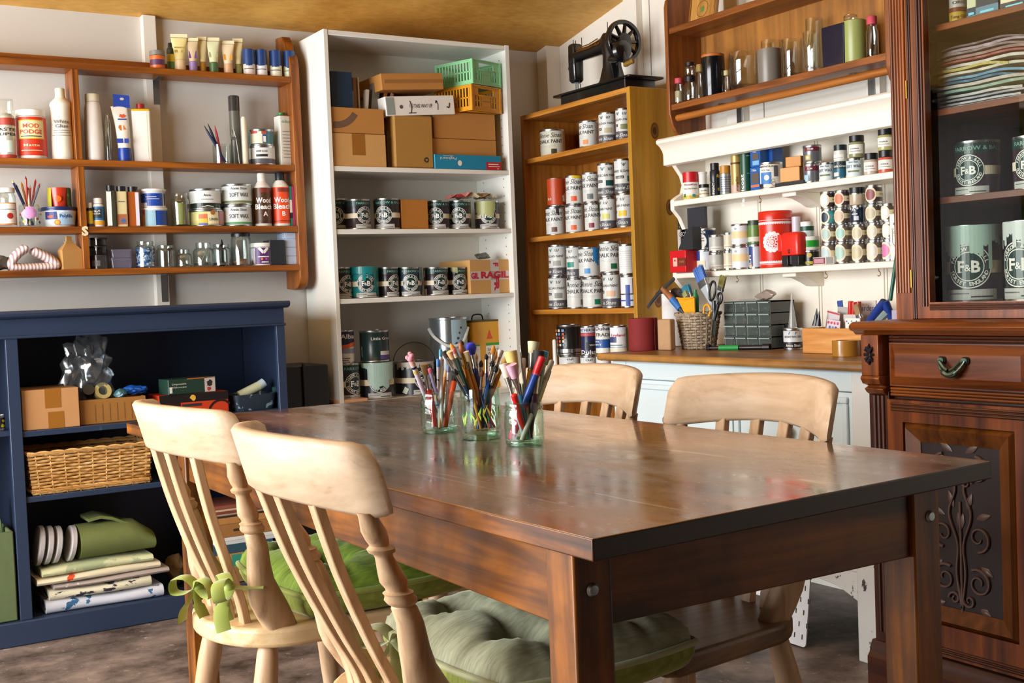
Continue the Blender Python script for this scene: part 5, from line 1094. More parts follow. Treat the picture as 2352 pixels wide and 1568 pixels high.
d_ = carton(W1, 886, 1044, 220, .2, WH, 'long white carton printed with arrows lying across the kraft cartons', on=c_.top+.001, tilt=-.07, dec=bmarks(('t', 'THIS WAY UP', .15, .38, .2, INK, 1.1), ('l', ((.95, .7), (1.05, .55), (1.02, .25)), .05, INK), ('l', ((.9, .6), (.95, .75), (1.02, .66)), .05, INK), ('d', -.55, .5, .13, PLATE), ('l', ((-.6, .1), (-.52, .45), (-.62, .75)), .05, INK), ('l', ((-.75, .12), (-.3, .12)), .04, INK), ('d', -1.15, .45, .1, GREYB), ('l', ((1.55, .4), (1.7, .35), (1.75, .6)), .06, INK), ('r', -2.0, -1.55, .05, .95, P('#8f9a94', .6))))
e_ = carton(W1, 876, 1018, 168, .24, KRAFT, 'worn cardboard box with taped slot on top of the white carton', on=d_.top+.022, tilt=-.07, tape=[(.05, .98, .40, .62)], dec=bmarks(('r', -.75, 1.1, .50, .56, P('#3a2410', .7))))
f_ = carton(W1, 993, 1139, 320, .22, KRAFT, 'cardboard box with pale tape behind the turquoise box', group=BXG, back=.03, dec=bmarks(('r', -.3, .5, .1, .5, P('#c49a62', .6))))
g_ = carton(W1, 995, 1136, 259, .22, KRAFT, 'cardboard box stacked under the yellow crate', group=BXG, back=.03, on=f_.top+.001)
TQ = P('#1684a8', .4)
carton(W1, 998, 1150, 356, .018, TQ, 'turquoise pegboard box lying upside down with red corner panel', name='pegboard_box', back=.006, dec=lambda d, w, h: [d.rect(w*.27, w*.5, 0, h*.55, P('#b8202c', .45)), d.up(), d.disc(-w*.13, h*.42, h*.17, PAPER, ry=h*.2), d.text('Pegboard', -w*.3, h*.82, h*.2, PAPER, w=w*.24, rot=180), d.text('accessories', -w*.3, h*.95, h*.08, PAPER, w=w*.16, rot=180), d.rect(w*.3, w*.46, h*.36, h*.42, PAPER), d.rect(w*.3, w*.48, h*.22, h*.26, PAPER), d.text('43', w*.45, h*.15, h*.12, PAPER, rot=180)])
def crate(x0, x1, yb, yt, back, mat, label, on, ang):
    p = pl(W1, x0, x1, yt, back, on, True); t = thing('folding_crate', label, 'crate', p.loc, ang, 'plastic folding crates'); w, h, D = p.w, p.h, .19; th = .004
    def panel(name, W, T, hand):
        m = MB(); nx = 12
        # wall built from strips so that the slots are open
        m.box(-W/2, W/2, 0, th, 0, h*.18, mat, T).box(-W/2, W/2, 0, th, h*.88, h, mat, T)
        if hand:
            m.box(-W/2, -W*.26, 0, th, h*.6, h*.88, mat, T).box(W*.26, W/2, 0, th, h*.6, h*.88, mat, T)
            for u in (-W/2, W*.42): m.box(u, u+W*.08, 0, th, h*.18, h*.6, mat, T)
            m.box(-W*.16, W*.16, 0, th, h*.18, h*.6, mat, T)
            m.box(-W*.44, W*.44, 0, th, h*.38, h*.42, mat, T)
            for s in (-1, 1):
                for k in (0, 1): m.box(s*W*(.20+.10*k)-W*.016*1, s*W*(.20+.10*k)+W*.016, 0, th, h*.18, h*.6, mat, T)
                m.box(s*W*.40-W*.03, s*W*.40+W*.03, 0, th, h*.18, h*.6, mat, T)
            m.tube([T @ Vector((-W*.27, 0, h*.60)), T @ Vector((W*.27, 0, h*.60))], .0035, mat, 8)
        else:
            for k in range(nx+1):
                u = -W/2+W*k/nx; m.box(u-W*.022, u+W*.022, 0, th, h*.18, h*.88, mat, T)
            m.box(-W/2, W/2, 0, th, h*.48, h*.54, mat, T)
        for u in (-W/2, W/2): m.box(u-.004, u+.004, -.003, th+.003, 0, h, mat, T)
        m.box(-W/2, W/2, -.003, th+.003, h*.95, h, mat, T).box(-W/2, W/2, -.003, th+.003, 0, h*.05, mat, T)
        m.build(name, t, bevel=.0008, bseg=1)
    panel('end_panel', w, Matrix.Identity(4), True); panel('end_panel', w, Matrix.Translation((0, D, 0)), True)
    R9 = Matrix.Rotation(-pi/2, 4, 'Z')
    panel('side_panel', D, Matrix.Translation((-w/2, D/2, 0)) @ R9, False); panel('side_panel', D, Matrix.Translation((w/2-th, D/2, 0)) @ R9, False)
    MB().box(-w/2, w/2, 0, D, 0, .004, mat).build('base', t); return p
cy_ = crate(1072, 1158, 262, 198, .0, P('#d8961c', .4), 'mustard yellow folding crate under the mint crate', g_.top+.002, .32)
crate(1074, 1157, 196, 140, .002, P('#8fd09a', .4), 'mint green folding crate on top of the mustard crate', cy_.top+.002, .32)
FG = 'dark paint tins with a round white emblem in the white bookcase'
fbtin = lambda S, x0, x1, yt, nm, body=FBP, back=.015, **k: tin(pl(S, x0, x1, yt, back), nm, body, fb(**k), group=FG)
fbtin(W2, 757, 799, 455, 'dark paint tin at far left of second shelf, partly behind the side panel', uo=-.15, back=.08, body=P('#2a2c30', .3))
fbtin(W2, 790, 850, 456, 'dark paint tin, second from left on second shelf of white bookcase', uo=.26)
fbtin(W2, 856, 918, 454, 'dark paint tin just left of the plain cardboard box on second shelf', uo=-.12)
carton(W2, 921, 982, 458, .1, P('#b0722a', .7), 'plain brown cardboard box between paint tins on second shelf', back=.03)
fbtin(W2, 979, 1031, 459, 'dark paint tin just right of the plain cardboard box', uo=-.1, back=.025)
fbtin(W2, 1029, 1081, 459, 'dark paint tin under the crumpled paper on second shelf', uo=-.05, back=.02)
GRN = P('#a8ae74', .4)
fbtin(W2, 1088, 1146, 460, 'dark paint tin with olive green paint run at right end of second shelf', uo=.06, dcol=GRN, drip=((-.45, -.1, .1, 3, 4), (-.2, .32, .45, 5, 7)))
def rag(nm, px0, px1, py, S, z, h, cols, seed, label, back=.03):
    a, b = onY(px0, py, WBF+back), onY(px1, py, WBF+back); q = random.Random(seed); n = 26; vs = []; fs = []; w = b.x-a.x; m = MB()
    for j in range(7):
        for i in range(n+1): vs.append((w*i/n, .09*j/6, .004+h*(.5+.5*sin(i*.55+j*.7+seed))*(.3+.7*abs(sin(pi*i/n))**.5)+q.uniform(0, h*.18)))
    for k, c in enumerate(cols): pass
    for j in range(6):
        for i in range(n):
            A_ = j*(n+1)+i; m.add([vs[A_], vs[A_+1], vs[A_+n+2], vs[A_+n+1]], [(0, 1, 2, 3)], P(cols[(i*len(cols)//n+j//3) % len(cols)], .6))
    o = m.build(nm, loc=(a.x, WBF+back, z), smooth=0, solid=.0015); tag(o, label, 'paper')
zt = onY(1060, 459, WBF+.06).z+.002
rag('crumpled_paper', 1046, 1142, 452, W2, zt, .022, ['#a83a3a', '#d88a80', '#d8c8a4', '#9a7a4a', '#d8c8a4'], 2, 'crumpled red and cream paper lying across the tins on second shelf')
fbtin(W3, 764, 806, 613, 'dark paint tin at far left of third shelf, partly behind the side panel', uo=.2, back=.05)
TEAL = P('#157d80', .35)
fbtin(W3, 804, 867, 611, 'teal splashed paint tin on third shelf of white bookcase', body=TEAL, uo=.05, dcol=TEAL, drip=((-.7, .05, .3, 4, 7), (.0, .75, .55, 8, 8), (.3, .8, .12, 2, 4)), extra=lambda d, r, h: [d.rect(-r*3.1, r*3.1, .77*h, .96*h, TEAL)])
fbtin(W3, 866, 914, 613, 'dark paint tin between teal tin and slate blue tin, third shelf', uo=.28, back=.025)
SLB = P('#1f3444', .35); SB2 = P('#6d909c', .4)
fbtin(W3, 909, 968, 613, 'slate blue paint tin with light blue paint run, third shelf', body=SLB, uo=.05, dcol=SB2, drip=((.38, .8, .05, 3, 6), (.55, .8, .0, 1, 3)), extra=lambda d, r, h: [d.rect(-r*3, -.3*h, .36*h, .54*h, SLB)])
fbtin(W3, 971, 1029, 613, 'dark paint tin right of the slate blue tin, third shelf', uo=.2, extra=lambda d, r, h: [d.rect(-.52*h, -.42*h, .65*h, .9*h, PAPER), d.rect(-.52*h, -.36*h, .02*h, .24*h, PAPER)])
fbtin(W3, 1024, 1071, 613, 'dark paint tin with olive drips beside the taped parcel, third shelf', uo=.16, back=.03, dcol=GRN, drip=((-.2, .05, .7, 3, 5),))
p = pl(W3, 1076, 1170, 596, .03, box=True); w, h = p.w, p.h
t = thing('parcel', 'cardboard parcel with white fragile tape lettered in red, third shelf', 'box', p.loc, .08)
d = Decal(); RED = P('#b81c34', .5); TP = P('#c9bdb8', .4)
d.rect(-w/2, w/2, h*.40, h*.66, TP).rect(w*.02, w*.24, 0, h, TP).up()
d.text('GIL', -w*.38, h*.45, h*.17, RED, bold=.05, w=w*.2).text('RAGIL', w*.13, h*.46, h*.19, RED, bold=.05, w=w*.72).text('FR', w*.11, h*.28, h*.17, RED, bold=.05, rot=-90, w=w*.32).text('F', w*.10, h*.85, h*.17, RED, bold=.05, rot=-90)
m = MB().box(-w/2, w/2, 0, .22, 0, h, KRAFTL); d.flat(m); m.build('body', t, smooth=0, bevel=.002)
q = onY(1107, 582, WBF+.08); crumple('plastic_bag', 'clear crumpled plastic bag on top of the fragile parcel', 'bag', (q.x, WBF+.08, WZ[2]+h+.003), .05, .04, .016, glass('#b9bdba', 1.6, '#5d6664'), 5, 3)
# lowest visible shelf
p = pl(W4, 776, 824, 832, .03); l0 = p; tin(p, 'large dark paint tin under the white and blue tin, lowest visible shelf', P('#2c2a30', .3), fb(uo=.18), group=FG)
tin(pl(W4, 776, 812, 757, .04, on=p.top), 'white and navy tin with orange stripe stacked on a dark tin', P('#dcdad6', .4), marks(('b', .5, 1.0, P('#23284a', .4)), ('r', -.4, -.2, .7, 1.0, P('#6a7a2a', .5)), ('l', ((-.5, .42), (.0, .5), (.5, .64)), .12, P('#d8622a', .5)), ('r', -.8, .8, .30, .44, P('#8a92b0', .5)), ('^',), ('t', 'Alban', .1, .74, .14, WH, .5), ('r', -.2, .1, .14, .16, GREYB), ('r', -.2, .05, .08, .1, GREYB)))
MINT = P('#a9c8bc', .4)
p = pl(W4, 822, 904, 828, .02); tin(p, 'large dark paint tin flooded with mint paint, lowest visible shelf', P('#23242a', .3), fb(uo=.08, dcol=MINT, drip=((-.45, -.2, .75, 3, 5), (-.22, .55, .28, 5, 16), (-.2, .5, .0, 9, 5)), extra=lambda d, r, h: [d.rect(-.24*h, .5*h, .5*h, .985*h, MINT), d.splat(.1*h, .46*h, .16*h, MINT, seed=4)]), group=FG)
tin(pl(W4, 824, 893, 757, .03, on=p.top), 'black green paint tin with purple label standing on the mint splashed tin', P('#1f3230', .3), marks(('r', .18, .6, .08, .22, P('#5c4a8c', .5)), ('r', .18, .6, .22, .34, P('#d8d6d4', .5)), ('^',), ('t', 'Little Greene', .3, .70, .09, P('#d6d8d4', .5), .8), ('r', -.48, -.44, .16, .5, P('#8a9a92', .5))))
tin(pl(W4, 904, 998, 826, .03), 'large dark tin with pale paint on its rim and raised wire handle', P('#26262c', .3), fb(uo=.28, dcol=P('#b7b2aa', .4), drip=((-.6, .7, .62, 7, 14),), extra=lambda d, r, h: [d.poly([(-.4*h, .1*h), (-.26*h, .04*h), (-.18*h, .2*h), (-.3*h, .28*h)], P('#c9d0c2', .5))]), handle=(0, .95), group=FG)
p = pl(W4, 984, 1073, 728, .05); r, h = p.r, p.h; t = thing('paint_bucket', 'tall galvanised paint bucket with blue splashed side and pale handle', 'bucket', p.loc, p.rz)
d = Decal(); B1 = P('#9dbac6', .45); d.rect(r*.15, r*1.3, .02*h, .97*h, B1).up()
for k in range(9): d.splat(r*(.4+.1*(k % 5)), h*(.3+.07*k), .006, P('#33405a', .5), seed=k)
m = MB().lathe([(0, .002), (r*.95, .002), (r*.95, 0), (r*.97, .006), (r*.97, h-.01), (r, h-.008), (r, h), (r*.95, h), (r*.94, .01), (0, .01)], P('#aab4b8', .22, .85), 40); d.wrap(m, r*.972); m.build('body', t)
MB().tube(cr([(-r*1.0, -r*.2, h*.86), (-r*.7, -r*.85, h*.74), (0, -r*1.1, h*.62), (r*.7, -r*.85, h*.66), (r*1.02, -r*.2, h*.86)], 6), .006, P('#d0d4d0', .4), 8, flat=.0025, up=(0, 1, 0)).build('handle', t)
p = pl(W4, 1078, 1151, 735, .13, box=True); w, h = p.w, p.h; t = thing('solvent_can', 'rectangular yellow metal can with red triangle, green and white label', 'can', p.loc, .12)
YC = P('#e0a012', .3); m = MB().loft([[(u, v+.055, z) for u, v in rrect(w, .11, .012)] for z in (0, h)], YC).loft([[(u, v+.055, z) for u, v in rrect(w+.004, .114, .012)] for z in (h-.006, h+.001)], P('#5a4a20', .4, .5)); d = Decal()
d.rect(-w*.02, w*.46, h*.08, h*.62, PAPER).rect(-w*.02, w*.46, h*.62, h*.66, P('#3f9a2a', .5)).rect(-w*.5, -w*.22, h*.08, h*.62, PAPER).rect(-w*.5, -w*.22, h*.62, h*.645, P('#3f9a2a', .5)).poly([(w*.02, h*.72), (w*.22, h*.72), (w*.12, h*.86)], P('#d8501c', .5)).up()
d.text('Sikagard', w*.03, h*.54, h*.045, INK, al='l').text('Wood', w*.03, h*.48, h*.045, INK, al='l').text('Preserver', w*.03, h*.42, h*.045, INK, al='l')
for k in range(4): d.rect(w*.06, w*.3, h*(.2+.05*k), h*(.21+.05*k), GREYB)
d.flat(m); m.build('body', t); MB().tube(cr([(-.03, .055, h), (-.02, .055, h+.022), (.02, .055, h+.022), (.03, .055, h)]), .003, IRON, 8).build('handle', t)
q = onY(805, 922, WBF); tag(MB().box(0, .12, 0, .1, 0, .012, P('#d8a078', .5)).build('sanding_block', loc=(onY(776, 920, WBF).x+.003, WBF+.002, WZ[3]-.0005), bevel=.002), 'flat salmon coloured block at the front edge of lowest visible shelf', 'block')
# ================================================================ pine bookcase contents
B1_, B2_, B3_, B4_ = (('X', PBF, z) for z in PZ)
CG = 'white chalk paint tins in the pine bookcase'
def ch(S, x0, x1, yt, sw, nm, uo=-.1, kind=1, on=None, back=.02, body=None, **k):
    p = pl(S, x0, x1, yt, back, on); tin(p, nm, body or P('#d0d3d0', .38), chalk(sw, uo, kind, **k), group=CG); return p
ch(B1_, 1238, 1298, 292, '#3a3a24', 'speckled cream chalk paint tin alone at left end of the top pine shelf', -.12, back=.05, body=speckled('#d2d0bc', '#5a4a24', .45, 60, .66))
ch(B1_, 1328, 1374, 273, '#e0863a', 'chalk paint tin with orange square on the top pine shelf', -.3)
ch(B1_, 1373, 1416, 254, '#b3a888', 'chalk paint tin with beige square on the top pine shelf', -.2, 2)
ch(B1_, 1412, 1449, 245, '#7a8050', 'chalk paint tin with olive square at right end of the top pine shelf', -.18, 2)
rows = [((1252, 1298, 473, '#5a2a22', -.22, 1, 'maroon square'), (1297, 1342, 469, '#d8531c', -.22, 1, 'orange square'), (1341, 1380, 464, '#7a1430', -.22, 1, 'crimson square'), (1376, 1416, 451, '#c8c86a', -.3, 2, 'lime square'), (1414, 1456, 441, '#e0b82a', -.3, 2, 'yellow square')),
        ((1255, 1298, 406, '#b0401c', -.2, 1, 'rust paint all over'), (1297, 1340, 400, '#d8501c', -.2, 1, 'red and yellow drips'), (1336, 1376, 393, '#5c6668', -.2, 1, 'slate grey square'), (1371, 1412, 372, '#0f4a48', -.1, 2, 'dark teal square'), (1409, 1449, 362, '#2f6f68', .05, 2, 'green crown mark and grey band'))]
tops = []
for ri, row in enumerate(rows):
    for ci, (x0, x1, yt, sw, uo, kd, nm) in enumerate(row):
        k = {}
        if nm.startswith('rust'): RU = P('#b5431c', .4); k = dict(body=RU, extra=lambda d, r, h: [d.rect(-r*3.1, r*3.1, .08*h, .97*h, RU), d.splat(.32*h, .3*h, .12*h, PAPER, seed=3, ry=.16*h), d.rect(-.35*h, -.2*h, .22*h, .3*h, PAPER)])
        if nm.startswith('red'): k = dict(extra=lambda d, r, h: [d.drip(-.1*h, .3*h, .98*h, .85*h, P('#d8b81e', .4), n=4, seed=3), d.drip(.4*h, .55*h, .98*h, .3*h, P('#c0321c', .4), n=3, seed=5), d.drip(-.55*h, -.4*h, .98*h, .1*h, P('#c0321c', .4), n=3, seed=6)])
        if nm.startswith('maroon'): k = dict(extra=lambda d, r, h: [d.drip(.02*h, .12*h, .98*h, .5*h, P('#3a2a28', .4), n=2, seed=3)])
        if nm.startswith('crimson'): k = dict(extra=lambda d, r, h: [d.drip(.2*h, .4*h, .98*h, .4*h, P('#5a7040', .4), n=4, seed=8)])
        p = ch(B2_, x0, x1, yt, sw, 'chalk paint tin with %s, %s layer of second pine shelf' % (nm, ('lower', 'upper')[ri]), uo, kd, on=tops[ci] if ri else None, **k)
        if ri == 0: tops.append(p.top)
rows = [((1258, 1303, 634, '#8a8c88', -.2, 2, 'grey square'), (1300, 1342, 638, '#7a7258', .1, 1, 'taupe square'), (1336, 1386, 636, '#0f7a56', -.02, 1, 'emerald square'), (1383, 1426, 626, '#e0b090', -.25, 2, 'peach square'), (1424, 1464, 631, '#2a4a9a', 0, 3, 'blue printed label')),
        ((1258, 1303, 561, '#9a9a92', -.25, 2, 'dull grey square and streaks'), (1299, 1337, 563, '#0f8270', -.35, 2, 'turquoise square'), (1327, 1379, 566, '#3a86c8', -.25, 1, 'blue paint run'), (1375, 1426, 553, '#0f5a34', -.05, 1, 'forest green square'), (1420, 1458, 559, '#8a8a8a', 0, 4, 'plain ruled back label'))]
tops = []
for ri, row in enumerate(rows):
    for ci, (x0, x1, yt, sw, uo, kd, nm) in enumerate(row):
        lab = 'chalk paint tin with %s, %s layer of third pine shelf' % (nm, ('lower', 'upper')[ri]); on = tops[ci] if ri else None; k = {}
        if kd == 3: p = pl(B3_, x0, x1, yt, .02, on); tin(p, lab, P('#dde0e4', .4), marks(('r', -.12, .02, .05, .7, P('#2a4a9a', .5)), ('r', .1, .2, .4, .9, P('#6a2a6a', .5)), ('l', ((.2, .3), (.5, .6)), .08, P('#c8502a', .5)), ('r', -.4, .1, .2, .24, P('#2a4a9a', .5)), ('r', -.4, .1, .4, .43, INK), ('r', .25, .5, 0, .5, P('#2a4a8a', .5))), group=CG)
        elif kd == 4: p = pl(B3_, x0, x1, yt, .02, on); tin(p, lab, P('#dde0de', .4), marks(*[('r', -.35, .15, .2+.07*i, .21+.07*i, PLATE) for i in range(9)], ('r', .2, .24, .15, .3, INK), ('r', .28, .3, .15, .3, INK)), group=CG)
        else:
            if nm.startswith('blue'): k = dict(extra=lambda d, r, h: [d.drip(.12*h, .6*h, .98*h, .25*h, P('#2f86cc', .4), n=7, seed=12), d.rect(.3*h, .6*h, .6*h, .98*h, P('#2f86cc', .4))])
            p = ch(B3_, x0, x1, yt, sw, lab, uo, kd, on=on, back=.035 if ci == 1 else .02, **k)
        if ri == 0: tops.append(p.top)
LG = 'assorted paint tins on the low pine shelf'
base = []
for x0, x1, yt, nm in ((1283, 1334, 812, 'white tin under the black tin, mostly hidden by chair back'), (1332, 1372, 814, 'white tin under the navy tin, mostly hidden by chair back'), (1368, 1404, 812, 'pale tin behind the worktop edge, low pine shelf'), (1402, 1442, 810, 'pale tin beside the pine side panel, low shelf')):
    p = pl(B4_, x0, x1, yt, .02); base.append(p.top); tin(p, nm, P('#d8dad8', .4), marks(('t', 'cul', 0, .7, .14, INK, .4), ('r', -.2, .2, .5, .53, GREYB)), group=LG)
tin(pl(B4_, 1277, 1334, 744, .02, on=base[0]), 'black tin with small coloured swatches, low pine shelf', P('#1f1d1c', .25), marks(('b', .08, .2, TINM), *[('r', -.5+.14*(k % 3), -.42+.14*(k % 3), .3+.12*(k//3), .38+.12*(k//3), P(('#c86a3a', '#d8d0c0', '#6a86b0', '#a83a2a')[k % 4], .5)) for k in range(15)]), group=LG)
tin(pl(B4_, 1333, 1369, 747, .02, on=base[1]), 'navy tin with white lettering, low pine shelf', P('#22284e', .35), marks(('r', -.6, .6, .78, .94, P('#dfe2ea', .5)), ('r', -.6, .6, .66, .76, P('#b84a4a', .5)), ('r', -.1, .45, .2, .46, INK), ('^',), ('t', 'WEATHERSHIELD', -.02, .81, .11, P('#22284e', .5), 1.0), ('t', 'Dulux', .02, .06, .13, WH, .62, .02), ('t', 'VINYL', .14, .33, .05, WH, .25)), group=LG)
tin(pl(B4_, 1366, 1404, 743, .02, on=base[2]), 'white tin with blue band marked trade, low pine shelf', P('#dcdad0', .38), marks(('r', -.7, .7, .22, .50, P('#1f4f94', .45)), ('^',), ('t', 'Dulux', -.02, .80, .12, P('#2a2a6a', .5), .55), ('t', 'TRADE', -.02, .60, .11, P('#3a3a40', .5), .56), ('t', '100%', -.25, .40, .06, WH, .22), ('t', 'MATT', -.2, .3, .06, WH, .25)), group=LG)
tin(pl(B4_, 1400, 1442, 746, .02, on=base[3]), 'turquoise and white tin with red lettering next to the red roll', P('#7fb4bc', .35), marks(('r', -.6, .28, .25, .94, P('#dfe0e4', .5)), ('r', -.45, -.1, .4, .6, P('#33406a', .5)), ('r', -.6, .28, .0, .22, P('#d8d4c0', .5)), ('^',), ('t', 'Leyland', -.05, .62, .1, P('#b83a4a', .5), .5), ('r', -.4, .1, .3, .32, INK)), group=LG)
q = onX(1275, 822, PBF+.03); tag(MB().lathe([(0, 0), (.009, 0), (.009, .07+q.z-PZ[3]), (.006, .076+q.z-PZ[3]), (0, .077+q.z-PZ[3])], WH, 14).build('candle', loc=(q.x, q.y, PZ[3])), 'plain white stick standing at left of the low pine shelf', 'stick')
a, b = onX(1199, 430, 2.66), onX(1213, 770, 2.66)
tag(MB().box(-.014, .014, -.01, .01, 0, 1.52, wood('#3a2210', '#7a4a22', 'z')).build('batten', loc=(2.63, 4.185, 0), rot=(radians(-2), radians(1.5), 0), bevel=.002), 'thin brown wooden batten leaning between the two bookcases', 'batten')
# ================================================================ sewing machine
SMX = 2.80
e0, e1 = onX(1272, 238, SMX-.08), onX(1446, 197, SMX-.08); cy0 = (e0.y+e1.y)/2; L_ = e0.y-e1.y
sm = thing('sewing_machine', 'antique black hand-crank sewing machine on top of pine bookcase', 'sewing machine', (SMX, cy0, PBT+.001), -pi/2)
BK = P('#121214', .22, coat=.5); GD = P('#8a5e1c', .35, .6); x0, x1 = -L_/2, L_/2
sc = L_/.40
m = MB().loft([[(u*.97, v*.96, z) for u, v in rrect(L_, .165, .01)] for z in (0, .006)], BK).loft([[(u, v, z) for u, v in rrect(L_*.86, .145, .008)] for z in (.006, .042)], BK).loft([[(u, v, z) for u, v in rrect(L_*1.02, .17, .012)] for z in (.042, .05)], BK)
m.build('base', sm, bevel=.002)
X = lambda px: -(onX(px, 130, SMX).y-cy0); Zp = lambda px, py: onX(px, py, SMX).z-PBT-.001
xh, xc = X(1322), X(1405); zt = Zp(1322, 95); za = Zp(1362, 115); zb = .05
def oval(cx, cy, cz, rx, ry, axis='z', n=20):
    if axis == 'z': return [(cx+rx*cos(2*pi*i/n), cy+ry*sin(2*pi*i/n), cz) for i in range(n)]
    return [(cx, cy+rx*cos(2*pi*i/n), cz+ry*sin(2*pi*i/n)) for i in range(n)]
zc = Zp(1405, 85)
MB().loft([oval(xc+dx, 0, z, rx, ry) for dx, z, rx, ry in ((.0, zb, .062, .06), (0, zb+.02, .05, .05), (0, zb+.07, .034, .038), (0, zc-.07, .032, .036), (-.006, zc-.03, .04, .038), (-.012, zc, .038, .034), (-.02, zc+.018, .02, .02))], BK).build('pillar', sm)
zarm = zc-.022
m = MB().loft([oval(xc-.01, 0, zarm, .036, .038, 'x'), oval(xc-.05, 0, zarm-.002, .031, .033, 'x'), oval((xc+xh)/2, 0, zarm-.008, .026, .025, 'x'), oval(xh+.03, 0, zarm-.008, .025, .024, 'x'), oval(xh, 0, zarm-.006, .027, .026, 'x')], BK)
for k in range(3): m.tube([(xh+.04, -.0235+.001*k, zarm+.004+.006*k), ((xh+xc)/2, -.0245+.001*k, zarm+.002+.007*k), (xc-.05, -.030+.001*k, zarm+.006+.009*k)], .0022, GD, 6)
for k in range(5): m.lathe([(0, -.002), (.007, -.001), (.007, .001), (0, .002)], GD, 12, Matrix.Translation((xc-.03-.012*k, -.031+.0012*k, zarm+.004*(k % 2))) @ Matrix.Rotation(pi/2, 4, 'X'))
m.build('arm', sm)
hz = zarm-.112
MB().loft([[(xh+u, v, z) for u, v in rrect(w_, d_, .01)] for z, w_, d_ in ((hz, .034, .034), (hz+.01, .046, .046), (hz+.09, .046, .05), (zarm+.035, .042, .05), (zarm+.042, .030, .04))], BK).build('head', sm, bevel=.002)
m = MB().tube([(xh-.006, 0, hz+.005), (xh-.006, 0, zb+.012)], .003, STEEL, 8).tube([(xh+.008, 0, hz+.005), (xh+.008, 0, zb+.02)], .0035, STEEL, 8).box(xh-.002, xh+.016, -.012, .006, zb+.002, zb+.006, STEEL).tube(cr([(xh+.018, 0, hz+.01), (xh+.03, 0, hz-.03), (xh+.026, 0, zb+.005)]), .0018, IRON, 6); m.build('needle_bar', sm)
m = MB()
for x, z0, hh in ((xh-.012, zarm+.04, .022), (xh+.004, zarm+.04, .016), (xh+.045, zarm+.015, .045), (xc-.02, zc+.012, .05)): m.tube([(x, 0, z0), (x, 0, z0+hh)], .0018, IRON, 6)
m.lathe([(0, -.006), (.008, -.006), (.008, .006), (0, .006)], STEEL, 14, Matrix.Translation((xh-.026, -.01, zarm-.05)) @ Matrix.Rotation(pi/2, 4, 'X')); m.build('spool_pins', sm)
wx, wz, wr = X(1422), Zp(1424, 97), .08
RX = Matrix.Translation((wx+.03, 0, wz)) @ Matrix.Rotation(pi/2, 4, 'Y')
m = MB(); ri = [(wr*(.80), -.008), (wr*.82, -.011), (wr*.97, -.011), (wr, -.006), (wr, .006), (wr*.97, .011), (wr*.82, .011), (wr*.80, .008), (wr*.80, -.008)]; m.lathe(ri, BK, 48, RX)
m.lathe([(0, -.012), (wr*.34, -.012), (wr*.36, .012), (0, .014)], BK, 32, RX)
for k in range(9):
    a = 2*pi*k/9+.2; m.tube([RX @ Vector((wr*.3*cos(a), wr*.3*sin(a), 0)), RX @ Vector((wr*.86*cos(a), wr*.86*sin(a), 0))], [.009, .006], BK, 8)
m.build('hand_wheel', sm)
gx = wx+.055; m = MB().lathe([(0, -.012), (.036, -.010), (.042, 0), (.036, .014), (.02, .02), (0, .02)], BK, 30, Matrix.Translation((gx, -.03, wz-.042)) @ Matrix.Rotation(pi/2, 4, 'Y')).tube(cr([(xc+.02, -.02, wz-.06), (gx-.02, -.035, wz-.07), (gx, -.03, wz-.045)]), .013, BK, 10); m.build('gear_housing', sm)
m = MB().tube(cr([(gx+.012, -.03, wz-.042), (gx+.022, -.035, wz-.075), (gx+.028, -.038, wz-.10)]), .006, BK, 8); cr_ = m.build('crank', sm)
turned_ = MB().lathe([(0, 0), (.007, 0), (.010, .012), (.0085, .03), (.011, .048), (.006, .054), (0, .054)], wood('#5a3a10', '#9a7a2a', 'z'), 16); turned_.build('handle', cr_, loc=(gx+.026, -.038, wz-.102), rot=(0, radians(82), 0))
# ================================================================ dresser rack contents
D1, D2 = (('X', WDF, z) for z in DZ)
def ves(S, x0, x1, yt, nm, cat, name, prof, mat, dec=None, cap=None, capname='cap', back=.012, on=None, **k):
    p = pl(S, x0, x1, yt, back, on); vessel(p, name, nm, cat, prof, mat, dec, cap, capname, **k); return p
CYL = lambda z: [(0, 0), (.97, 0), (1, .015), (1, z), (0, z+.005)]
ves(D1, 1567, 1604, 393, 'red and white spray paint can at left end of the upper rack shelf', 'spray can', 'spray_can', CYL(.62), WH, marks(('b', .06, .62, PAPER), ('b', .02, .14, P('#c8b03a', .5)), ('r', -.3, -.2, .08, .2, P('#3a7a3a', .5)), ('r', .05, .15, .08, .18, P('#2a8a9a', .5)), ('t', 'PlastiKote', 0, .50, .06, P('#8a2a6a', .5), .5), ('t', 'Fast Dry Enamel', 0, .36, .05, INK, .5)), (lidp(1.0, .62, 1), P('#c01a22', .35)))
ves(D1, 1603, 1624, 394, 'white thread spool behind the small jar on upper rack shelf', 'spool', 'spool', [(0, 0), (1, 0), (1, .06), (.88, .08), (.88, .92), (1, .94), (1, 1), (0, 1)], P('#dcd8d4', .6), back=.05)
ves(D1, 1605, 1629, 422, 'small white jar with black lid next to the red spray can', 'jar', 'jar', CYL(.72), P('#dcdcd4', .4), marks(('t', 'ink', 0, .45, .12, INK, .5), ('r', -.5, .4, .2, .3, P('#b89a5a', .5))), (lidp(1.03, .73, 1), BLK), 'lid', back=.003)
ves(D1, 1629, 1653, 373, 'black paint bottle with black cap and yellow print', 'bottle', 'bottle', [(0, 0), (1, 0), (1, .38), (.92, .42), (1, .46), (1, .74), (.8, .8), (0, .8)], P('#1c2028', .3), marks(('s', .1, .6, .06, P('#c8962a', .5), 2), ('s', .12, .2, .06, P('#b8a02a', .5), 3), ('R', 'PAINT', -.02, .22, .07, PAPER, .35)), (lidp(.86, .79, 1), BLK))
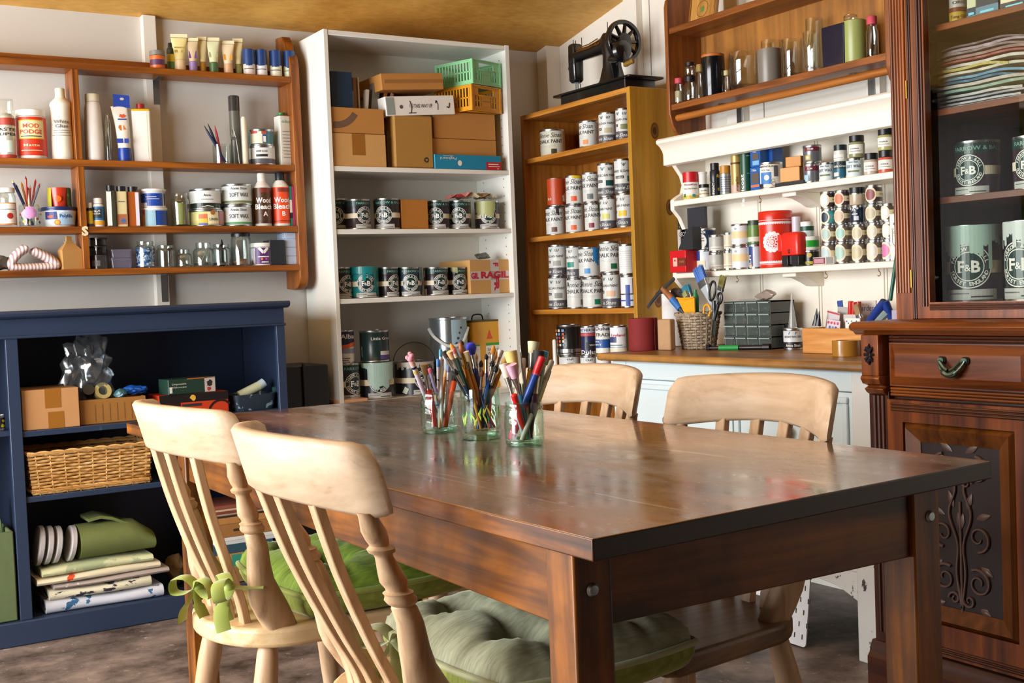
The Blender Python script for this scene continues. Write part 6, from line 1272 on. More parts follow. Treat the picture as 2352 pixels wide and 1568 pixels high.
ves(D1, 1652, 1678, 379, 'spray can with gold cap on upper rack shelf', 'spray can', 'spray_can', CYL(.72), P('#a9b2ba', .3, .6), marks(*[('r', -.25, .2, .1+.08*i, .12+.08*i, GREYB) for i in range(7)]), (lidp(.98, .73, 1), P('#b8822a', .35)))
ves(D1, 1677, 1703, 335, 'tall gold spray can with white cap', 'spray can', 'spray_can', CYL(.84), P('#b89a5a', .35, .3), marks(('b', .0, .18, P('#c8a898', .4)), ('b', .62, .66, P('#5a3a1a', .5)), ('R', 'metallic', .02, .2, .05, P('#6a3a2a', .5), .3)), (lidp(.72, .85, 1), WH), back=.022)
ves(D1, 1698, 1725, 335, 'tall green fabric spray can with white vertical lettering', 'spray can', 'spray_can', CYL(.87), P('#1f4f3c', .35), marks(('^',), ('R', 'Fabricoat', -.055, .04, .085, WH, .70), ('r', .02, .14, .78, .8, P('#9ab0a4', .5)), ('r', .02, .12, .4, .41, P('#9ab0a4', .5))), (lidp(.8, .88, 1), WH), back=.022)
TB = P('#1b5aa8', .4)
a_ = carton(D1, 1722, 1744, 384, .06, TB, 'small blue sponge box with orange stripe, lower one', name='sponge_box', back=.02, dec=bmarks(('r', -.25, .25, .14, .24, P('#d8703a', .5)), ('r', -.2, .25, .3, .75, P('#5a5048', .7)), ('t', 'Tikka', -.02, .82, .1, WH, .3)))
carton(D1, 1722, 1745, 343, .06, TB, 'small blue sponge box stacked on another', name='sponge_box', back=.02, on=a_.top, dec=bmarks(('r', -.2, .3, .1, .35, P('#7ab0d8', .5)), ('r', -.2, .3, .4, .75, P('#5a4f46', .7)), ('t', 'Tikka', -.02, .82, .1, WH, .3)))
carton(D1, 1738, 1773, 341, .05, P('#1a4f9c', .4), 'tall dark blue packet behind the white printed tin', name='sponge_box', back=.06, dec=bmarks(('r', -.2, 0, .62, .8, P('#8a7a5a', .5))))
p = pl(D1, 1740, 1798, 370, .02); tin(p, 'white tin with blue picture and bar code', P('#e2dfd4', .4), marks(('r', -.40, .02, .18, .62, P('#3a7ac0', .5)), ('d', -.15, .42, .1, P('#dfe6ea', .5)), ('r', .12, .28, .45, .85, GREYB), ('r', -.45, -.3, .06, .2, INK), ('^',), ('t', 'MANOLA 1', -.12, .80, .07, INK, .6), ('t', '2.5 kg', -.2, .68, .05, INK, .3), ('g', .08, .3, .05, .06, GREYB), ('g', .1, .18, .06, .075, GREYB)))
a_ = carton(D1, 1779, 1846, 417, .07, P('#2a2c30', .4), 'flat black tray under the wooden blocks', name='tray', cat='tray', back=.006, dec=bmarks(('r', .5, .55, 0, 1, P('#8a8a8a', .5))))
b_ = carton(D1, 1795, 1832, 384, .06, P('#d09a5c', .6), 'lower wooden block on the black tray', name='wooden_block', cat='block', back=.012, on=a_.top, rz=.25)
carton(D1, 1806, 1836, 359, .055, P('#c98f50', .6), 'upper wooden block stacked on another block', name='wooden_block', cat='block', back=.016, on=b_.top, rz=.2)
GM = P('#6f7278', .3, .4)
a_ = pl(D1, 1844, 1884, 374, .012); tin(a_, 'grey tin with maroon band and pale blue patch, lower of pair', GM, marks(('r', -.4, .35, .62, .85, P('#6a1430', .4)), ('r', -.45, -.18, .08, .42, P('#9ec4d4', .5)), ('^',), ('t', 'TOM', -.1, .68, .1, PAPER, .25)))
tin(pl(D1, 1843, 1887, 331, .012, on=a_.top), 'grey tin with maroon band and yellow ringed patch, upper of pair', GM, marks(('r', -.45, .4, .66, .88, P('#6a1430', .4)), ('r', -.4, -.1, .18, .44, P('#b8b04a', .5)), ('d', -.25, .31, .07, PAPER), ('^',), ('t', 'TOM', -.1, .72, .1, PAPER, .3)))
SW = lambda uo: marks(('t', 'SOFT WAX', uo, .48, .16, INK, .85), ('t', 'Annie Sloan', uo, .74, .1, GREYB, .5), ('r', uo-.3, uo+.3, .26, .34, P('#6a6a3a', .5)), ('b', 0, .12, P('#c8d4d4', .5)))
tin(pl(D1, 1880, 1918, 371, .012), 'pale soft wax tin next to the grey and maroon pair', P('#cfdcdf', .4), SW(-.15))
a_ = pl(D1, 1915, 1945, 370, .025); tin(a_, 'small blue green tin with dark top under a jar', P('#1f6078', .35), marks(('b', .6, 1.0, P('#1a3438', .35)), ('r', -.5, -.1, .18, .4, PAPER), ('^',), ('t', 'Little Greene', 0, .68, .14, WH, .8)))
GLJ = [(0, 0), (.96, 0), (1, .04), (1, .64), (.88, .70), (0, .71)]
ves(D1, 1914, 1946, 331, 'small sample jar with dark lid standing on the blue green tin', 'jar', 'jar', GLJ, P('#cfcfc4', .3), marks(('r', -.6, .2, .1, .42, PAPER), ('^',), ('l', ((-.5, .2), (.1, .2)), .02, GREYB)), (lidp(.98, .66, 1), P('#1a2a2a', .3)), 'lid', back=.025, on=a_.top)
a_ = pl(D1, 1942, 1984, 361, .012); tin(a_, 'pale soft wax tin under a glass jar of olive paint', P('#c9dade', .4), SW(-.1))
PJ = lambda c: P(c, .25)
LB = marks(('r', -.45, .3, .16, .58, PAPER), ('^',), ('t', 'CHALK', -.1, .36, .06, INK, .4), ('r', -.35, .15, .26, .28, GREYB))
ves(D1, 1948, 1986, 309, 'jar of olive paint with black lid on top of soft wax tin', 'jar', 'jar', GLJ, PJ('#8c8a64'), LB, (lidp(.93, .72, 1), BLK), 'lid', on=a_.top)
ves(D1, 1983, 2018, 350, 'jar of stone paint with black lid on upper rack shelf', 'jar', 'jar', GLJ, PJ('#b8aea0'), LB, (lidp(.93, .72, 1), BLK), 'lid')
a_ = ves(D1, 2016, 2053, 344, 'jar of salmon red paint with black lid, under another jar', 'jar', 'jar', GLJ, PJ('#c05a48'), LB, (lidp(.93, .72, 1), BLK), 'lid')
ves(D1, 2014, 2052, 293, 'jar of yellowish paint with black lid stacked beside cabinet post', 'jar', 'jar', GLJ, PJ('#a8a870'), LB, (lidp(.93, .72, 1), BLK), 'lid', on=a_.top)
ves(D1, 2048, 2082, 291, 'jar half hidden behind the cabinet post, upper rack shelf', 'jar', 'jar', GLJ, PJ('#b0aa84'), None, (lidp(.93, .72, 1), BLK), 'lid', on=a_.top, back=.03)
# lower rack shelf
for i, (x0, x1, yt, w, c, dx, nm) in enumerate(((1548, 1570, 487, .02, '#23252a', .02, 'black book with gilt pattern on spine'), (1570, 1618, 476, .012, '#2c2e36', .0, 'black paint library brochure standing upright'))):
    p = pl(D2, x0+8, x1, yt, .045+dx, box=True); d = Decal(); w = p.w/2; 
    if i: d.text('PAINT & PAPER', 0, p.h*.64, p.h*.05, PAPER, w=p.w*.6); d.text('LIBRARY', 0, p.h*.57, p.h*.05, PAPER, w=p.w*.32)
    else:
        for k in range(5): d.splat(.0, p.h*(.45+.1*k), w*.5, P('#b8a05a', .5), seed=k, n=8)
        d.rect(-w*.3, w*.9, p.h*.38, p.h*.95, P('#3a3a30', .5))
    m = MB().box(-w, w, 0, .012 if i else .08, 0, p.h, P(c, .4)); d.flat(m, eps=.0006); tag(m.build('book' if i == 0 else 'brochure', loc=p.loc, rz=p.rz, smooth=0), nm+', left end of lower rack shelf', 'book')
p = pl(D2, 1556, 1588, 526, .05, box=True); d = Decal(); d.text('GEORGE', 0, p.h*.84, p.h*.10, P('#b8b4b4', .5), w=p.w*.8); d.rect(-p.w*.5, -p.w*.28, 0, p.h, P('#b5b2ae', .5)); m = MB().box(-p.w/2, p.w/2, 0, .012, 0, p.h, P('#2a2426', .45)); d.flat(m)
tag(m.build('book', loc=p.loc, rz=p.rz, smooth=0), 'dark book with grey spine behind the red tape dispenser box', 'book')
p = pl(D2, 1537, 1574, 574, -.03, box=True); w, h = p.w, p.h; t = thing('tape_dispenser', 'red box with curved black guard overhanging left end of lower rack shelf', 'dispenser', p.loc, p.rz)
RD = P('#c4161e', .35); m = MB().box(-w/2, w/2, 0, .055, 0, h*.98, RD); d = Decal(); d.rect(-w*.28, -w*.02, h*.28, h*.66, P('#d8b0a0', .5)); d.rect(w*.02, w*.5, h*.28, h*.64, P('#6a2414', .5)); d.up(); d.disc(-w*.15, h*.54, h*.05, RD); d.text('TAPE', w*.26, h*.42, h*.1, P('#b87a3a', .5), w=w*.3); d.flat(m); m.build('body', t, bevel=.003)
m = MB(); arcp = [(w*.5-w*.95*(1-sin(a)), z) for a, z in ((pi/2*k/10, h+.001+h*.95*(1-cos(pi/2*k/10))) for k in range(11))]
arcp = [(-w*.1+w*.9*(k/10), h+h*.98*sin(pi/2*k/10)) for k in range(11)]
m.prism(arcp+[(w*.8, h*.98)], .012, .05, P('#26282c', .4), 'xz'); m.build('guard', t, smooth=0)
def fbs(S, x0, x1, yt, nm, body, dec, on=None, back=.012, **k): p = pl(S, x0, x1, yt, back, on); tin(p, nm, body, dec, **k); return p
NVT = P('#1d2f4c', .35)
a_ = fbs(D2, 1597, 1641, 572, 'white and blue tin with cream patch, lower rack shelf', P('#d8dce4', .38), marks(('r', -.5, -.25, .5, .98, P('#20307a', .5)), ('r', -.55, .0, .2, .5, P('#e0d0b0', .5)), ('r', .2, .7, .04, .5, P('#1f5a9a', .5)), ('^',), ('t', 'D', .4, .08, .2, WH, .14, .03)), back=.02)
fbs(D2, 1595, 1644, 523, 'navy tin with yellow and white swirl label stacked at left of lower rack shelf', NVT, marks(('d', -.2, .38, .25, PAPER, .34), ('r', -.6, -.2, .05, .25, P('#d8c02a', .5)), ('^',), ('t', 'Dulux', -.2, .76, .14, WH, .45, .02), ('t', 'Colour', -.22, .5, .08, INK, .32), ('t', 'Sample', -.22, .38, .08, INK, .32)), on=a_.top, back=.02)
for k, (x0, x1, yl, yu, c, c2, nm) in enumerate(((1627, 1664, 579, 538, '#b3b4ae', '#d6d4ca', 'grey sample tin'), (1661, 1687, 575, 533, '#cfc4aa', '#ded6bf', 'cream sample tin'))):
    dd = marks(('r', -.4, .4, .1, .32, P(c2, .5)), ('^',), ('r', -.3, .2, .2, .22, GREYB))
    a_ = fbs(D2, x0, x1, yl, nm+', lower of a stacked pair', P(c, .4), dd); fbs(D2, x0, x1, yu, nm+', upper of a stacked pair', P(c, .4), dd, on=a_.top)
dd = marks(('b', .08, .92, P('#d4dde0', .45)), ('r', -.5, .42, .34, .66, P('#e3cc9c', .5)), ('^',), ('d', -.25, .78, .05, P('#9ab0b8', .5)))
a_ = fbs(D2, 1680, 1724, 564, 'white tin with cream band, lower of the pair left of the red tin', P('#d4dde0', .4), dd); fbs(D2, 1679, 1722, 513, 'white tin with cream band, upper of the pair left of the red tin', P('#d4dde0', .4), dd, on=a_.top)
a_ = fbs(D2, 1719, 1749, 560, 'blue and white tin behind the red tin, lower rack shelf', P('#c4d2e0', .35), marks(('r', -.35, -.1, .1, .9, P('#23387a', .5)), ('^',), ('R', 'ELFI', -.18, .3, .12, WH, .5), ('s', -.2, .15, .1, P('#8a6a4a', .5), 4)), back=.04)
fbs(D2, 1717, 1749, 505, 'green tin with dark lid behind the red tin, stacked on a blue one', P('#5f7f3c', .35), marks(('r', -.5, .5, .1, .3, P('#c8d0c0', .5)), ('b', .8, 1.0, P('#2a3a28', .4)), ('b', .0, .06, P('#2a6a3a', .4))), on=a_.top, back=.04, lid=P('#2a3a28', .4))
p = pl(D2, 1741, 1819, 482, .004); r, h = p.r, p.h; RT = P('#cf2a14', .3)
t = thing('storage_tin', 'tall red storage tin with white lace rosette in the middle of rack', 'tin', p.loc, p.rz)
W_ = P('#e6e0e2', .4); d = Decal(); c = pi*r
for v in (.055, .075, .80, .835): d.rect(-c, c, v*h, v*h+.0012, W_)
for v, sg in ((.095, 1), (.785, -1)):
    for k in range(-17, 18):
        d.disc(k*.0075, v*h+sg*.001, .0036, W_, n=10)
    d.rect(-c, c, v*h-.003*(sg > 0)-.0, v*h+.003*(sg < 0)+.0005, W_)
uo, vo, R_ = -.012, .45*h, .034
for k in range(14): a = 2*pi*k/14; d.disc(uo+R_*.80*cos(a), vo+R_*.80*sin(a), R_*.22, W_, n=14)
d.disc(uo, vo, R_*.84, W_); d.up(); d.disc(uo, vo, R_*.62, RT); d.up()
for k in range(10): a = 2*pi*k/10; d.ring(uo+R_*.45*cos(a), vo+R_*.45*sin(a), R_*.10, R_*.17, W_, n=10)
d.disc(uo, vo, R_*.34, W_); d.up(); d.ring(uo, vo, R_*.2, R_*.28, RT, n=18).ring(uo, vo, R_*.09, R_*.13, RT, n=14)
m = MB().lathe([(0, 0), (r*.98, 0), (r, .003), (r, h*.87), (0, h*.87)], RT, 44); d.wrap(m, r); m.build('body', t, smooth=50)
MB().lathe([(0, h*.87), (r*1.03, h*.87), (r*1.03, h*.875), (r*1.02, h*.985), (r*.98, h), (0, h)], RT, 44).build('lid', t)
p = pl(D2, 1790, 1833, 533, -.02, box=True); w, h = p.w, p.h; t = thing('punch', 'red and black desk punch standing in front of the red tin', 'punch', (p.loc[0]-.0, p.loc[1], p.z), p.rz)
R2 = P('#d8281a', .3); m = MB()
m.loft([[(u, v+.022, z) for u, v in rrect(w*.98*s, .044*s, .012)] for z, s in ((h*.32, .96), (h*.36, 1), (h*.9, .98), (h*.97, .88), (h, .7))], R2).box(-w*.62, -w*.4, .0, .03, h*.45, h*.95, R2); m.build('body', t, bevel=.002)
m = MB().box(-w*.44, -w*.12, .002, .04, 0, h*.32, BLK).box(w*.08, w*.46, .002, .04, 0, h*.32, BLK).box(-w*.12, w*.08, .01, .035, h*.05, h*.32, P('#3a3a3e', .4)).box(-w*.05, w*.05, -.003, .004, h*.38, h*.5, P('#6a100c', .4)); m.build('feet', t, bevel=.002)
a_ = ves(D2, 1842, 1882, 574, 'black tin with yellow lettering under a green lidded tub', 'tin', 'tin', CYL(.96), P('#1d1e1c', .3), marks(('r', -.5, .5, .08, .26, P('#d0c43a', .5)), ('d', -.1, .68, .16, P('#b8a24a', .5)), ('b', .9, .97, TINM), ('^',), ('t', 'Osmo', -.1, .12, .1, INK, .5)), (lidp(.98, .94, 1), P('#2a2a28', .3)), 'lid')
a_ = ves(D2, 1835, 1881, 542, 'white tub with bright green band, lower rack shelf', 'tub', 'tub', CYL(.75), P('#cfd8d0', .35), marks(('b', .22, .7, P('#1f9a2a', .4)), ('b', 0, .2, P('#d8dcd6', .4))), (lidp(1.02, .72, 1), WH), 'lid', on=a_.top)
ves(D2, 1837, 1869, 508, 'small white jar with dark green band on top of the stack beside red punch', 'jar', 'jar', CYL(.66), P('#c8d4d4', .35), marks(('b', .38, .68, P('#1c4a3a', .4))), (lidp(.92, .67, 1), WH), 'lid', on=a_.top, back=.016)
ves(D2, 1826, 1842, 545, 'slim bright green bottle between the red punch and stacked tubs', 'bottle', 'bottle', CYL(1), P('#1c9a3a', .3), back=.05)
ves(D2, 1818, 1838, 497, 'pale plastic tube leaning behind the red tin', 'tube', 'tube', CYL(1), P('#c8c4d0', .4), back=.07)
carton(D2, 1866, 1915, 590, .03, P('#dcd8d4', .5), 'little white matchbox with maroon label at front of lower rack shelf', name='matchbox', back=-.002+.004, dec=lambda d, w, h: [d.rect(-w*.48, w*.1, h*.1, h*.9, P('#7a2a3a', .5)), d.up(), d.rect(-w*.42, w*.04, h*.2, h*.8, P('#b88a94', .5)), d.rect(w*.15, w*.48, h*.05, h*.95, P('#8a8884', .5))])
# sample pots: four layers by five columns
SPG = 'little paint sample pots stacked at right of the rack'
def pot(x0, x1, yt, c, nm, on, body='#3a3230', uo=-.15, back=.012, band='#d8cda4'):
    def f(d, r, h):
        cc = pi*r; d.rect(-cc, cc, .34*h, .64*h, P(band, .5)); d.up(); d.disc(uo*h, .48*h, .35*h, CREAM, ry=.40*h); d.up(); d.disc(uo*h, .48*h, .26*h, P(c, .45), ry=.30*h); d.rect((uo+.5)*h, (uo+.85)*h, .47*h, .5*h, GREYB)
    return fbs(D2, x0, x1, yt, nm, P(body, .32), f, on=on, back=back, group=SPG, name='sample_pot', cat='sample pot')
cols = [((1886, 1924), (557, 517, 478, 438), ('#b6c8cc', '#a8c4bc', None, '#dfe2e6'), -.28), ((1918, 1957), (554, 515, 475, 435), ('#a8c8bc', '#9ccac0', '#d8b8a0', '#cf7a5c'), -.25), ((1956, 1992), (554, 514, None, None), ('#c8bf9c', '#c8c2a4', None, None), -.2), ((1990, 2029), (550, 510, 467, 423), ('#d4d0c4', '#d2cdbc', '#bfb79c', '#8a4a4c'), -.22), ((2026, 2062), (548, 508, 466, None), ('#d47aac', '#e8e6e0', '#e2e0da', None), -.3)]
rown = ('bottom', 'second', 'third', 'top'); coln = ('first', 'second', 'third', 'fourth', 'fifth')
nmc = {'#b6c8cc': 'grey blue', '#a8c4bc': 'pale sage', '#dfe2e6': 'white', '#a8c8bc': 'sage', '#9ccac0': 'aqua', '#d8b8a0': 'blush', '#cf7a5c': 'coral', '#c8bf9c': 'straw', '#c8c2a4': 'putty', '#d4d0c4': 'chalk', '#d2cdbc': 'stone', '#bfb79c': 'mushroom', '#8a4a4c': 'plum', '#d47aac': 'pink', '#e8e6e0': 'bright white', '#e2e0da': 'ivory'}
for ci, ((x0, x1), ys, cs, uo) in enumerate(cols):
    on = None
    for ri in range(4):
        if ys[ri] is None: continue
        if cs[ri] is None:
            p = pot(x0, x1, ys[ri], '#1c2f44', 'teal speckled sample pot with navy spot, third layer of first column', on, '#3f8a90', -.35, band='#4f8f94')
        else: p = pot(x0-(3 if ri > 1 else 0), x1-(3 if ri > 1 else 0), ys[ri], cs[ri], 'brown sample pot with %s spot, %s layer of %s column from the left' % (nmc[cs[ri]], rown[ri], coln[ci]), on, ('#6a5c52', '#6c5e52', '#54483f', '#3e2e30')[ri] if (ci, ri) != (4, 0) else '#c8c4e0', uo)
        on = p.top
    if ci == 2:
        p = fbs(D2, 1951, 1987, 470, 'dark blue printed tin in the third layer of the sample pots', P('#16263c', .3), marks(('r', -.2, .05, .2, .42, P('#c8ccd8', .5)), ('r', .3, .36, .0, 1, P('#8aa0b8', .4)), ('t', '*A*', -.2, .68, .2, PAPER, .5), ('r', -.3, 0, .5, .56, PAPER)), on=on, group=SPG, name='sample_pot', cat='sample pot')
        ves(D2, 1950, 1987, 429, 'sample jar of beige paint with black printed lid on top of sample pots', 'sample pot', 'sample_jar', GLJ, PJ('#b8a890'), marks(('b', .6, .66, TINM)), (lidp(1.02, .62, 1), BLK), 'lid', on=p.top)
p = pl(D2, 2043, 2072, 491, -.006, box=True); w, h = p.w, p.h; m = MB().box(-w/2, w/2, 0, .003, 0, h, PAPER); d = Decal(); d.ring(0, h*.42, w*.30, w*.33, INK, n=24, a0=180, a1=360).rect(-w*.33, -w*.30, h*.42, h*.7, INK).rect(w*.30, w*.33, h*.42, h*.7, INK); d.splat(0, h*.78, w*.22, GREYB, seed=4, ry=h*.05); d.text('1842', 0, h*.66, h*.035, INK, w=w*.4).text('DINA', 0, h*.58, h*.05, INK, w=w*.5).text('CERA', 0, h*.52, h*.04, INK, w=w*.4).rect(-w*.2, w*.2, h*.3, h*.31, GREYB).disc(0, h*.2, w*.06, INK); d.flat(m)
tag(m.build('card', loc=p.loc, rz=p.rz, smooth=0), 'white card printed with a bottle outline leaning on the sample pots', 'card')
# ================================================================ brown wall shelf contents
S1, S2 = ('X', BSF+.006, BZ[0]), ('X', BSF+.006, BZ[1])
PK = P('#c84a5a', .6)
def jarlet(x0, x1, yt, nm, lid, on=None, back=.01, fill=None): return ves(S1, x0, x1, yt, nm, 'jar', 'small_jar', [(0, 0), (.9, 0), (1, .06), (1, .62), (.74, .74), (.74, .82), (.68, .82), (.68, .74), (.92, .6), (.92, .07), (0, .06)], GLD, None, (lidp(.82, .80, 1), lid), 'lid', on=on, back=back, fill=fill)
jarlet(1547, 1570, 177, 'tiny jar with pink cloth lid at left end of the brown shelf', PK, fill=([(0, .07), (.88, .07), (.88, .5), (0, .5)], P('#b8a88a', .6)))
a_ = jarlet(1569, 1600, 172, 'small glass jar with black lid, lower of two stacked jars', BLK)
jarlet(1570, 1598, 140, 'small glass jar with black lid, upper of two stacked jars', BLK, on=a_.top)
jarlet(1597, 1614, 146, 'slim corked bottle behind the stacked jars', P('#b89a5a', .7), back=.05)
p = ves(S1, 1609, 1664, 118, 'black candle glass with wooden lid on brown shelf', 'candle', 'candle_glass', [(0, 0), (.95, 0), (1, .03), (1, .93), (0, .93)], P('#0d0f14', .12), None, (lidp(.98, .93, 1), P('#b8682a', .5)), 'lid')
jarlet(1660, 1676, 160, 'tiny corked jar behind the black candle glass', P('#c8b88a', .7), back=.06)
TUM = [(0, 0), (.93, 0), (.98, .03), (1, 1), (.95, 1), (.93, .2), (.85, .14), (0, .12)]
tg = 'glass tumblers and candle glasses on the brown shelf'
ves(S1, 1672, 1741, 113, 'wide clear glass tumbler on brown shelf', 'glass', 'tumbler', TUM, GLD, group=tg)
ves(S1, 1738, 1794, 107, 'frosted grey candle glass next to the wide clear tumbler', 'glass', 'candle_glass', [(0, 0), (.95, 0), (1, .04), (1, 1), (.95, 1), (.93, .1), (0, .08)], P('#7a7268', .35), group=tg)
ves(S1, 1746, 1792, 88, 'clear glass behind the frosted candle glass', 'glass', 'tumbler', TUM, GLD, back=.09, group=tg)
ves(S1, 1793, 1843, 85, 'plain clear tumbler right of the frosted candle glass', 'glass', 'tumbler', TUM, GLD, back=.03, group=tg)
a_ = ves(S1, 1842, 1886, 68, 'thick square-footed glass under a tall clear glass', 'glass', 'tumbler', TUM, GLD, group=tg)
ves(S1, 1848, 1890, 38, 'tall clear glass standing behind the navy candle box', 'glass', 'tumbler', TUM, GLD, back=.07, group=tg)
p = pl(S1, 1884, 1938, 58, .01, box=True); t = thing('candle_box', 'square navy glass candle holder', 'candle', (p.loc[0], p.loc[1], p.z), p.rz, tg); NB = P('#141a30', .12); w, h = p.w, p.h
MB().loft([[(u, v+.04, z) for u, v in rrect(w*s, .08*s, .006)] for z, s in ((0, .96), (h*.95, 1), (h, .98))], NB).build('body', t); MB().box(-w*.4, w*.4, .008, .072, h, h+.002, P('#3a3a4a', .3)).build('wax', t)
a_ = ves(S1, 1934, 1990, 41, 'pale green candle glass with clear jar upturned on it', 'candle', 'candle_glass', [(0, 0), (.95, 0), (1, .03), (1, .99), (.95, 1), (0, .98)], P('#9aa35c', .35), group=tg)
ves(S1, 1936, 1970, 30, 'small clear jar sitting on the pale green candle glass', 'jar', 'small_jar', JAR, GLD, on=a_.top)
jarlet(1987, 2017, 34, 'glass jar with pink lid at right end of the brown shelf', PK)
p = pl(S2, 1580, 1640, -6, .015, box=True); m = MB().box(-p.w/2, p.w/2, 0, .015, 0, .12, wood('#8a5a22', '#c0904a', 'z')); d = Decal(); d.splat(0, .035, .012, P('#5a7a3a', .6), seed=3); d.ring(0, .035, p.w*.2, p.w*.22, P('#7a4a1c', .6)); d.flat(m)
for u in (-1, 1): m.box(u*p.w*.47-.003, u*p.w*.47+.003, -.004, .001, 0, .12, wood('#6a3f14', '#a06a2a', 'z'))
tag(m.build('plaque', loc=(p.loc[0], p.loc[1], BZ[1]+.001), rot=(radians(-10), 0, p.rz), bevel=.001), 'carved pale wooden plaque leaning on the top brown shelf', 'plaque')
# ================================================================ on the worktop
def dpl(x0, x1, yt, yb, box=False, z=DKT):
    b = onZ((x0+x1)/2, yb, z); return pl(('X', b.x, z), x0, x1, yt, 0, None, box)
SAND = P('#7a1a1c', .8, var=.15, scale=200)
p = dpl(1441, 1510, 729, 807); r, h = p.r, p.h; m = MB(); pts = [(r*(1-.012*a)*sin(a+.9), -r*(1-.012*a)*cos(a+.9)) for a in (2*pi*3*k/120 for k in range(121))]
m.loft([[(u, v, z) for u, v in pts]+[(u*.97, v*.97, z) for u, v in pts[::-1]] for z in (0, h)], SAND); tag(m.build('sandpaper_roll', loc=p.loc, rz=p.rz, smooth=60), 'roll of dark red sandpaper standing on end on the worktop', 'roll')
p = dpl(1510, 1536, 733, 805, True); tag(MB().box(-p.w/2, p.w/2, 0, .028, 0, p.h, P('#b08c66', .75, var=.1, scale=80)).build('sanding_block', loc=p.loc, rz=p.rz+.1, bevel=.005), 'upright brown fibreboard block between sandpaper roll and wicker basket', 'block')
p = dpl(1494, 1546, 668, 797); r, h = p.r, p.h; p.loc = (p.loc[0]+.05, p.loc[1], p.loc[2]); tag(MB().lathe([(r*.3, h), (r, h), (r, 0), (r*.3, 0), (r*.3, h)], P('#e2e2e4', .8, bump=.6, scale=300), 32).build('paper_roll', loc=p.loc), 'white paper towel roll behind the fibreboard block', 'roll')
# wicker pot of tools
def weave_round(r0, r1, h, rows, stakes, mt, th):
    m = MB()
    for i in range(rows):
        z = h*(i+.5)/rows; R_ = r0+(r1-r0)*(i+.5)/rows
        pts = []
        for k in range(stakes*4):
            a = 2*pi*k/(stakes*4); pts.append(((R_+th*.8*sin(stakes/2*a*1+pi*(i % 2)))*cos(a), (R_+th*.8*sin(stakes/2*a+pi*(i % 2)))*sin(a), z+.0006*sin(7*a+i)))
        m.tube(pts, th*1.15, mt, 5, closed=True, flat=h/rows*.42)
    return m
WK = wood('#6e5c4a', '#b7a68e', 'z', 2, .7, c3='#8f7d68')
p = dpl(1551, 1655, 718, 804); r, h = p.r, p.h; BKX = p
t = thing('wicker_basket', 'grey wicker pot full of tools on the worktop', 'basket', p.loc)
weave_round(r*.72, r*.98, h, 13, 22, WK, .0022).build('woven_side', t, smooth=70)
m = MB()
for k in range(22): a = 2*pi*(k+.5)/22; m.tube([(r*.72*cos(a), r*.72*sin(a), 0), (r*.985*cos(a), r*.985*sin(a), h)], .0022, WK, 5)
m.build('stakes', t)
m = MB()
for s in (0, 1): m.tube([((r*1.0+.003*sin(11*a+s*pi))*cos(a), (r*1.0+.003*sin(11*a+s*pi))*sin(a), h+.003*cos(11*a+s*pi)) for a in (2*pi*k/88 for k in range(88))], .0036, WK, 6, closed=True)
m.build('rim', t); MB().lathe([(0, .002), (r*.7, .002), (r*.7, .006), (0, .006)], WK, 24).build('base', t)
bx, by, bz = p.loc
def B_(px, py, dx=0): return onX(px, py, bx+dx)
def tool(name, label, cat, p0, p1): pass
# hammer
a, b = B_(1562, 708, -.02), B_(1522, 662, -.03); t = thing('hammer', 'claw hammer with brown and blue handle leaning out of the wicker pot', 'hammer', b)
ax = (a-b); e_ = b+ax*2.3; HB = wood('#6a3a1a', '#a8683a', 'z'); BLH = P('#2f6fb4', .4)
m = MB().tube([(0, 0, 0), ax*.55], .011, HB, 12).build('handle', t, label='brown wooden upper handle'); MB().tube([ax*.55, ax*1.02], .0125, BLH, 12).tube([ax*1.02, ax*1.6], .009, P('#3a3c40', .4), 12).build('grip', t, label='blue grip')
c0, c1 = B_(1488, 706, -.03)-b, B_(1548, 640, -.03)-b; mid = (c0+c1)/2; d_ = (c1-c0)
m = MB().tube(cr([c0, c0+d_*.2+Vector((0, 0, .004)), mid+Vector((0, 0, .006)), c1]), [.004]*4+[.008]*9+[.006]*6, P('#6b6d70', .3, .8), 10, flat=.007).tube([mid+Vector((0, 0, .004)), (0, 0, 0)], .010, P('#5a5c60', .3, .8), 10); m.build('head', t)
def flatbrush(label, hp, bp, wid, bl, hc, bc, thk=.012, fc=None, name='paintbrush', group=None, up=(1, 0, 0)):
    "hp = foot of handle, bp = tip of bristles"
    hp, bp = Vector(hp), Vector(bp); L = (bp-hp).length; u = (bp-hp).normalized(); s = u.cross(Vector(up)).normalized(); n = s.cross(u)
    M_ = Matrix((s, n, u)).transposed().to_4x4(); t = thing(name, label, 'brush', hp, group=group, rot=M_.to_euler())
    f0, f1 = L-bl-wid*.55, L-bl; q = random.Random(len(label))
    MB().loft([[(x*a_, y*c_, z) for x, y in rrect(2, 2, .7)] for a_, c_, z in ((.005, .004, 0), (.007, .005, L*.06), (.006, .005, max(.02, f0*.5)), (wid*.42, thk*.45, f0-.006), (wid*.48, thk*.48, f0))], hc).build('handle', t, smooth=50)
    MB().loft([[(x, y, z) for x, y in rrect(wid, thk, thk*.3)] for z in (f0, f1)], fc or P('#9a9da0', .25, .9)).build('ferrule', t)
    m = MB(); nb = 26
    for k in range(nb):
        x = (-.5+(k+.5)/nb)*wid*.94
        for y in (-thk*.3, 0, thk*.3): m.tube([(x, y, f1-.002), (x*1.08+q.uniform(-.001, .001), y*1.2, L-q.uniform(0, bl*.14))], [wid/nb*.75, wid/nb*.45], bc, 4)
    m.build('bristles', t); return t
flatbrush('wide paintbrush with blue bristles sticking up from the wicker pot', B_(1648, 735), B_(1601, 612), .045, .055, P('#aab4ba', .25), P('#4a78c4', .6), .016)
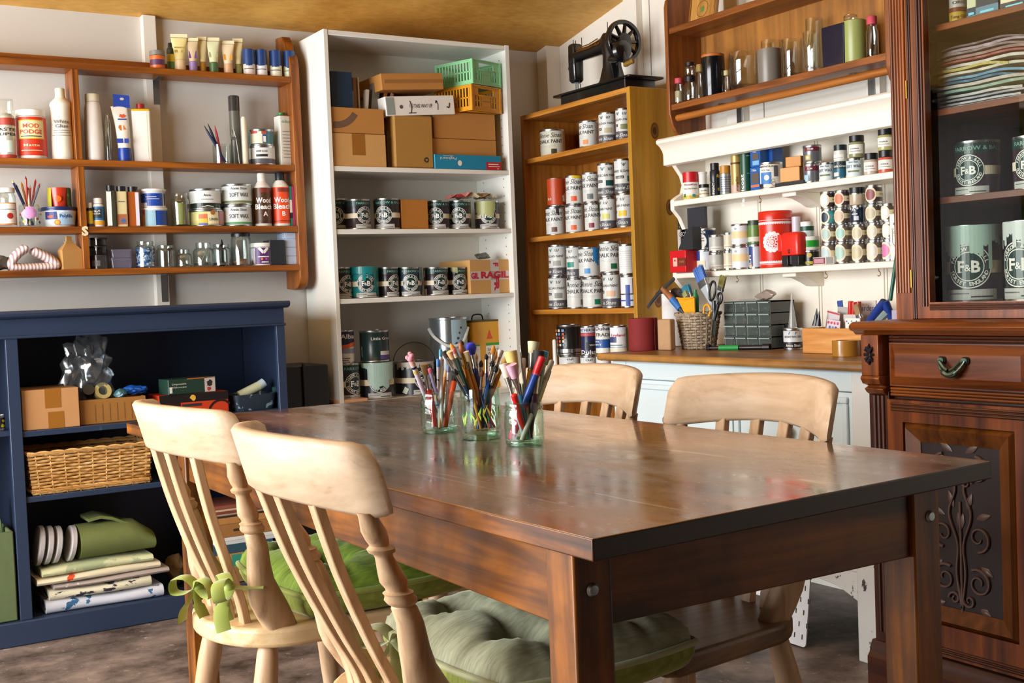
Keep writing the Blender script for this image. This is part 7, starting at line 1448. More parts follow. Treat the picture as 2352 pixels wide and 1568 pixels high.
flatbrush('paintbrush with olive bristles sticking up at right of the wicker pot', B_(1640, 735, .02), B_(1662, 632, .02), .026, .04, P('#b8bcc0', .3), P('#8f8a4a', .7), .012)
flatbrush('small brush with cream green bristles beside the teal brush', B_(1600, 735, .0), B_(1561, 670, -.01), .022, .025, P('#5a7a78', .4), P('#a8a86a', .7), .01)
flatbrush('brush with teal bristles at back of the wicker pot', B_(1600, 735, .02), B_(1574, 655, .02), .038, .034, P('#3a6a70', .4), P('#2f7f98', .7), .016)
t = thing('scissors', 'black handled scissors with big loops in the wicker pot', 'scissors', B_(1640, 715, -.02)); o = B_(1640, 715, -.02)
def loop(px, py, rx, ry, an): 
    c = B_(px, py, -.02)-o; return [c+Vector((0, 0, 0))+Vector((0, -1, 0))*(rx*cos(q)*cos(an)-ry*sin(q)*sin(an))+Vector((0, 0, 1))*(rx*cos(q)*sin(an)+ry*sin(q)*cos(an)) for q in (2*pi*k/24 for k in range(24))]
m = MB().tube(loop(1636, 668, .0145, .033, -.25), .0042, BLK, 8, closed=True, up=(1, 0, 0)).tube(loop(1653, 685, .011, .018, -.2), .0042, BLK, 8, closed=True, up=(1, 0, 0)).tube([B_(1640, 690, -.02)-o, (0, 0, -.03)], .006, BLK, 8).tube([B_(1650, 698, -.02)-o, (0, 0, -.03)], .006, BLK, 8); m.build('handles', t)
MB().tube([(0, 0, -.03), (0, .01, -.08)], .006, STEEL, 6, flat=.0012).build('blades', t)
q = B_(1574, 700, -.03); YL = P('#e0a01a', .4); m = MB(); L0, L1, L2, L3 = B_(1554, 684, -.035)-q, B_(1594, 682, -.035)-q, B_(1596, 730, -.03)-q, B_(1580, 735, -.03)-q
m.loft([[L0, L1, L2, L3], [v+Vector((.006, 0, 0)) for v in (L0, L1, L2, L3)]], YL); m.tube([L0, L0*.5+L1*.5+Vector((0, 0, -.006)), L1], .0035, YL, 6); tag(m.build('scraper', loc=q, bevel=.001), 'yellow plastic scraper in front of the wicker pot', 'scraper')
q = B_(1625, 712, -.035); m = MB().tube(cr([B_(1616, 722, -.035)-q, B_(1618, 704, -.035)-q, B_(1626, 700, -.035)-q, B_(1632, 712, -.035)-q, B_(1628, 726, -.035)-q]), .004, YL, 8); tag(m.build('clip', loc=q), 'yellow looped handle poking from the wicker pot', 'tool')
q = B_(1596, 715, .0); tag(MB().lathe([(0, 0), (.012, 0), (.012, .055), (.006, .07), (.006, .08), (0, .08)], P('#1f7a4a', .4), 16).build('glue_bottle', loc=(q.x+.005, q.y, q.z-.005)), 'small green bottle standing in the wicker pot', 'bottle')
q = B_(1565, 690, .045); crumple('rag', 'dark patterned rag bunched at back of the wicker pot', 'rag', (q.x-.015, q.y-.015, q.z-.012), .03, .055, .034, speckled('#3a3230', '#7a3a34', .7, 30, .55), 7, 3)
# clear drawer unit
p = dpl(1661, 1768, 692, 801, True); w, h, D = p.w, p.h, .11; GR = P('#4c5250', .45)
t = thing('drawer_organiser', 'small grey drawer unit with sixteen clear drawers on the worktop', 'organiser', p.loc, p.rz)
m = MB().box(-w/2, w/2, .004, D, 0, .004, GR).box(-w/2, w/2, .004, D, h-.004, h, GR).box(-w/2, w/2, D-.004, D, 0, h, GR)
for k in range(5): x = -w/2+w*k/4; m.box(max(-w/2, x-.002), min(w/2, x+.002), .002, D, 0, h, GR)
for k in range(5): z = h*k/4; m.box(-w/2, w/2, .003, D, max(0, z-.0018), min(h, z+.0018), GR)
m.build('case', t)
DG = glass('#cdd8d4', 1.8, '#a9b8b4', clear=.86); q = random.Random(4)
dm = MB(); iw, ih = w/4-.006, h/4-.006; dm.box(-iw/2, iw/2, -.0065, -.006, ih*.9, ih, P('#9fb0ac', .3)).box(-iw/2, -iw/2+.0015, -.001, 0, 0, ih*.9, P('#8fa09c', .3)).box(-iw/2, iw/2, 0, .0015, 0, ih, DG).box(-iw/2, iw/2, 0, D*.9, 0, .0015, DG).box(-iw/2, -iw/2+.0012, 0, D*.9, 0, ih*.8, DG).box(iw/2-.0012, iw/2, 0, D*.9, 0, ih*.8, DG).box(-iw/2, iw/2, -.006, 0, ih*.9, ih, DG)  # pale lip and left edge strip are highlights painted on the drawer
pr_ = dm.build('drawer', t, smooth=0); first = True
for r_ in range(4):
    for c_ in range(4):
        o = pr_ if first else pr_.copy(); 
        if not first: COL.objects.link(o); o.parent = t
        first = False; o.location = (-w/2+w*(c_+.5)/4, .002, h*r_/4+.003)
        f = MB()
        for k in range(7): x, z = q.uniform(-iw*.4, iw*.4), q.uniform(.003, ih*.4); f.box(x-.004, x+.004, .01+.004*k, .014+.004*k, z, z+q.uniform(.003, .008), P(q.choice(('#8a9490', '#b8bcb8', '#3a3c3e', '#c8b83a' if (r_, c_) == (3, 0) else '#7a7f7c')), .4))
        s = f.build('contents', t if False else o, smooth=0); s['kind'] = 'stuff'
zt_ = DKT+h+.001; q_ = onX(1760, 680, p.loc[0]+.05)
crumple('plastic_bag', 'crumpled clear bag of pink bits on top of the drawer unit', 'bag', (p.loc[0]+.05, q_.y, zt_), .035, .06, .020, glass('#e0d4cc', 1.4, '#9a8a80', clear=.6), 12, 3)
for k in range(3): tag(MB().box(-.03, .03, -.045, .045, 0, .002, glass('#dfe0d8', 1.2, '#a8a89a', clear=.5)).build('plastic_sleeve', loc=(p.loc[0]+.045, p.loc[1]-.005*k+.01, zt_+.0005+.0026*k), rz=.1*k), 'flat clear sleeve lying on the drawer unit, %s of the three' % ('lowest', 'middle', 'topmost')[k], 'sleeve', 'flat clear sleeves on the drawer unit')
a, b = onZ(1627, 799, DKT+.008), onZ(1768, 797, DKT+.008)
t = thing('clamp', 'black bar clamp with green grip lying in front of the drawer unit', 'clamp', a); v = b-a
MB().tube([(0, 0, 0), v*.5, v*.52, v*.88, v*.89, v], [.006, .006, .0083, .0083, .012, .012], BLK, 10).box(-.004, .006, -.008, .008, -.007, .012, BLK).build('bar', t); MB().tube([v*.18, v*.5], .0085, P('#1f9a4a', .5, bump=.5, scale=200), 12).build('grip', t, label='green wrapped grip')
p = dpl(1798, 1843, 752, 804); tin(p, 'white wax tin with black base band and a clear cone on its lid', P('#d4dadc', .38), marks(('b', .05, .36, P('#1a1c20', .4)), ('^',), ('t', 'INSTANT WAX CLEAR', 0, .56, .1, INK, .85), ('t', 'Annie Sloan', 0, .14, .13, WH, .7), ('l', ((-.2, .72), (-.15, .85)), .03, P('#4a86b0', .5)), ('l', ((.1, .72), (.15, .85)), .03, GREYB)))
tag(MB().lathe([(p.r*.45, 0), (p.r*.35, .03), (p.r*.12, .085), (p.r*.08, .11)], glass('#eef2f2', 1.4, '#b8c4c4', clear=.7), 20).build('plastic_cone', loc=(p.loc[0], p.loc[1], p.top+.001)), 'clear plastic cone standing on the white wax tin', 'cone')
q = onZ(1800, 745, DKT+.07); crumple('glove', 'black crumpled glove between drawer unit and wax tin', 'glove', (p.loc[0]+.03, p.loc[1]+.055, DKT+.001), .02, .015, .045, BLK, 9, 3)
# pine crate of oddments
p = dpl(1842, 1992, 754, 813, True); w, h = p.w, p.h; D = .17; PN = wood('#b5712c', '#e0a862', 'x', 1.2, .5, c3='#c98a44')
t = thing('wooden_crate', 'pine crate of packets and brushes at right end of worktop', 'crate', p.loc, p.rz)
for nm, bx_ in (('front_panel', (-w/2, w/2, 0, .008, 0, h)), ('back_panel', (-w/2, w/2, D-.008, D, 0, h)), ('side_panel', (-w/2, -w/2+.008, .008, D-.008, 0, h)), ('side_panel', (w/2-.008, w/2, .008, D-.008, 0, h)), ('base', (-w/2+.008, w/2-.008, .008, D-.008, 0, .008))): MB().box(*bx_, PN).build(nm, t, bevel=.0015)
Xc = p.loc[0]
def inb(px, py, dx): return onX(px, py, Xc+dx)
def slab(name, label, cat, px, py, dx, w, hh, th, mat, dec=None, rx=0, rl=0):
    q = inb(px, py, dx); m = MB().box(-w/2, w/2, 0, th, -hh, 0, mat)
    if dec: d = Decal(); dec(d, w, hh); d.flat(m)
    tag(m.build(name, loc=(q.x, q.y, q.z), rot=(rx, rl, -pi/2), smooth=0), label, cat, 'oddments in the pine crate')
slab('paper', 'grey card standing in the pine crate', 'card', 1940, 705, .09, .055, .09, .002, P('#a8a6a2', .6), rl=.06)
slab('packet', 'blue rimmed clear packet in the pine crate', 'packet', 1928, 690, .1, .02, .1, .003, P('#2a4a94', .4), rl=-.1)
slab('packet', 'white packet with blue leaf pattern at front of the pine crate', 'packet', 1958, 731, .03, .055, .07, .004, PAPER, dec=lambda d, w, h: [d.splat(-w*.4+w*.11*k, -h*.12-.006*(k % 3), .0028, P('#2a5a9a', .5), seed=k, n=7) for k in range(8)])
slab('packet', 'pink and white floral packet in the pine crate', 'packet', 1915, 735, .04, .05, .07, .004, P('#d8c8d0', .5), dec=lambda d, w, h: [d.splat(-w*.4+w*.12*k, -h*(.12+.2*(k % 2)), .005, P(('#c03a5a', '#3a6aa8', '#c8486a', '#6a8ac0')[k % 4], .5), seed=k, n=8) for k in range(7)], rl=.12)
slab('packet', 'clear zip bag with red edge in the pine crate', 'bag', 1915, 716, .06, .05, .06, .002, P('#c8c2c8', .4), dec=lambda d, w, h: d.rect(-w/2, w/2, -.006, -.001, P('#b83a4a', .5)), rl=.2)
slab('packet', 'pale packet with blue lettering at back of the pine crate', 'packet', 1990, 690, .12, .07, .1, .004, P('#d0ccc8', .5), dec=lambda d, w, h: d.text('garden', 0, -h*.3, .017, P('#2a5aa0', .5), w=w*.85))
slab('box', 'grey white folded carton in the pine crate', 'box', 1955, 722, .07, .06, .08, .02, P('#c2bcba', .6))
for k, (px, py) in enumerate(((1955, 676), (1962, 678), (1972, 677))):
    q = inb(px, py, .08); b0 = Vector((Xc+.08, q.y+.012-.004*k, DKT+.05)); stick('pen', 'red tube standing in pine crate, %s of three' % ('left one', 'middle one', 'right one')[k], 'tube', b0, q, .0075, P('#c0241c', .35), group='red tubes in the pine crate')
flatbrush('brush with tan bristles lying up in the pine crate', inb(1985, 765, .06), inb(1965, 697, .06), .02, .035, wood('#8a5a2a', '#b8844a', 'z'), P('#a88a64', .7), .012)
for k, px in enumerate((1876, 1882)):
    a, b = inb(1873+6*k, 748, .03), inb(px, 708+6*k, .03); tag(MB().tube([(0, 0, 0), (b-a)], [.010, .001], BLK, 8).build('spike', loc=a), 'black pointed %s at left end of the pine crate' % ('taller spike', 'shorter spike')[k], 'spike')
p = dpl(1910, 1976, 779, 820); r, h = p.r, p.h; tag(MB().lathe([(r*.72, 0), (r, 0), (r, h), (r*.72, h), (r*.72, 0)], P('#a8762e', .2, coat=.4), 44).build('tape_roll', loc=p.loc, smooth=30), 'roll of brown parcel tape in front of the pine crate', 'tape')
# dustpan brush with green stick
q = inb(2030, 688, .0); BLB = P('#1d3a8c', .4); t = thing('dustpan_brush', 'blue plastic brush head leaning at right end of the worktop', 'brush', q)
a, b, c_ = inb(1998, 738, .0)-q, inb(2032, 692, .0)-q, inb(2050, 735, .02)-q
MB().tube([a, a.lerp(b, .5), b], [.014, .016, .014], BLB, 10, flat=.012).tube([b, b.lerp(c_, .5), c_], [.013, .012, .010], BLB, 10).build('head', t)
MB().tube([a.lerp(c_, .35), b.lerp(c_, .5)], .012, P('#7f9090', .7), 8).build('bristles', t)
a, b = inb(2045, 690, .03), inb(2061, 578, .05); tag(MB().tube([(0, 0, 0), b-a], .0055, P('#1c5a48', .4), 10).build('rod', loc=a), 'dark green rod standing against the rack beside cabinet post', 'rod')
slab('card', 'lilac card tucked beside the glazed cabinet post', 'card', 2058, 712, -.02, .03, .06, .003, P('#a8a0b8', .5))
# ================================================================ in the glazed cabinet
Cb = [('X', GU+.07, z) for z in GZ]
CB = 'large dark paint tins behind the cabinet glass'
MN2 = P('#a9c4b8', .4)
tin(pl(Cb[0], 2168, 2300, 514, .02), 'big dark tin with mint paint running down, behind lower cabinet glass', P('#2f2030', .28), fb(uo=-.06, dcol=MN2, drip=((-.48, .5, .60, 5, 18), (-.3, -.1, .5, 4, 5)), extra=lambda d, r, h: [d.rect(.18*h, .23*h, .42*h, .8*h, MN2)]), group=CB)
tin(pl(Cb[0], 2303, 2425, 503, .02), 'big tin with pale blue white paint, cut by right edge, behind lower cabinet glass', P('#2a222c', .28), fb(uo=-.13, dcol=P('#c4ccca', .4), drip=((-.5, .5, .58, 8, 20),)), group=CB)
tin(pl(Cb[1], 2187, 2298, 319, .02), 'dark tin with emblem on the middle cabinet shelf behind glass', P('#35262f', .28), fb(uo=-.16), group=CB)
tin(pl(Cb[1], 2322, 2432, 306, .02), 'dark tin cut by right edge of photo on the middle cabinet shelf', P('#35262f', .28), fb(uo=-.12), group=CB)
q = random.Random(11); z = GZ[2]+.0006; a, b = onX(2140, 240, GU+.09), onX(2420, 215, GU+.09); mc = ['#8f8d90', '#b2aeb0', '#9a989c', '#b8b4ae', '#7f9a8a', '#a8a6a0', '#2a5f7c', '#5a8aa4', '#b8b4a4', '#a89c58', '#bdb8ae', '#8f4a48', '#8a6a66', '#7a6a6c', '#93828a', '#6a5a5c']
for k, c in enumerate(mc):
    th = .004+.0035*q.random(); W_, Dp = (a.y-b.y)*q.uniform(.66, 1.0), .2; off = q.uniform(-.01, .03)+k*.001; n = 18; rings = []
    for i in range(n+1):
        u = i/n; y = -W_*u; amp = (.004*sin(u*4)+.003*sin(u*9+1))*min(1, k/6)+.004*sin(pi*u)*min(1, k/12)
        rings.append([(q.uniform(0, .003), y, amp), (Dp, y, amp*.6), (Dp, y, amp*.6+th), (q.uniform(0, .003), y, amp+th)])
    m = MB().loft(rings, P(c, .45, var=.4, scale=25)); 
    tag(m.build('magazine', loc=(GU+.072+.02*q.random(), a.y-off, z), smooth=0), 'magazine in the heap on the upper cabinet shelf, %s from the bottom' % ('lowest first second third fourth fifth sixth seventh eighth ninth tenth eleventh twelfth thirteenth fourteenth fifteenth'.split()[k]) if k else 'lowest magazine of the heap on the upper cabinet shelf', 'magazine', 'heap of magazines behind the cabinet glass')
    z += th+.0036
ves(Cb[3], 2178, 2219, -22, 'bottle with brown and yellow label on the top cabinet shelf', 'bottle', 'bottle', CYL(1), P('#c8c4bc', .4), marks(('b', .04, .36, P('#c8a83a', .5)), ('b', .36, .5, P('#7a3a1a', .5)), ('^',), ('t', 'ORIG', .05, .6, .1, GREYB, .4), ('t', 'Tung Oil', 0, .16, .1, P('#7a3a1a', .5), .45)))
for (x0, x1, c, c2, nm) in ((2219, 2240, '#c8c8a8', '#1f2f44', 'pale green and navy'), (2240, 2292, '#26303a', '#5a7f94', 'black with blue bars'), (2296, 2362, '#d8d0ae', '#2a3038', 'cream and black')):
    carton(Cb[3], x0, x1, -30, .06, P(c, .4), nm+' carton standing on the top cabinet shelf', back=.01, dec=lambda d, w, h, c2=c2: [d.rect(-w/2, w/2, .0, h*.1, P('#3a9ac8', .5)), d.rect(-w/2, w/2, h*.1, h*.35, P(c2, .5)), d.up(), d.rect(-w*.3, w*.3, h*.12, h*.2, P('#7ac8e0', .5))])
q = onX(2225, 300, 2.93); tag(MB().box(-.045, .045, -.012, 0, -.04, .04, P('#b8b4a0', .5)).lathe([(0, 0), (.006, 0), (.006, .003), (0, .003)], BLK, 12, Matrix.Translation((0, -.0125, .0)) @ Matrix.Rotation(pi/2, 4, 'X')).build('switch_plate', loc=(2.938, q.y, q.z), rz=-pi/2, bevel=.002), 'pale socket plate on the back inside the glazed cabinet', 'switch plate')
# ================================================================ in the dark blue cabinet
E1, E2, E3 = (('Y', BCF+.006, z) for z in CZ)
carton(E1, 48, 180, 893, .2, P('#bd8a58', .7), 'square kraft box with two patches of brown tape, upper shelf of blue cabinet', tape=[(.40, .68, .52, 1.0), (.44, .72, 0, .42)], back=.01)
x_ = carton(E1, 182, 335, 914, .2, P('#9a682c', .7), 'open brown cardboard box under the plastic bags in blue cabinet', back=.03, open_=True, dec=lambda d, w, h: [d.rect(-w*.5+w*.11*k, -w*.5+w*.11*k+.003, h*.1, h*.8, P('#7d5220', .7)) for k in range(2, 8)])
cxb = x_.loc; q = onY(215, 900, BCF+.13)
PLB = glass('#d4dce2', 2.2, '#8a98a4', rough=.15, clear=.9)
a, b = onY(125, 800, BCF+.13), onY(245, 800, BCF+.13)
m_ = crumple('plastic_bag', 'tall crumpled clear plastic bag in the blue cabinet', 'bag', (q.x-.012, BCF+.13, x_.top-.03), .105, .07, .135, PLB, 21, 4, rough=1.3)
p = pl(E1, 205, 250, 868, .08, on=x_.top-.02); tag(MB().lathe([(p.r*.5, -.014), (p.r*.9, -.014), (p.r*.9, .014), (p.r*.5, .014), (p.r*.5, -.014)], P('#cfc07a', .5), 26).build('tape_roll', loc=(p.loc[0], p.loc[1]-.03, x_.top+.02), rot=(radians(70), .3, 0), smooth=30), 'roll of cream tape under the clear plastic bag', 'tape')
p = pl(E1, 185, 222, 872, .06, on=x_.top-.02); tag(MB().lathe([(0, -.02), (.016, -.02), (.018, .02), (0, .02)], BLK, 22).build('tape_roll', loc=(p.loc[0], p.loc[1], x_.top+.022), rot=(radians(60), -.5, 0)), 'black roll under the clear plastic bag', 'tape')
q = onY(315, 885, BCF+.1); crumple('plastic_bag', 'crumpled bright blue plastic bag in the blue cabinet', 'bag', (q.x-.005, BCF+.1, x_.top-.005), .058, .05, .02, P('#1f5fc0', .2, coat=.3), 4, 4, rough=.9)
q = onY(275, 893, BCF+.07); crumple('plastic_bag', 'small teal net bag between the clear bag and blue bag', 'bag', (q.x, BCF+.06, x_.top-.004), .024, .03, .018, P('#3a6670', .35), 6, 3)
r_ = carton(E1, 365, 524, 903, .14, P('#c23c1c', .4), 'flat red and black box with gold star in the blue cabinet', name='tool_box', back=.03, dec=lambda d, w, h: [d.rect(-w/2, w/2, h*.62, h, P('#1a1416', .4)), d.rect(-w/2, -w*.2, 0, h*.62, P('#2a1414', .4)), d.up(), d.splat(-w*.02, h*.8, h*.14, P('#d8a83a', .5), seed=5, n=10), d.ring(w*.38, h*.05, h*.5, h*.6, P('#2a1414', .4), a0=40, a1=170), d.rect(-w*.18, w*.1, h*.42, h*.54, P('#2a2a2a', .5))])
carton(E1, 383, 496, 868, .08, P('#1c3a2e', .45), 'dark green glove box with white lettering on the red box', name='glove_box', back=.03, on=r_.top, rz=.12, dec=lambda d, w, h: [d.rect(w*.27, w*.5, h*.02, h, P('#c8beb4', .5)), d.rect(-w*.1, w*.5, h*.93, h, P('#b8602a', .5)), d.up(), d.splat(w*.38, h*.6, h*.24, P('#2a2426', .5), seed=3), d.splat(w*.36, h*.22, h*.15, P('#a83a3a', .5), seed=6), d.text('Disposable', -w*.42, h*.62, h*.11, PAPER, al='l', w=w*.3), d.text('Gloves', -w*.42, h*.42, h*.1, PAPER, al='l', w=w*.3), d.rect(-w*.48, -w*.42, h*.1, h*.5, PAPER)])
p = pl(E1, 538, 637, 905, .03, box=True); w, h = p.w, p.h; TR = speckled('#2a3440', '#7f98a4', .35, 40, .58)
t = thing('paint_tray', 'dark crusty plastic tray at right end of the blue cabinet', 'tray', p.loc)
ro = rrect(w, .15, .02); ri = [(u*.94, v*.92) for u, v in ro]; rb = [(u*.86, v*.8) for u, v in ro]
MB().loft([[(u*.9, v*.86+.075, 0) for u, v in ro], [(u, v+.075, h) for u, v in ro], [(u, v+.075, h) for u, v in ri], [(u, v+.075, .006) for u, v in rb]], TR).build('body', t, smooth=50)
q = onY(585, 912, BCF+.05); tag(MB().tube([(-.045, 0, 0), (.03, .0, .03)], .017, P('#b9bc9a', .45), 14).lathe([(.0, 0), (.017, 0), (.017, .02), (0, .02)], P('#a9b8c0', .3), 14, Matrix.Translation((.03, 0, .03)) @ Matrix.Rotation(radians(60), 4, 'Y')).build('paint_roller', loc=(q.x, q.y+.03, p.z+h-.005)), 'cream paint roller sleeve in clear wrap on the crusty tray', 'roller')
q = onY(640, 905, BCF+.08); tag(MB().tube([(-.02, 0, 0), (.02, 0, .004)], .013, P('#2a4a50', .4), 12).build('brush_pot', loc=(q.x, q.y, p.z+h+.005)), 'dark teal roller core on the crusty tray', 'roller')
# rectangular wicker basket on the middle shelf
p = pl(E2, 63, 350, 1030, .004, box=True); w, h = p.w, p.h*1.0; D = .22; WB2 = wood('#8a5a24', '#dcb072', 'x', 2, .55, c3='#b98644')
t = thing('wicker_basket', 'honey coloured rectangular wicker basket on the middle shelf of blue cabinet', 'basket', p.loc)
rows, m, st = 13, MB(), 14
def rpt(s, off):  # point on the rounded rectangle, s in metres
    W, H = w, D
    if s < W: return (-W/2+s, -off, 1, 0)
    s -= W
    if s < H: return (W/2+off, s, 0, 1)
    s -= H
    if s < W: return (W/2-s, H+off, -1, 0)
    s -= W; return (-W/2-off, H-s, 0, -1)
per = 2*(w+D); ns = 96
for i in range(rows):
    z = h*(i+.5)/rows; pts = []
    for k in range(ns):
        s = per*k/ns; x, y, _, _ = rpt(s, .0032*sin(2*pi*s/per*st*2/1+pi*(i % 2))); g = 1-.06*(1-z/h); pts.append((x*g, (y-D/2)*g+D/2, z+.0008*sin(s*60+i)))
    m.tube(pts, .0034, WB2, 6, closed=True, flat=h/rows*.47)
m.build('woven_side', t, smooth=70); m = MB()
for k in range(st*2): x, y, _, _ = rpt(per*(k+.5)/(st*2), 0); m.tube([(x*.94, (y-D/2)*.94+D/2, 0), (x, y, h)], .003, WB2, 5)
m.build('stakes', t); m = MB()
for ph in (0, 1):
    for zz in (h, .0125): m.tube([(lambda q: (q[0]*(1 if zz > .1 else .95), (q[1]-D/2)*(1 if zz > .1 else .95)+D/2, zz+.004*cos(k*.9+ph*pi)))(rpt(per*k/ns, .002+.003*sin(k*.9+ph*pi))) for k in range(ns)], .0042, WB2, 6, closed=True)
m.build('rim', t); MB().box(-w*.47, w*.47, .006, D-.006, .001, .005, WB2).build('base', t)
for k, (px, r0, c) in enumerate(((150, .03, '#8a9298'), (205, .035, '#4f6a8a'), (255, .028, '#7a6a9a'), (310, .03, '#3a3636'))): q = onY(px, 1030, BCF+.1); crumple('plastic_bag', 'clear or %s bag of bits %s in the honey wicker basket' % (('greyish', 'blue', 'violet', 'dark')[k], ('at left', 'left of centre', 'right of centre', 'at right')[k]), 'bag', (q.x, BCF+.10, CZ[1]+h*.55), r0, r0, .032, P(c, .25) if k > 2 else glass('#b8c0c8', 1.8, '#5a646e', clear=.75), 30+k, 3)
# folded cloths and rolls at the bottom
def folded(x0, x1, yb, yt, label, mat, seed, back=.01, rl=0, z=None):
    a, b = onY(x0, yb, BCF+back), onY(x1, yb, BCF+back); w = b.x-a.x; z0 = z if z is not None else a.z; zt = max(onY((x0+x1)/2, yt, BCF+back).z, z0+.012); hh = zt-z0; q = random.Random(seed); rings = []; n = 22
    for i in range(n+1):
        u = i/n; k = hh*(.90+.10*sin(u*6+seed)); y0 = back*.0+.006*sin(u*4+seed); D = .2
        prof = [(y0+.012, .0005), (y0+.003, k*.2), (y0, k*.5), (y0+.004, k*.85), (y0+.014, k), (D, k), (D, .0005)]
        rings.append([(w*u, y, zz) for y, zz in prof])
    m = MB().loft(rings, mat); o = m.build('folded_fabric', loc=(a.x, BCF+back, z0), smooth=50); tag(o, label, 'fabric', 'pile of folded fabrics in the blue cabinet'); return z0+hh
def prints(base, spots, sc, thr, st=(1, 1, 1)): return speckled(base, spots, .85, sc, thr, st)
zz = CZ[2]+.001
zz = folded(108, 378, 1400, 1362, 'white blue patterned fabric, lowest of the folded pile', prints('#c9cbd4', '#2f5f86', 26, .58), 1, z=zz)
zz = folded(115, 350, 1365, 1340, 'cream fabric with olive and black blocks in the folded pile', prints('#d8d0b4', '#26283a', 18, .55, (1, 1, 3)), 2, z=zz+.001)
zz = folded(125, 392, 1345, 1322, 'taupe fabric with white dots in the folded pile', prints('#a89a92', '#e6e2dc', 45, .66), 3, z=zz+.001)
zz = folded(85, 372, 1330, 1308, 'cream fabric with orange red motifs in the folded pile', prints('#ddd2b4', '#d8481f', 16, .62), 4, z=zz+.001)
zz = folded(97, 355, 1310, 1288, 'pale green fabric, topmost of the folded pile', prints('#cfd0a4', '#a9b48a', 10, .5), 5, z=zz+.001)
a, b = onY(180, 1250, BCF+.06), onY(352, 1255, BCF+.06); GF = P('#68723c', .8, var=.15, scale=30, bump=.3)
m = MB(); n = 20; rings = []
for i in range(9):
    u = i/8; k = 1-.10*u**2; rr = (.056 if u < .75 else .056*(1-(u-.75)*1.6)); rings.append([((b.x-a.x)*u, .075+.075*cos(2*pi*j/n)*k, rr+rr*sin(2*pi*j/n)*k) for j in range(n)])
m.loft(rings, GF); tag(m.build('folded_fabric', loc=(a.x, BCF+.01, zz+.002), smooth=60), 'thick fold of olive green fabric lying on the fabric pile', 'fabric')
z2 = zz+.105
a2 = onY(215, 1205, BCF+.12); tag(MB().loft([[(.15*u, v, .012*sin(u*5)+q_*.01+.02*(1-u)) for v, q_ in ((0, 0), (.12, 0), (.12, 1), (0, 1))] for u in (0, .25, .5, .75, 1)], GF).build('folded_fabric', loc=(a2.x-.03, BCF+.05, z2-.004)), 'loose olive flap of fabric on top of the green fold', 'fabric')
GY = P('#b1acaa', .85, bump=.3, scale=60)
for k, px in enumerate((92, 112, 132, 166)):
    q = onY(px, 1250, BCF+.05); rings = []; n = 22; m = MB(); hh = .062-.002*k
    for dx, sc_ in ((-.008, .9), (-.006, 1.0), (.006, 1.0), (.009, .9)): rings.append([(dx+.010*sin(2*pi*j/n), .07+.07*sc_*cos(2*pi*j/n), hh+hh*sc_*sin(2*pi*j/n)) for j in range(n)])
    m.loft(rings, GY); tag(m.build('webbing_roll', loc=(q.x, BCF+.01, zz+.001), smooth=60), 'grey rolled fabric band, %s at left of the green fold' % ('first', 'second', 'third', 'fourth')[k], 'fabric roll', 'rolled grey bands in the blue cabinet')
q = onY(390, 1290, BCF+.12); crumple('felt_bag', 'brown felt bundle behind the table leg in blue cabinet', 'bag', (q.x+.02, BCF+.12, .0765), .055, .06, .06, P('#6a5030', .9), 8, 3)
# books and papers at right of the bottom shelf
z = .0765; bt = ['#8a6a3c', '#a8804a', '#2a4a58', '#c8ccce', '#d8d8d4', '#9a6a38', '#b07a40', '#2a2420', '#a88a70', '#7a3a2a', '#c0a888', '#8a4a38']; hs = [.05, .05, .03, .012, .012, .045, .022, .006, .006, .008, .007, .012]
for k, (c, hh) in enumerate(zip(bt, hs)):
    q = onY(560, 1250, BCF+.05); o_ = .012*sin(k*2.3); d = Decal(); m = MB().box(-.11, .11, 0, .2, 0, hh, P(c, .6))
    if k in (5, 6): d.rect(-.03, .03, hh*.4, hh*.6, P('#3a2414', .6)); d.flat(m)
    if k == 1: d.rect(-.06, .0, hh*.1, hh*.9, P('#2f8a74', .5)); d.flat(m)
    tag(m.build('book', loc=(q.x+o_, BCF+.03, z), smooth=0, bevel=.001), 'book or carton in the stack behind the chairs, %s from the floor' % 'first second third fourth fifth sixth seventh eighth ninth tenth eleventh twelfth'.split()[k], 'book', 'stack of books behind the chairs'); z += hh+.0006
# left bay and floor pieces
q0, q1 = onY(-60, 1300, BCF-.02), onY(50, 1300, BCF-.02); zt = onY(38, 1222, BCF-.02).z; FB_ = P('#5c6b44', .85, var=.15, scale=25, bump=.4)
t = thing('fabric_bin', 'soft green fabric bin with handle at left end of blue cabinet', 'bin', ((q0.x+q1.x)/2, BCF+.006, .0765)); w = q1.x-q0.x; h = zt-.0765
xl = xr-.036-.006-(q0.x+q1.x)/2; xl = min(xl, w/2)
m = MB().loft([[(-w/2, 0, 0), (xl, 0, 0), (xl, .2, 0), (-w/2, .2, 0)], [(-w/2, -.006, h*.5), (xl, -.004, h*.5), (xl, .2, h*.5), (-w/2, .2, h*.5)], [(-w/2, 0, h), (xl, 0, h), (xl, .2, h), (-w/2, .2, h)], [(-w/2+.01, .012, h), (xl-.01, .012, h), (xl-.01, .19, h), (-w/2+.01, .19, h)], [(-w/2+.01, .012, h*.7), (xl-.01, .012, h*.7), (xl-.01, .19, h*.7), (-w/2+.01, .19, h*.7)]], FB_); m.build('body', t, smooth=50, bevel=.004)
MB().tube(cr([(-.02, .1, h*.7), (.0, .1, h+.09), (.03, .1, h+.03), (xl-.02, .1, h*.8)]), .012, P('#4a5a34', .85), 8, flat=.003).build('handle', t)
crumple('rag', 'teal cloth inside the green fabric bin', 'rag', (t.location.x+.03, BCF+.10, .0765+h*.72), .05, .06, .03, P('#1f6a6a', .8), 17, 3)
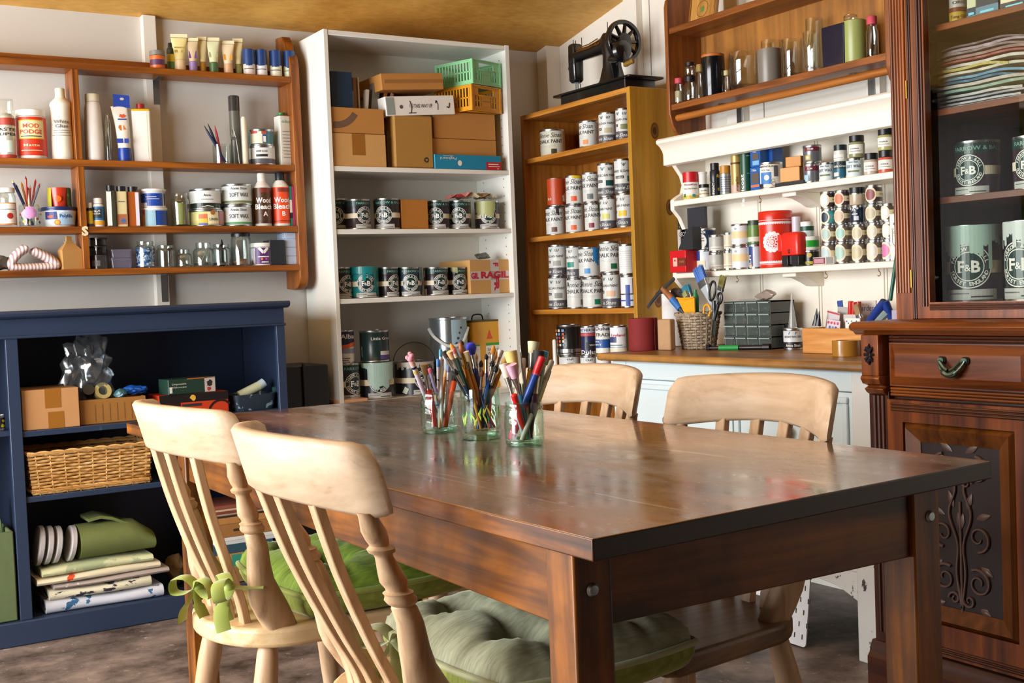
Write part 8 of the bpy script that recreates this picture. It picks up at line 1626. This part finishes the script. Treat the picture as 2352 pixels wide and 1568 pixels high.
p = pl(('Y', BCF+.006, ZL2), -14, 11, 952, .02); tin(p, 'black jar with yellow label at left edge on blue cabinet shelf', P('#1c1c1a', .35), marks(('s', .2, .3, .14, P('#b8b02a', .5), 2), ('s', .25, .62, .12, P('#c8b82a', .5), 4)), lid=P('#b8b82a', .4), name='jar', cat='jar')
tag(MB().box(1.545, 1.745, 4.08, 4.33, 0, .79, P('#191a1d', .4)).box(1.64, 1.652, 4.07, 4.08, .55, .80, BLK).build('storage_crate', bevel=.004), 'black box standing on the floor between blue cabinet and white bookcase', 'box')
# white pegboard leaning on the chest with a clamp foot
b0, b1 = onZ(1822, 1462, .004), onZ(1880, 1481, .004); PEG = P('#e3e7ec', .35)
c0 = onX(1897, 1320, DKF-.03)
v = Vector((b1.x-b0.x, b1.y-b0.y, 0)).normalized(); Wd, Hd, th = .24, .42, .004; nrm = Vector((v.y, -v.x, 0)); 
if nrm.x > 0: nrm = -nrm
b1 = b1+nrm*.045
up_ = (Vector((0, 0, 1))*cos(.13)-nrm*sin(.13)).normalized(); nn = v.cross(up_)
M_ = Matrix((v, nn, up_)).transposed().to_4x4(); M_.translation = b1-v*Wd
t = thing('pegboard', 'white slotted pegboard leaning against the chest with clamp foot', 'pegboard', b1-v*Wd); T0 = Matrix.Translation(-(b1-v*Wd)) @ M_
m = MB(); m.prism([(u+Wd/2, z+Hd/2) for u, z in rrect(Wd, Hd, .012)], 0, th, PEG, 'xz', T=T0); d = Decal()
for r_ in range(12):
    for c_ in range(8): d.rect(.012+.03*c_+(.015 if r_ % 2 else 0), .0165+.03*c_+(.015 if r_ % 2 else 0), .02+.034*r_, .034+.034*r_, P('#2a2c30', .6))
d.flat(m, T0); d.flat(m, T0 @ Matrix.Translation((0, th, 0)) @ Matrix.Scale(-1, 4, (0, 1, 0))); m.build('panel', t, smooth=0)
a = onZ(1826, 1478, .03)-(b1-v*Wd); sg = -nrm
MB().tube([T0 @ Vector((Wd*.55, -.012, .16)), T0 @ Vector((Wd*.55, -.012, .02)), T0 @ Vector((Wd*.55, -.06, .018))], .005, PEG, 8).tube([T0 @ Vector((Wd*.55, -.05, -.0)), T0 @ Vector((Wd*.55, -.05, .045))], .004, PEG, 8).lathe([(0, 0), (.012, 0), (.012, .004), (0, .004)], PEG, 14, T0 @ Matrix.Translation((Wd*.55, -.05, .045))).lathe([(0, -.003), (.01, -.003), (.01, .001), (0, .001)], PEG, 14, T0 @ Matrix.Translation((Wd*.55, -.05, .0))).build('clamp', t)
# ================================================================ jars of brushes on the table
GJ = glass('#f3fbf7', 1.1, '#a8cdbf'); GJ2 = glass('#e6f6ee', 1.2, '#7fbfa6')
def bjar(px0, px1, ytop, ybase, label, kind):
    c = onZ((px0+px1)/2, ybase-8, TZ); r = (px1-px0)/2/FPX*depth(c); h = (TZ-0)*0+onY((px0+px1)/2, ytop+6, c.y).z-TZ
    t = thing('glass_jar', label, 'jar', (c.x, c.y, TZ+.0006)); R = r
    if kind == 'tumbler': pr = [(0, 0), (R*.96, 0), (R, .003), (R, h), (R*.965, h), (R*.955, .020), (R*.9, .017), (0, .017)]
    else: pr = [(0, .002), (R*.86, 0), (R*.95, .004), (R*.99, .012), (R, h*.70), (R*.985, h*.76), (R*.93, h*.81), (R*.93, h*.84), (R*.97, h*.85), (R*.97, h*.88), (R*.93, h*.89), (R*.93, h*.985), (R*.90, h), (R*.87, h*.985), (R*.87, h*.82), (R*.955, h*.72), (R*.94, .012), (0, .008)]
    m = MB().lathe(pr, GJ, 48); m.build('body', t, smooth=50)
    MB().lathe([(R*.72, .0), (R*.93, .001), (R*.955, .006), (R*.9, .010), (R*.72, .008), (R*.72, 0)], GJ2, 48).build('base_ring', t)
    if kind == 'tumbler':
        d = Decal(); q = random.Random(5)
        for k in range(15):
            u = R*(-1.5+.22*k); 
            for j in range(q.randint(2, 4)):
                s0 = q.uniform(.025, .5*h); L = q.uniform(.012, .026); a = q.uniform(-.5, .5); x, y = u+q.uniform(-.004, .004), s0
                c_ = P(q.choice(('#3fa85a', '#7fc43a', '#c8c83a', '#1f8a6a', '#d8d06a')), .4)
                d.poly([(x, y), (x+L*.35*sin(a)+.0018, y+L*.5), (x+L*sin(a), y+L), (x+L*.35*sin(a)-.0018, y+L*.5)], c_)
        m = MB(); d.wrap(m, R*1.002); m.build('painted_leaves', t, smooth=60)
    return c, r*.84, h
J1 = bjar(967, 1054, 893, 1000, 'screw-top glass jar of pens and pencils, leftmost of the three jars on the table', 'jar')
J2 = bjar(1060, 1153, 885, 1014, 'straight glass tumbler painted with green leaves, holding paintbrushes on the table', 'tumbler')
J3 = bjar(1160, 1252, 916, 1029, 'screw-top glass jar of markers and large brushes, rightmost of the three jars', 'jar')
def aim(J, px, py, dy, k=.75, spread=0):
    c, r, h = J; tip = onY(px, py, c.y+dy); dx = tip.x-c.x; dd = Vector((dx, tip.y-c.y)); f = Vector((-k*r*(1 if dx > 0 else -1)*min(1, abs(dx)/.03)*rnd.choice((1, .5, .1, -.3)), -min(max(dy, -.5*r), .5*r)*.6+rnd.uniform(-.4, .4)*r))
    if f.length > r*.82: f *= r*.82/f.length
    return Vector((c.x+f.x, c.y+f.y, TZ+.0195 if J is J2 else TZ+.0105)), tip
GBR = 'paintbrushes in the leaf painted tumbler'
def rbrush(J, px, py, dy, label, hc, bc, r=.003, bl=.016, br=None, fl=.02, shape='round', group=None, k=.75, spread=0):
    r *= 1.25
    p0, p1 = aim(J, px, py, dy, k, spread); L = (p1-p0).length; br = br or r*1.15
    t = thing('paintbrush', label, 'brush', p0, group=group, rot=(p1-p0).to_track_quat('Z', 'Y').to_euler()); z1 = L-bl-fl; z2 = L-bl
    MB().lathe([(0, 0), (r*.55, .001), (r*.7, L*.2), (r*1.15, z1*.72), (r*.85, z1), (0, z1)], hc, 10).build('handle', t)
    MB().lathe([(0, z1-.002), (r*.95, z1-.002), (r*.8, z1+.004), (br*.9, z2), (0, z2)], P('#b9b6ae', .2, .9) if 'gold' not in label else P('#b8862a', .25, .9), 10).build('ferrule', t)
    if shape == 'round': pr = [(0, z2-.001), (br*.9, z2), (br*1.25, z2+bl*.4), (br*.7, z2+bl*.8), (0, L)]
    elif shape == 'mop': pr = [(0, z2-.001), (br*.9, z2), (br*1.8, z2+bl*.5), (br*1.6, z2+bl*.85), (br*.8, L), (0, L)]
    else: pr = [(0, z2-.001), (br*.95, z2), (br*1.3, L-.001), (0, L)]
    MB().lathe(pr, bc, 10).build('bristles', t); return t
def rpen(J, px, py, dy, label, body, tipm=None, r=.0038, tl=.02, name='pen', cat='pen', cap=True, group=None, bands=(), k=.75, spread=0):
    p0, p1 = aim(J, px, py, dy, k, spread)
    t = stick(name, label, cat, p0, p1, r, body, (capTip(tipm) if cap else coneTip(tipm)) if tipm else None, tiplen=tl, group=group, seg=14)
    L = (p1-p0).length
    for (a, b, c) in bands: MB().lathe([(r*1.02, L*a), (r*1.06, L*a), (r*1.06, L*b), (r*1.02, L*b)], c, 14).build('band', t)
    return t
C = lambda h, r=.35: P(h, r)
# left jar
t = rpen(J1, 944, 826, -.006, 'lilac white pen topped with a pink haired doll head, leaning left', C('#d8c8d8'), C('#e0b0a4'), r=.0052, tl=.012, k=.9, bands=((.80, .84, C('#d8c05a')), (.87, .90, C('#26262a'))))
tip = (onY(944, 826, J1[0].y-.006)-t.location).length
m = MB()
for (x, y, z, r) in ((0, 0, .0, .0075), (.004, .002, .006, .005), (-.005, -.002, .004, .005), (0, .003, .010, .0045)): m.lathe([(0, z-r), (r*.7, z-r*.7), (r, z), (r*.7, z+r*.7), (0, z+r)], C('#d88a98', .6), 12, Matrix.Translation((x, y, tip+.002)))
m.build('doll_head', t, smooth=80)
rbrush(J1, 974, 836, .0, 'wide brown bristled brush with yellow and red handle in left jar', C('#c8201c'), C('#8a6a3a', .7), .0055, .022, .0062, .028, 'flat', k=.85)
rpen(J1, 986, 846, -.012, 'lilac pencil with pink eraser in the left jar', C('#a8a0c8'), C('#d86a8a'), .0036, .010, 'pencil', 'pencil', k=.95)
for k, (px, py, nm, c, c2) in enumerate(((1006, 824, 'white pencil with black pattern and blue patch', '#d0ccd2', '#3a7ac8'), (1016, 824, 'pinkish white wrapped pencil', '#c8b0ac', '#b89a94'), (1012, 802, 'white pencil with teal end', '#d8d2d4', '#3a8aa8'), (1031, 838, 'white and blue pencil tilted right', '#ccd0da', '#6a7ab0'), (1024, 850, 'tan wooden pencil', '#b9804a', '#c8a878'))):
    rpen(J1, px, py, .004+.004*k, nm+' in the left jar', speckled(c, '#3a3a48', .4, 90, .62) if k in (0, 3) else C(c), C(c2), .0034, .016, 'pencil', 'pencil', group='patterned pencils in the left jar', k=.7)
rpen(J1, 1046, 862, -.002, 'orange marker with black end leaning right in left jar', C('#e0531c'), BLK, .006, .012, 'marker', 'marker', k=.6)
rpen(J1, 1000, 905, -.018, 'short blue and white pencil slanting inside the left jar', speckled('#d8d4dc', '#2a6ab8', .4, 60, .55), C('#d0b890'), .004, .012, 'pencil', 'pencil', False, k=.9)
# middle tumbler
BR, GDH, DG_, NVB = C('#8a4a1c', .6), wood('#9a5a14', '#d8963a', 'z'), C('#1f3a30'), C('#1f2f5c')
for (px, py, dy, nm, hc, bc, r, bl, shp) in (
 (1034, 788, .012, 'orange bristled round brush', GDH, C('#c8822a', .7), .0032, .022, 'round'), (1056, 784, .0, 'chestnut round brush with gold ferrule', GDH, BR, .0034, .026, 'round'),
 (1058, 780, .02, 'black tipped slim brush standing tallest', NVB, BLK, .0026, .012, 'round'), (1080, 786, .008, 'blue violet mop brush', C('#26306a'), C('#2f36c0', .6), .0040, .024, 'mop'),
 (1032, 806, -.006, 'flat brush with orange and white hair and silver ferrule', DG_, C('#d8a878', .7), .0036, .016, 'flat'), (1018, 806, .01, 'black handled flat brush leaning furthest left', BLK, C('#3a3a38', .6), .0030, .014, 'flat'),
 (1042, 846, -.016, 'short black tipped brush in front', C('#33476a'), BLK, .0026, .014, 'round'), (1070, 806, -.01, 'cream bristle brush', GDH, C('#d8c49a', .7), .0030, .02, 'flat'),
 (1092, 810, .016, 'peach tipped brush', C('#2a3a8a'), C('#d8a070', .6), .0028, .014, 'round'), (1105, 826, .0, 'dark brown pointed brush', C('#6a8aa8'), C('#3a2418', .6), .0026, .014, 'round'),
 (1108, 848, -.018, 'small brush with chestnut hair and pink handle', C('#c82a5a'), C('#6a3418', .6), .0026, .014, 'round'), (1117, 812, .018, 'black pointed brush behind', C('#3a4a8a'), C('#222226', .6), .0026, .012, 'round'),
 (1134, 791, .004, 'orange tapered brush with black ferrule top', C('#1f4a9a'), C('#d8963a', .7), .0030, .020, 'round'), (1141, 804, .014, 'light orange slim brush', GDH, C('#e0a050', .7), .0026, .02, 'round'),
 (1133, 826, -.008, 'black bristled brush with blue handle', C('#1c5ab0'), BLK, .0030, .014, 'round'), (1143, 836, -.016, 'black brush with dark blue handle', C('#22305a'), BLK, .0030, .016, 'round'),
 (1151, 804, .02, 'grey tipped clear handled brush', C('#b8a8a0', .3), C('#c8c4c4', .6), .0032, .016, 'flat'), (1165, 815, -.014, 'thin golden stick brush leaning furthest right', GDH, C('#c8a05a', .7), .0036, .02, 'round'),
 (1060, 850, .02, 'red handled brush', C('#d83a1c'), C('#c87a3a', .7), .0034, .014, 'round'), (1124, 850, .02, 'crimson handled brush', C('#c01f3a'), C('#d86a7a', .7), .003, .016, 'round')):
    rbrush(J2, px, py, dy, nm+' in the leaf painted tumbler', hc, bc, r, bl, shape=shp, group=GBR, fl=.024, k=.8)
rpen(J2, 1041, 802, -.012, 'green pencil with pink eraser in the leaf painted tumbler', DG_, C('#c86a72'), .0034, .008, 'pencil', 'pencil', bands=((.90, .955, C('#c8c0a0')),))
# right jar
for (px, py, dy, nm, hc, bc, r, bl, br, shp) in (
 (1157, 834, .012, 'white haired makeup brush with silver ferrule', C('#a8c0d0'), C('#d8c8b8', .8), .0032, .026, .0070, 'flat'), (1174, 836, -.002, 'pink haired makeup brush', C('#8a9aa8'), C('#d8a8bc', .8), .0036, .026, .0080, 'flat'),
 (1172, 806, .018, 'straw bristled round brush behind the pink one', C('#3a8ab0'), C('#d8c070', .8), .0034, .032, .0095, 'flat'), (1226, 784, .010, 'cream bristled brush with wooden handle', wood('#9a6a1c', '#d8a23a', 'z'), C('#c8c09a', .8), .006, .022, .009, 'flat'),
 (1238, 804, -.010, 'thick black brush with silver ferrule and purple handle', C('#3a1c30'), C('#1c1c1e', .7), .0062, .046, .0085, 'flat')):
    rbrush(J3, px, py, dy, nm+' in the right jar', hc, bc, r, bl, br, .03, shp, k=.85)
rpen(J3, 1246, 818, -.020, 'blue marker with red cap and pink end at front of right jar', C('#d84a6a'), C('#d02428'), .0068, .032, 'marker', 'marker', k=1.0, bands=((.42, .78, C('#1f4a9c')),))
rpen(J3, 1253, 806, .004, 'turquoise capped marker behind the red capped one', C('#4aa04a'), C('#3f9ac0'), .0060, .022, 'marker', 'marker', k=.7, bands=((.5, .85, C('#8ab0a0')),))
rpen(J3, 1268, 828, .012, 'grey white plastic spatula leaning furthest right in jar', C('#b8b8ae'), C('#a9a9a0'), .0045, .04, 'spatula', 'spatula', k=.6)
rpen(J3, 1262, 850, .018, 'yellow green pen leaning right in the right jar', C('#b8c81c'), C('#2a4a2a'), .0042, .02, k=.7)
rpen(J3, 1194, 789, .02, 'thin silver palette knife in the right jar', C('#a8acb4', .25), P('#b8bcc0', .2, .9), .0018, .04, 'palette_knife', 'knife', False, k=.5)
rpen(J3, 1202, 822, .014, 'white spoon with round bowl in the right jar', C('#dcd6c8'), C('#dcd6c8'), .004, .02, 'spoon', 'spoon', k=.4)
rpen(J3, 1180, 905, -.012, 'red pencil inside the right jar', C('#c8201c'), C('#c8201c'), .0055, .01, 'pencil', 'pencil', k=.2)
rpen(J3, 1190, 880, .01, 'bright green pen inside the right jar', C('#2fae3a'), C('#2fae3a'), .0045, .01, k=.3)
# ================================================================ light
w = bpy.data.worlds.new('daylight'); SC.world = w; w.use_nodes = True
bg = w.node_tree.nodes['Background']; bg.inputs[0].default_value = (.75, .88, 1, 1); bg.inputs[1].default_value = 1.0
def area(name, loc, rot, sx, sy, power, col=(1, 1, 1), spread=pi):
    l = bpy.data.lights.new(name, 'AREA'); l.shape = 'RECTANGLE'; l.size = sx; l.size_y = sy; l.energy = power; l.color = col; l.spread = spread
    o = bpy.data.objects.new(name, l); COL.objects.link(o); o.location = loc; o.rotation_euler = rot; return o
area('window_daylight', (WLEFT-.15, (WY0+WY1)/2, 1.2), (0, radians(-90), 0), 1.7, WY1-WY0, 265, (.98, .99, 1))
# added fill lamp in an invented skylight frame, under the ceiling out of view
RY = 1.75; fr = MB(); FW = P('#e9e6de', .4)
for x0, x1, y0, y1 in ((.1, 1.3, -.6, -.54), (.1, 1.3, .54, .6), (.1, .16, -.54, .54), (1.24, 1.3, -.54, .54)):
    fr.loft([[(x0, RY+y, ceil_z(RY+y)-.03), (x1, RY+y, ceil_z(RY+y)-.03), (x1, RY+y, ceil_z(RY+y)+.001), (x0, RY+y, ceil_z(RY+y)+.001)] for y in (y0, y1)], FW)
struct(fr.build('fill_frame', smooth=0))
area('ceiling_fill', (.7, RY, ceil_z(RY)-.012), (radians(-11.3), 0, 0), 1.08, 1.08, 8, (1, .98, .95))
SC.view_settings.view_transform = 'Standard'; SC.view_settings.look = 'None'; SC.view_settings.gamma = 1; SC.view_settings.use_curve_mapping = False
SC.view_settings.exposure = 0.12
SC.render.film_transparent = False
cy = SC.cycles
cy.max_bounces = 10; cy.diffuse_bounces = 5; cy.glossy_bounces = 4; cy.transparent_max_bounces = 24; cy.transmission_bounces = 6
cy.use_denoising = True; cy.caustics_reflective = False; cy.caustics_refractive = False; cy.sample_clamp_indirect = 6
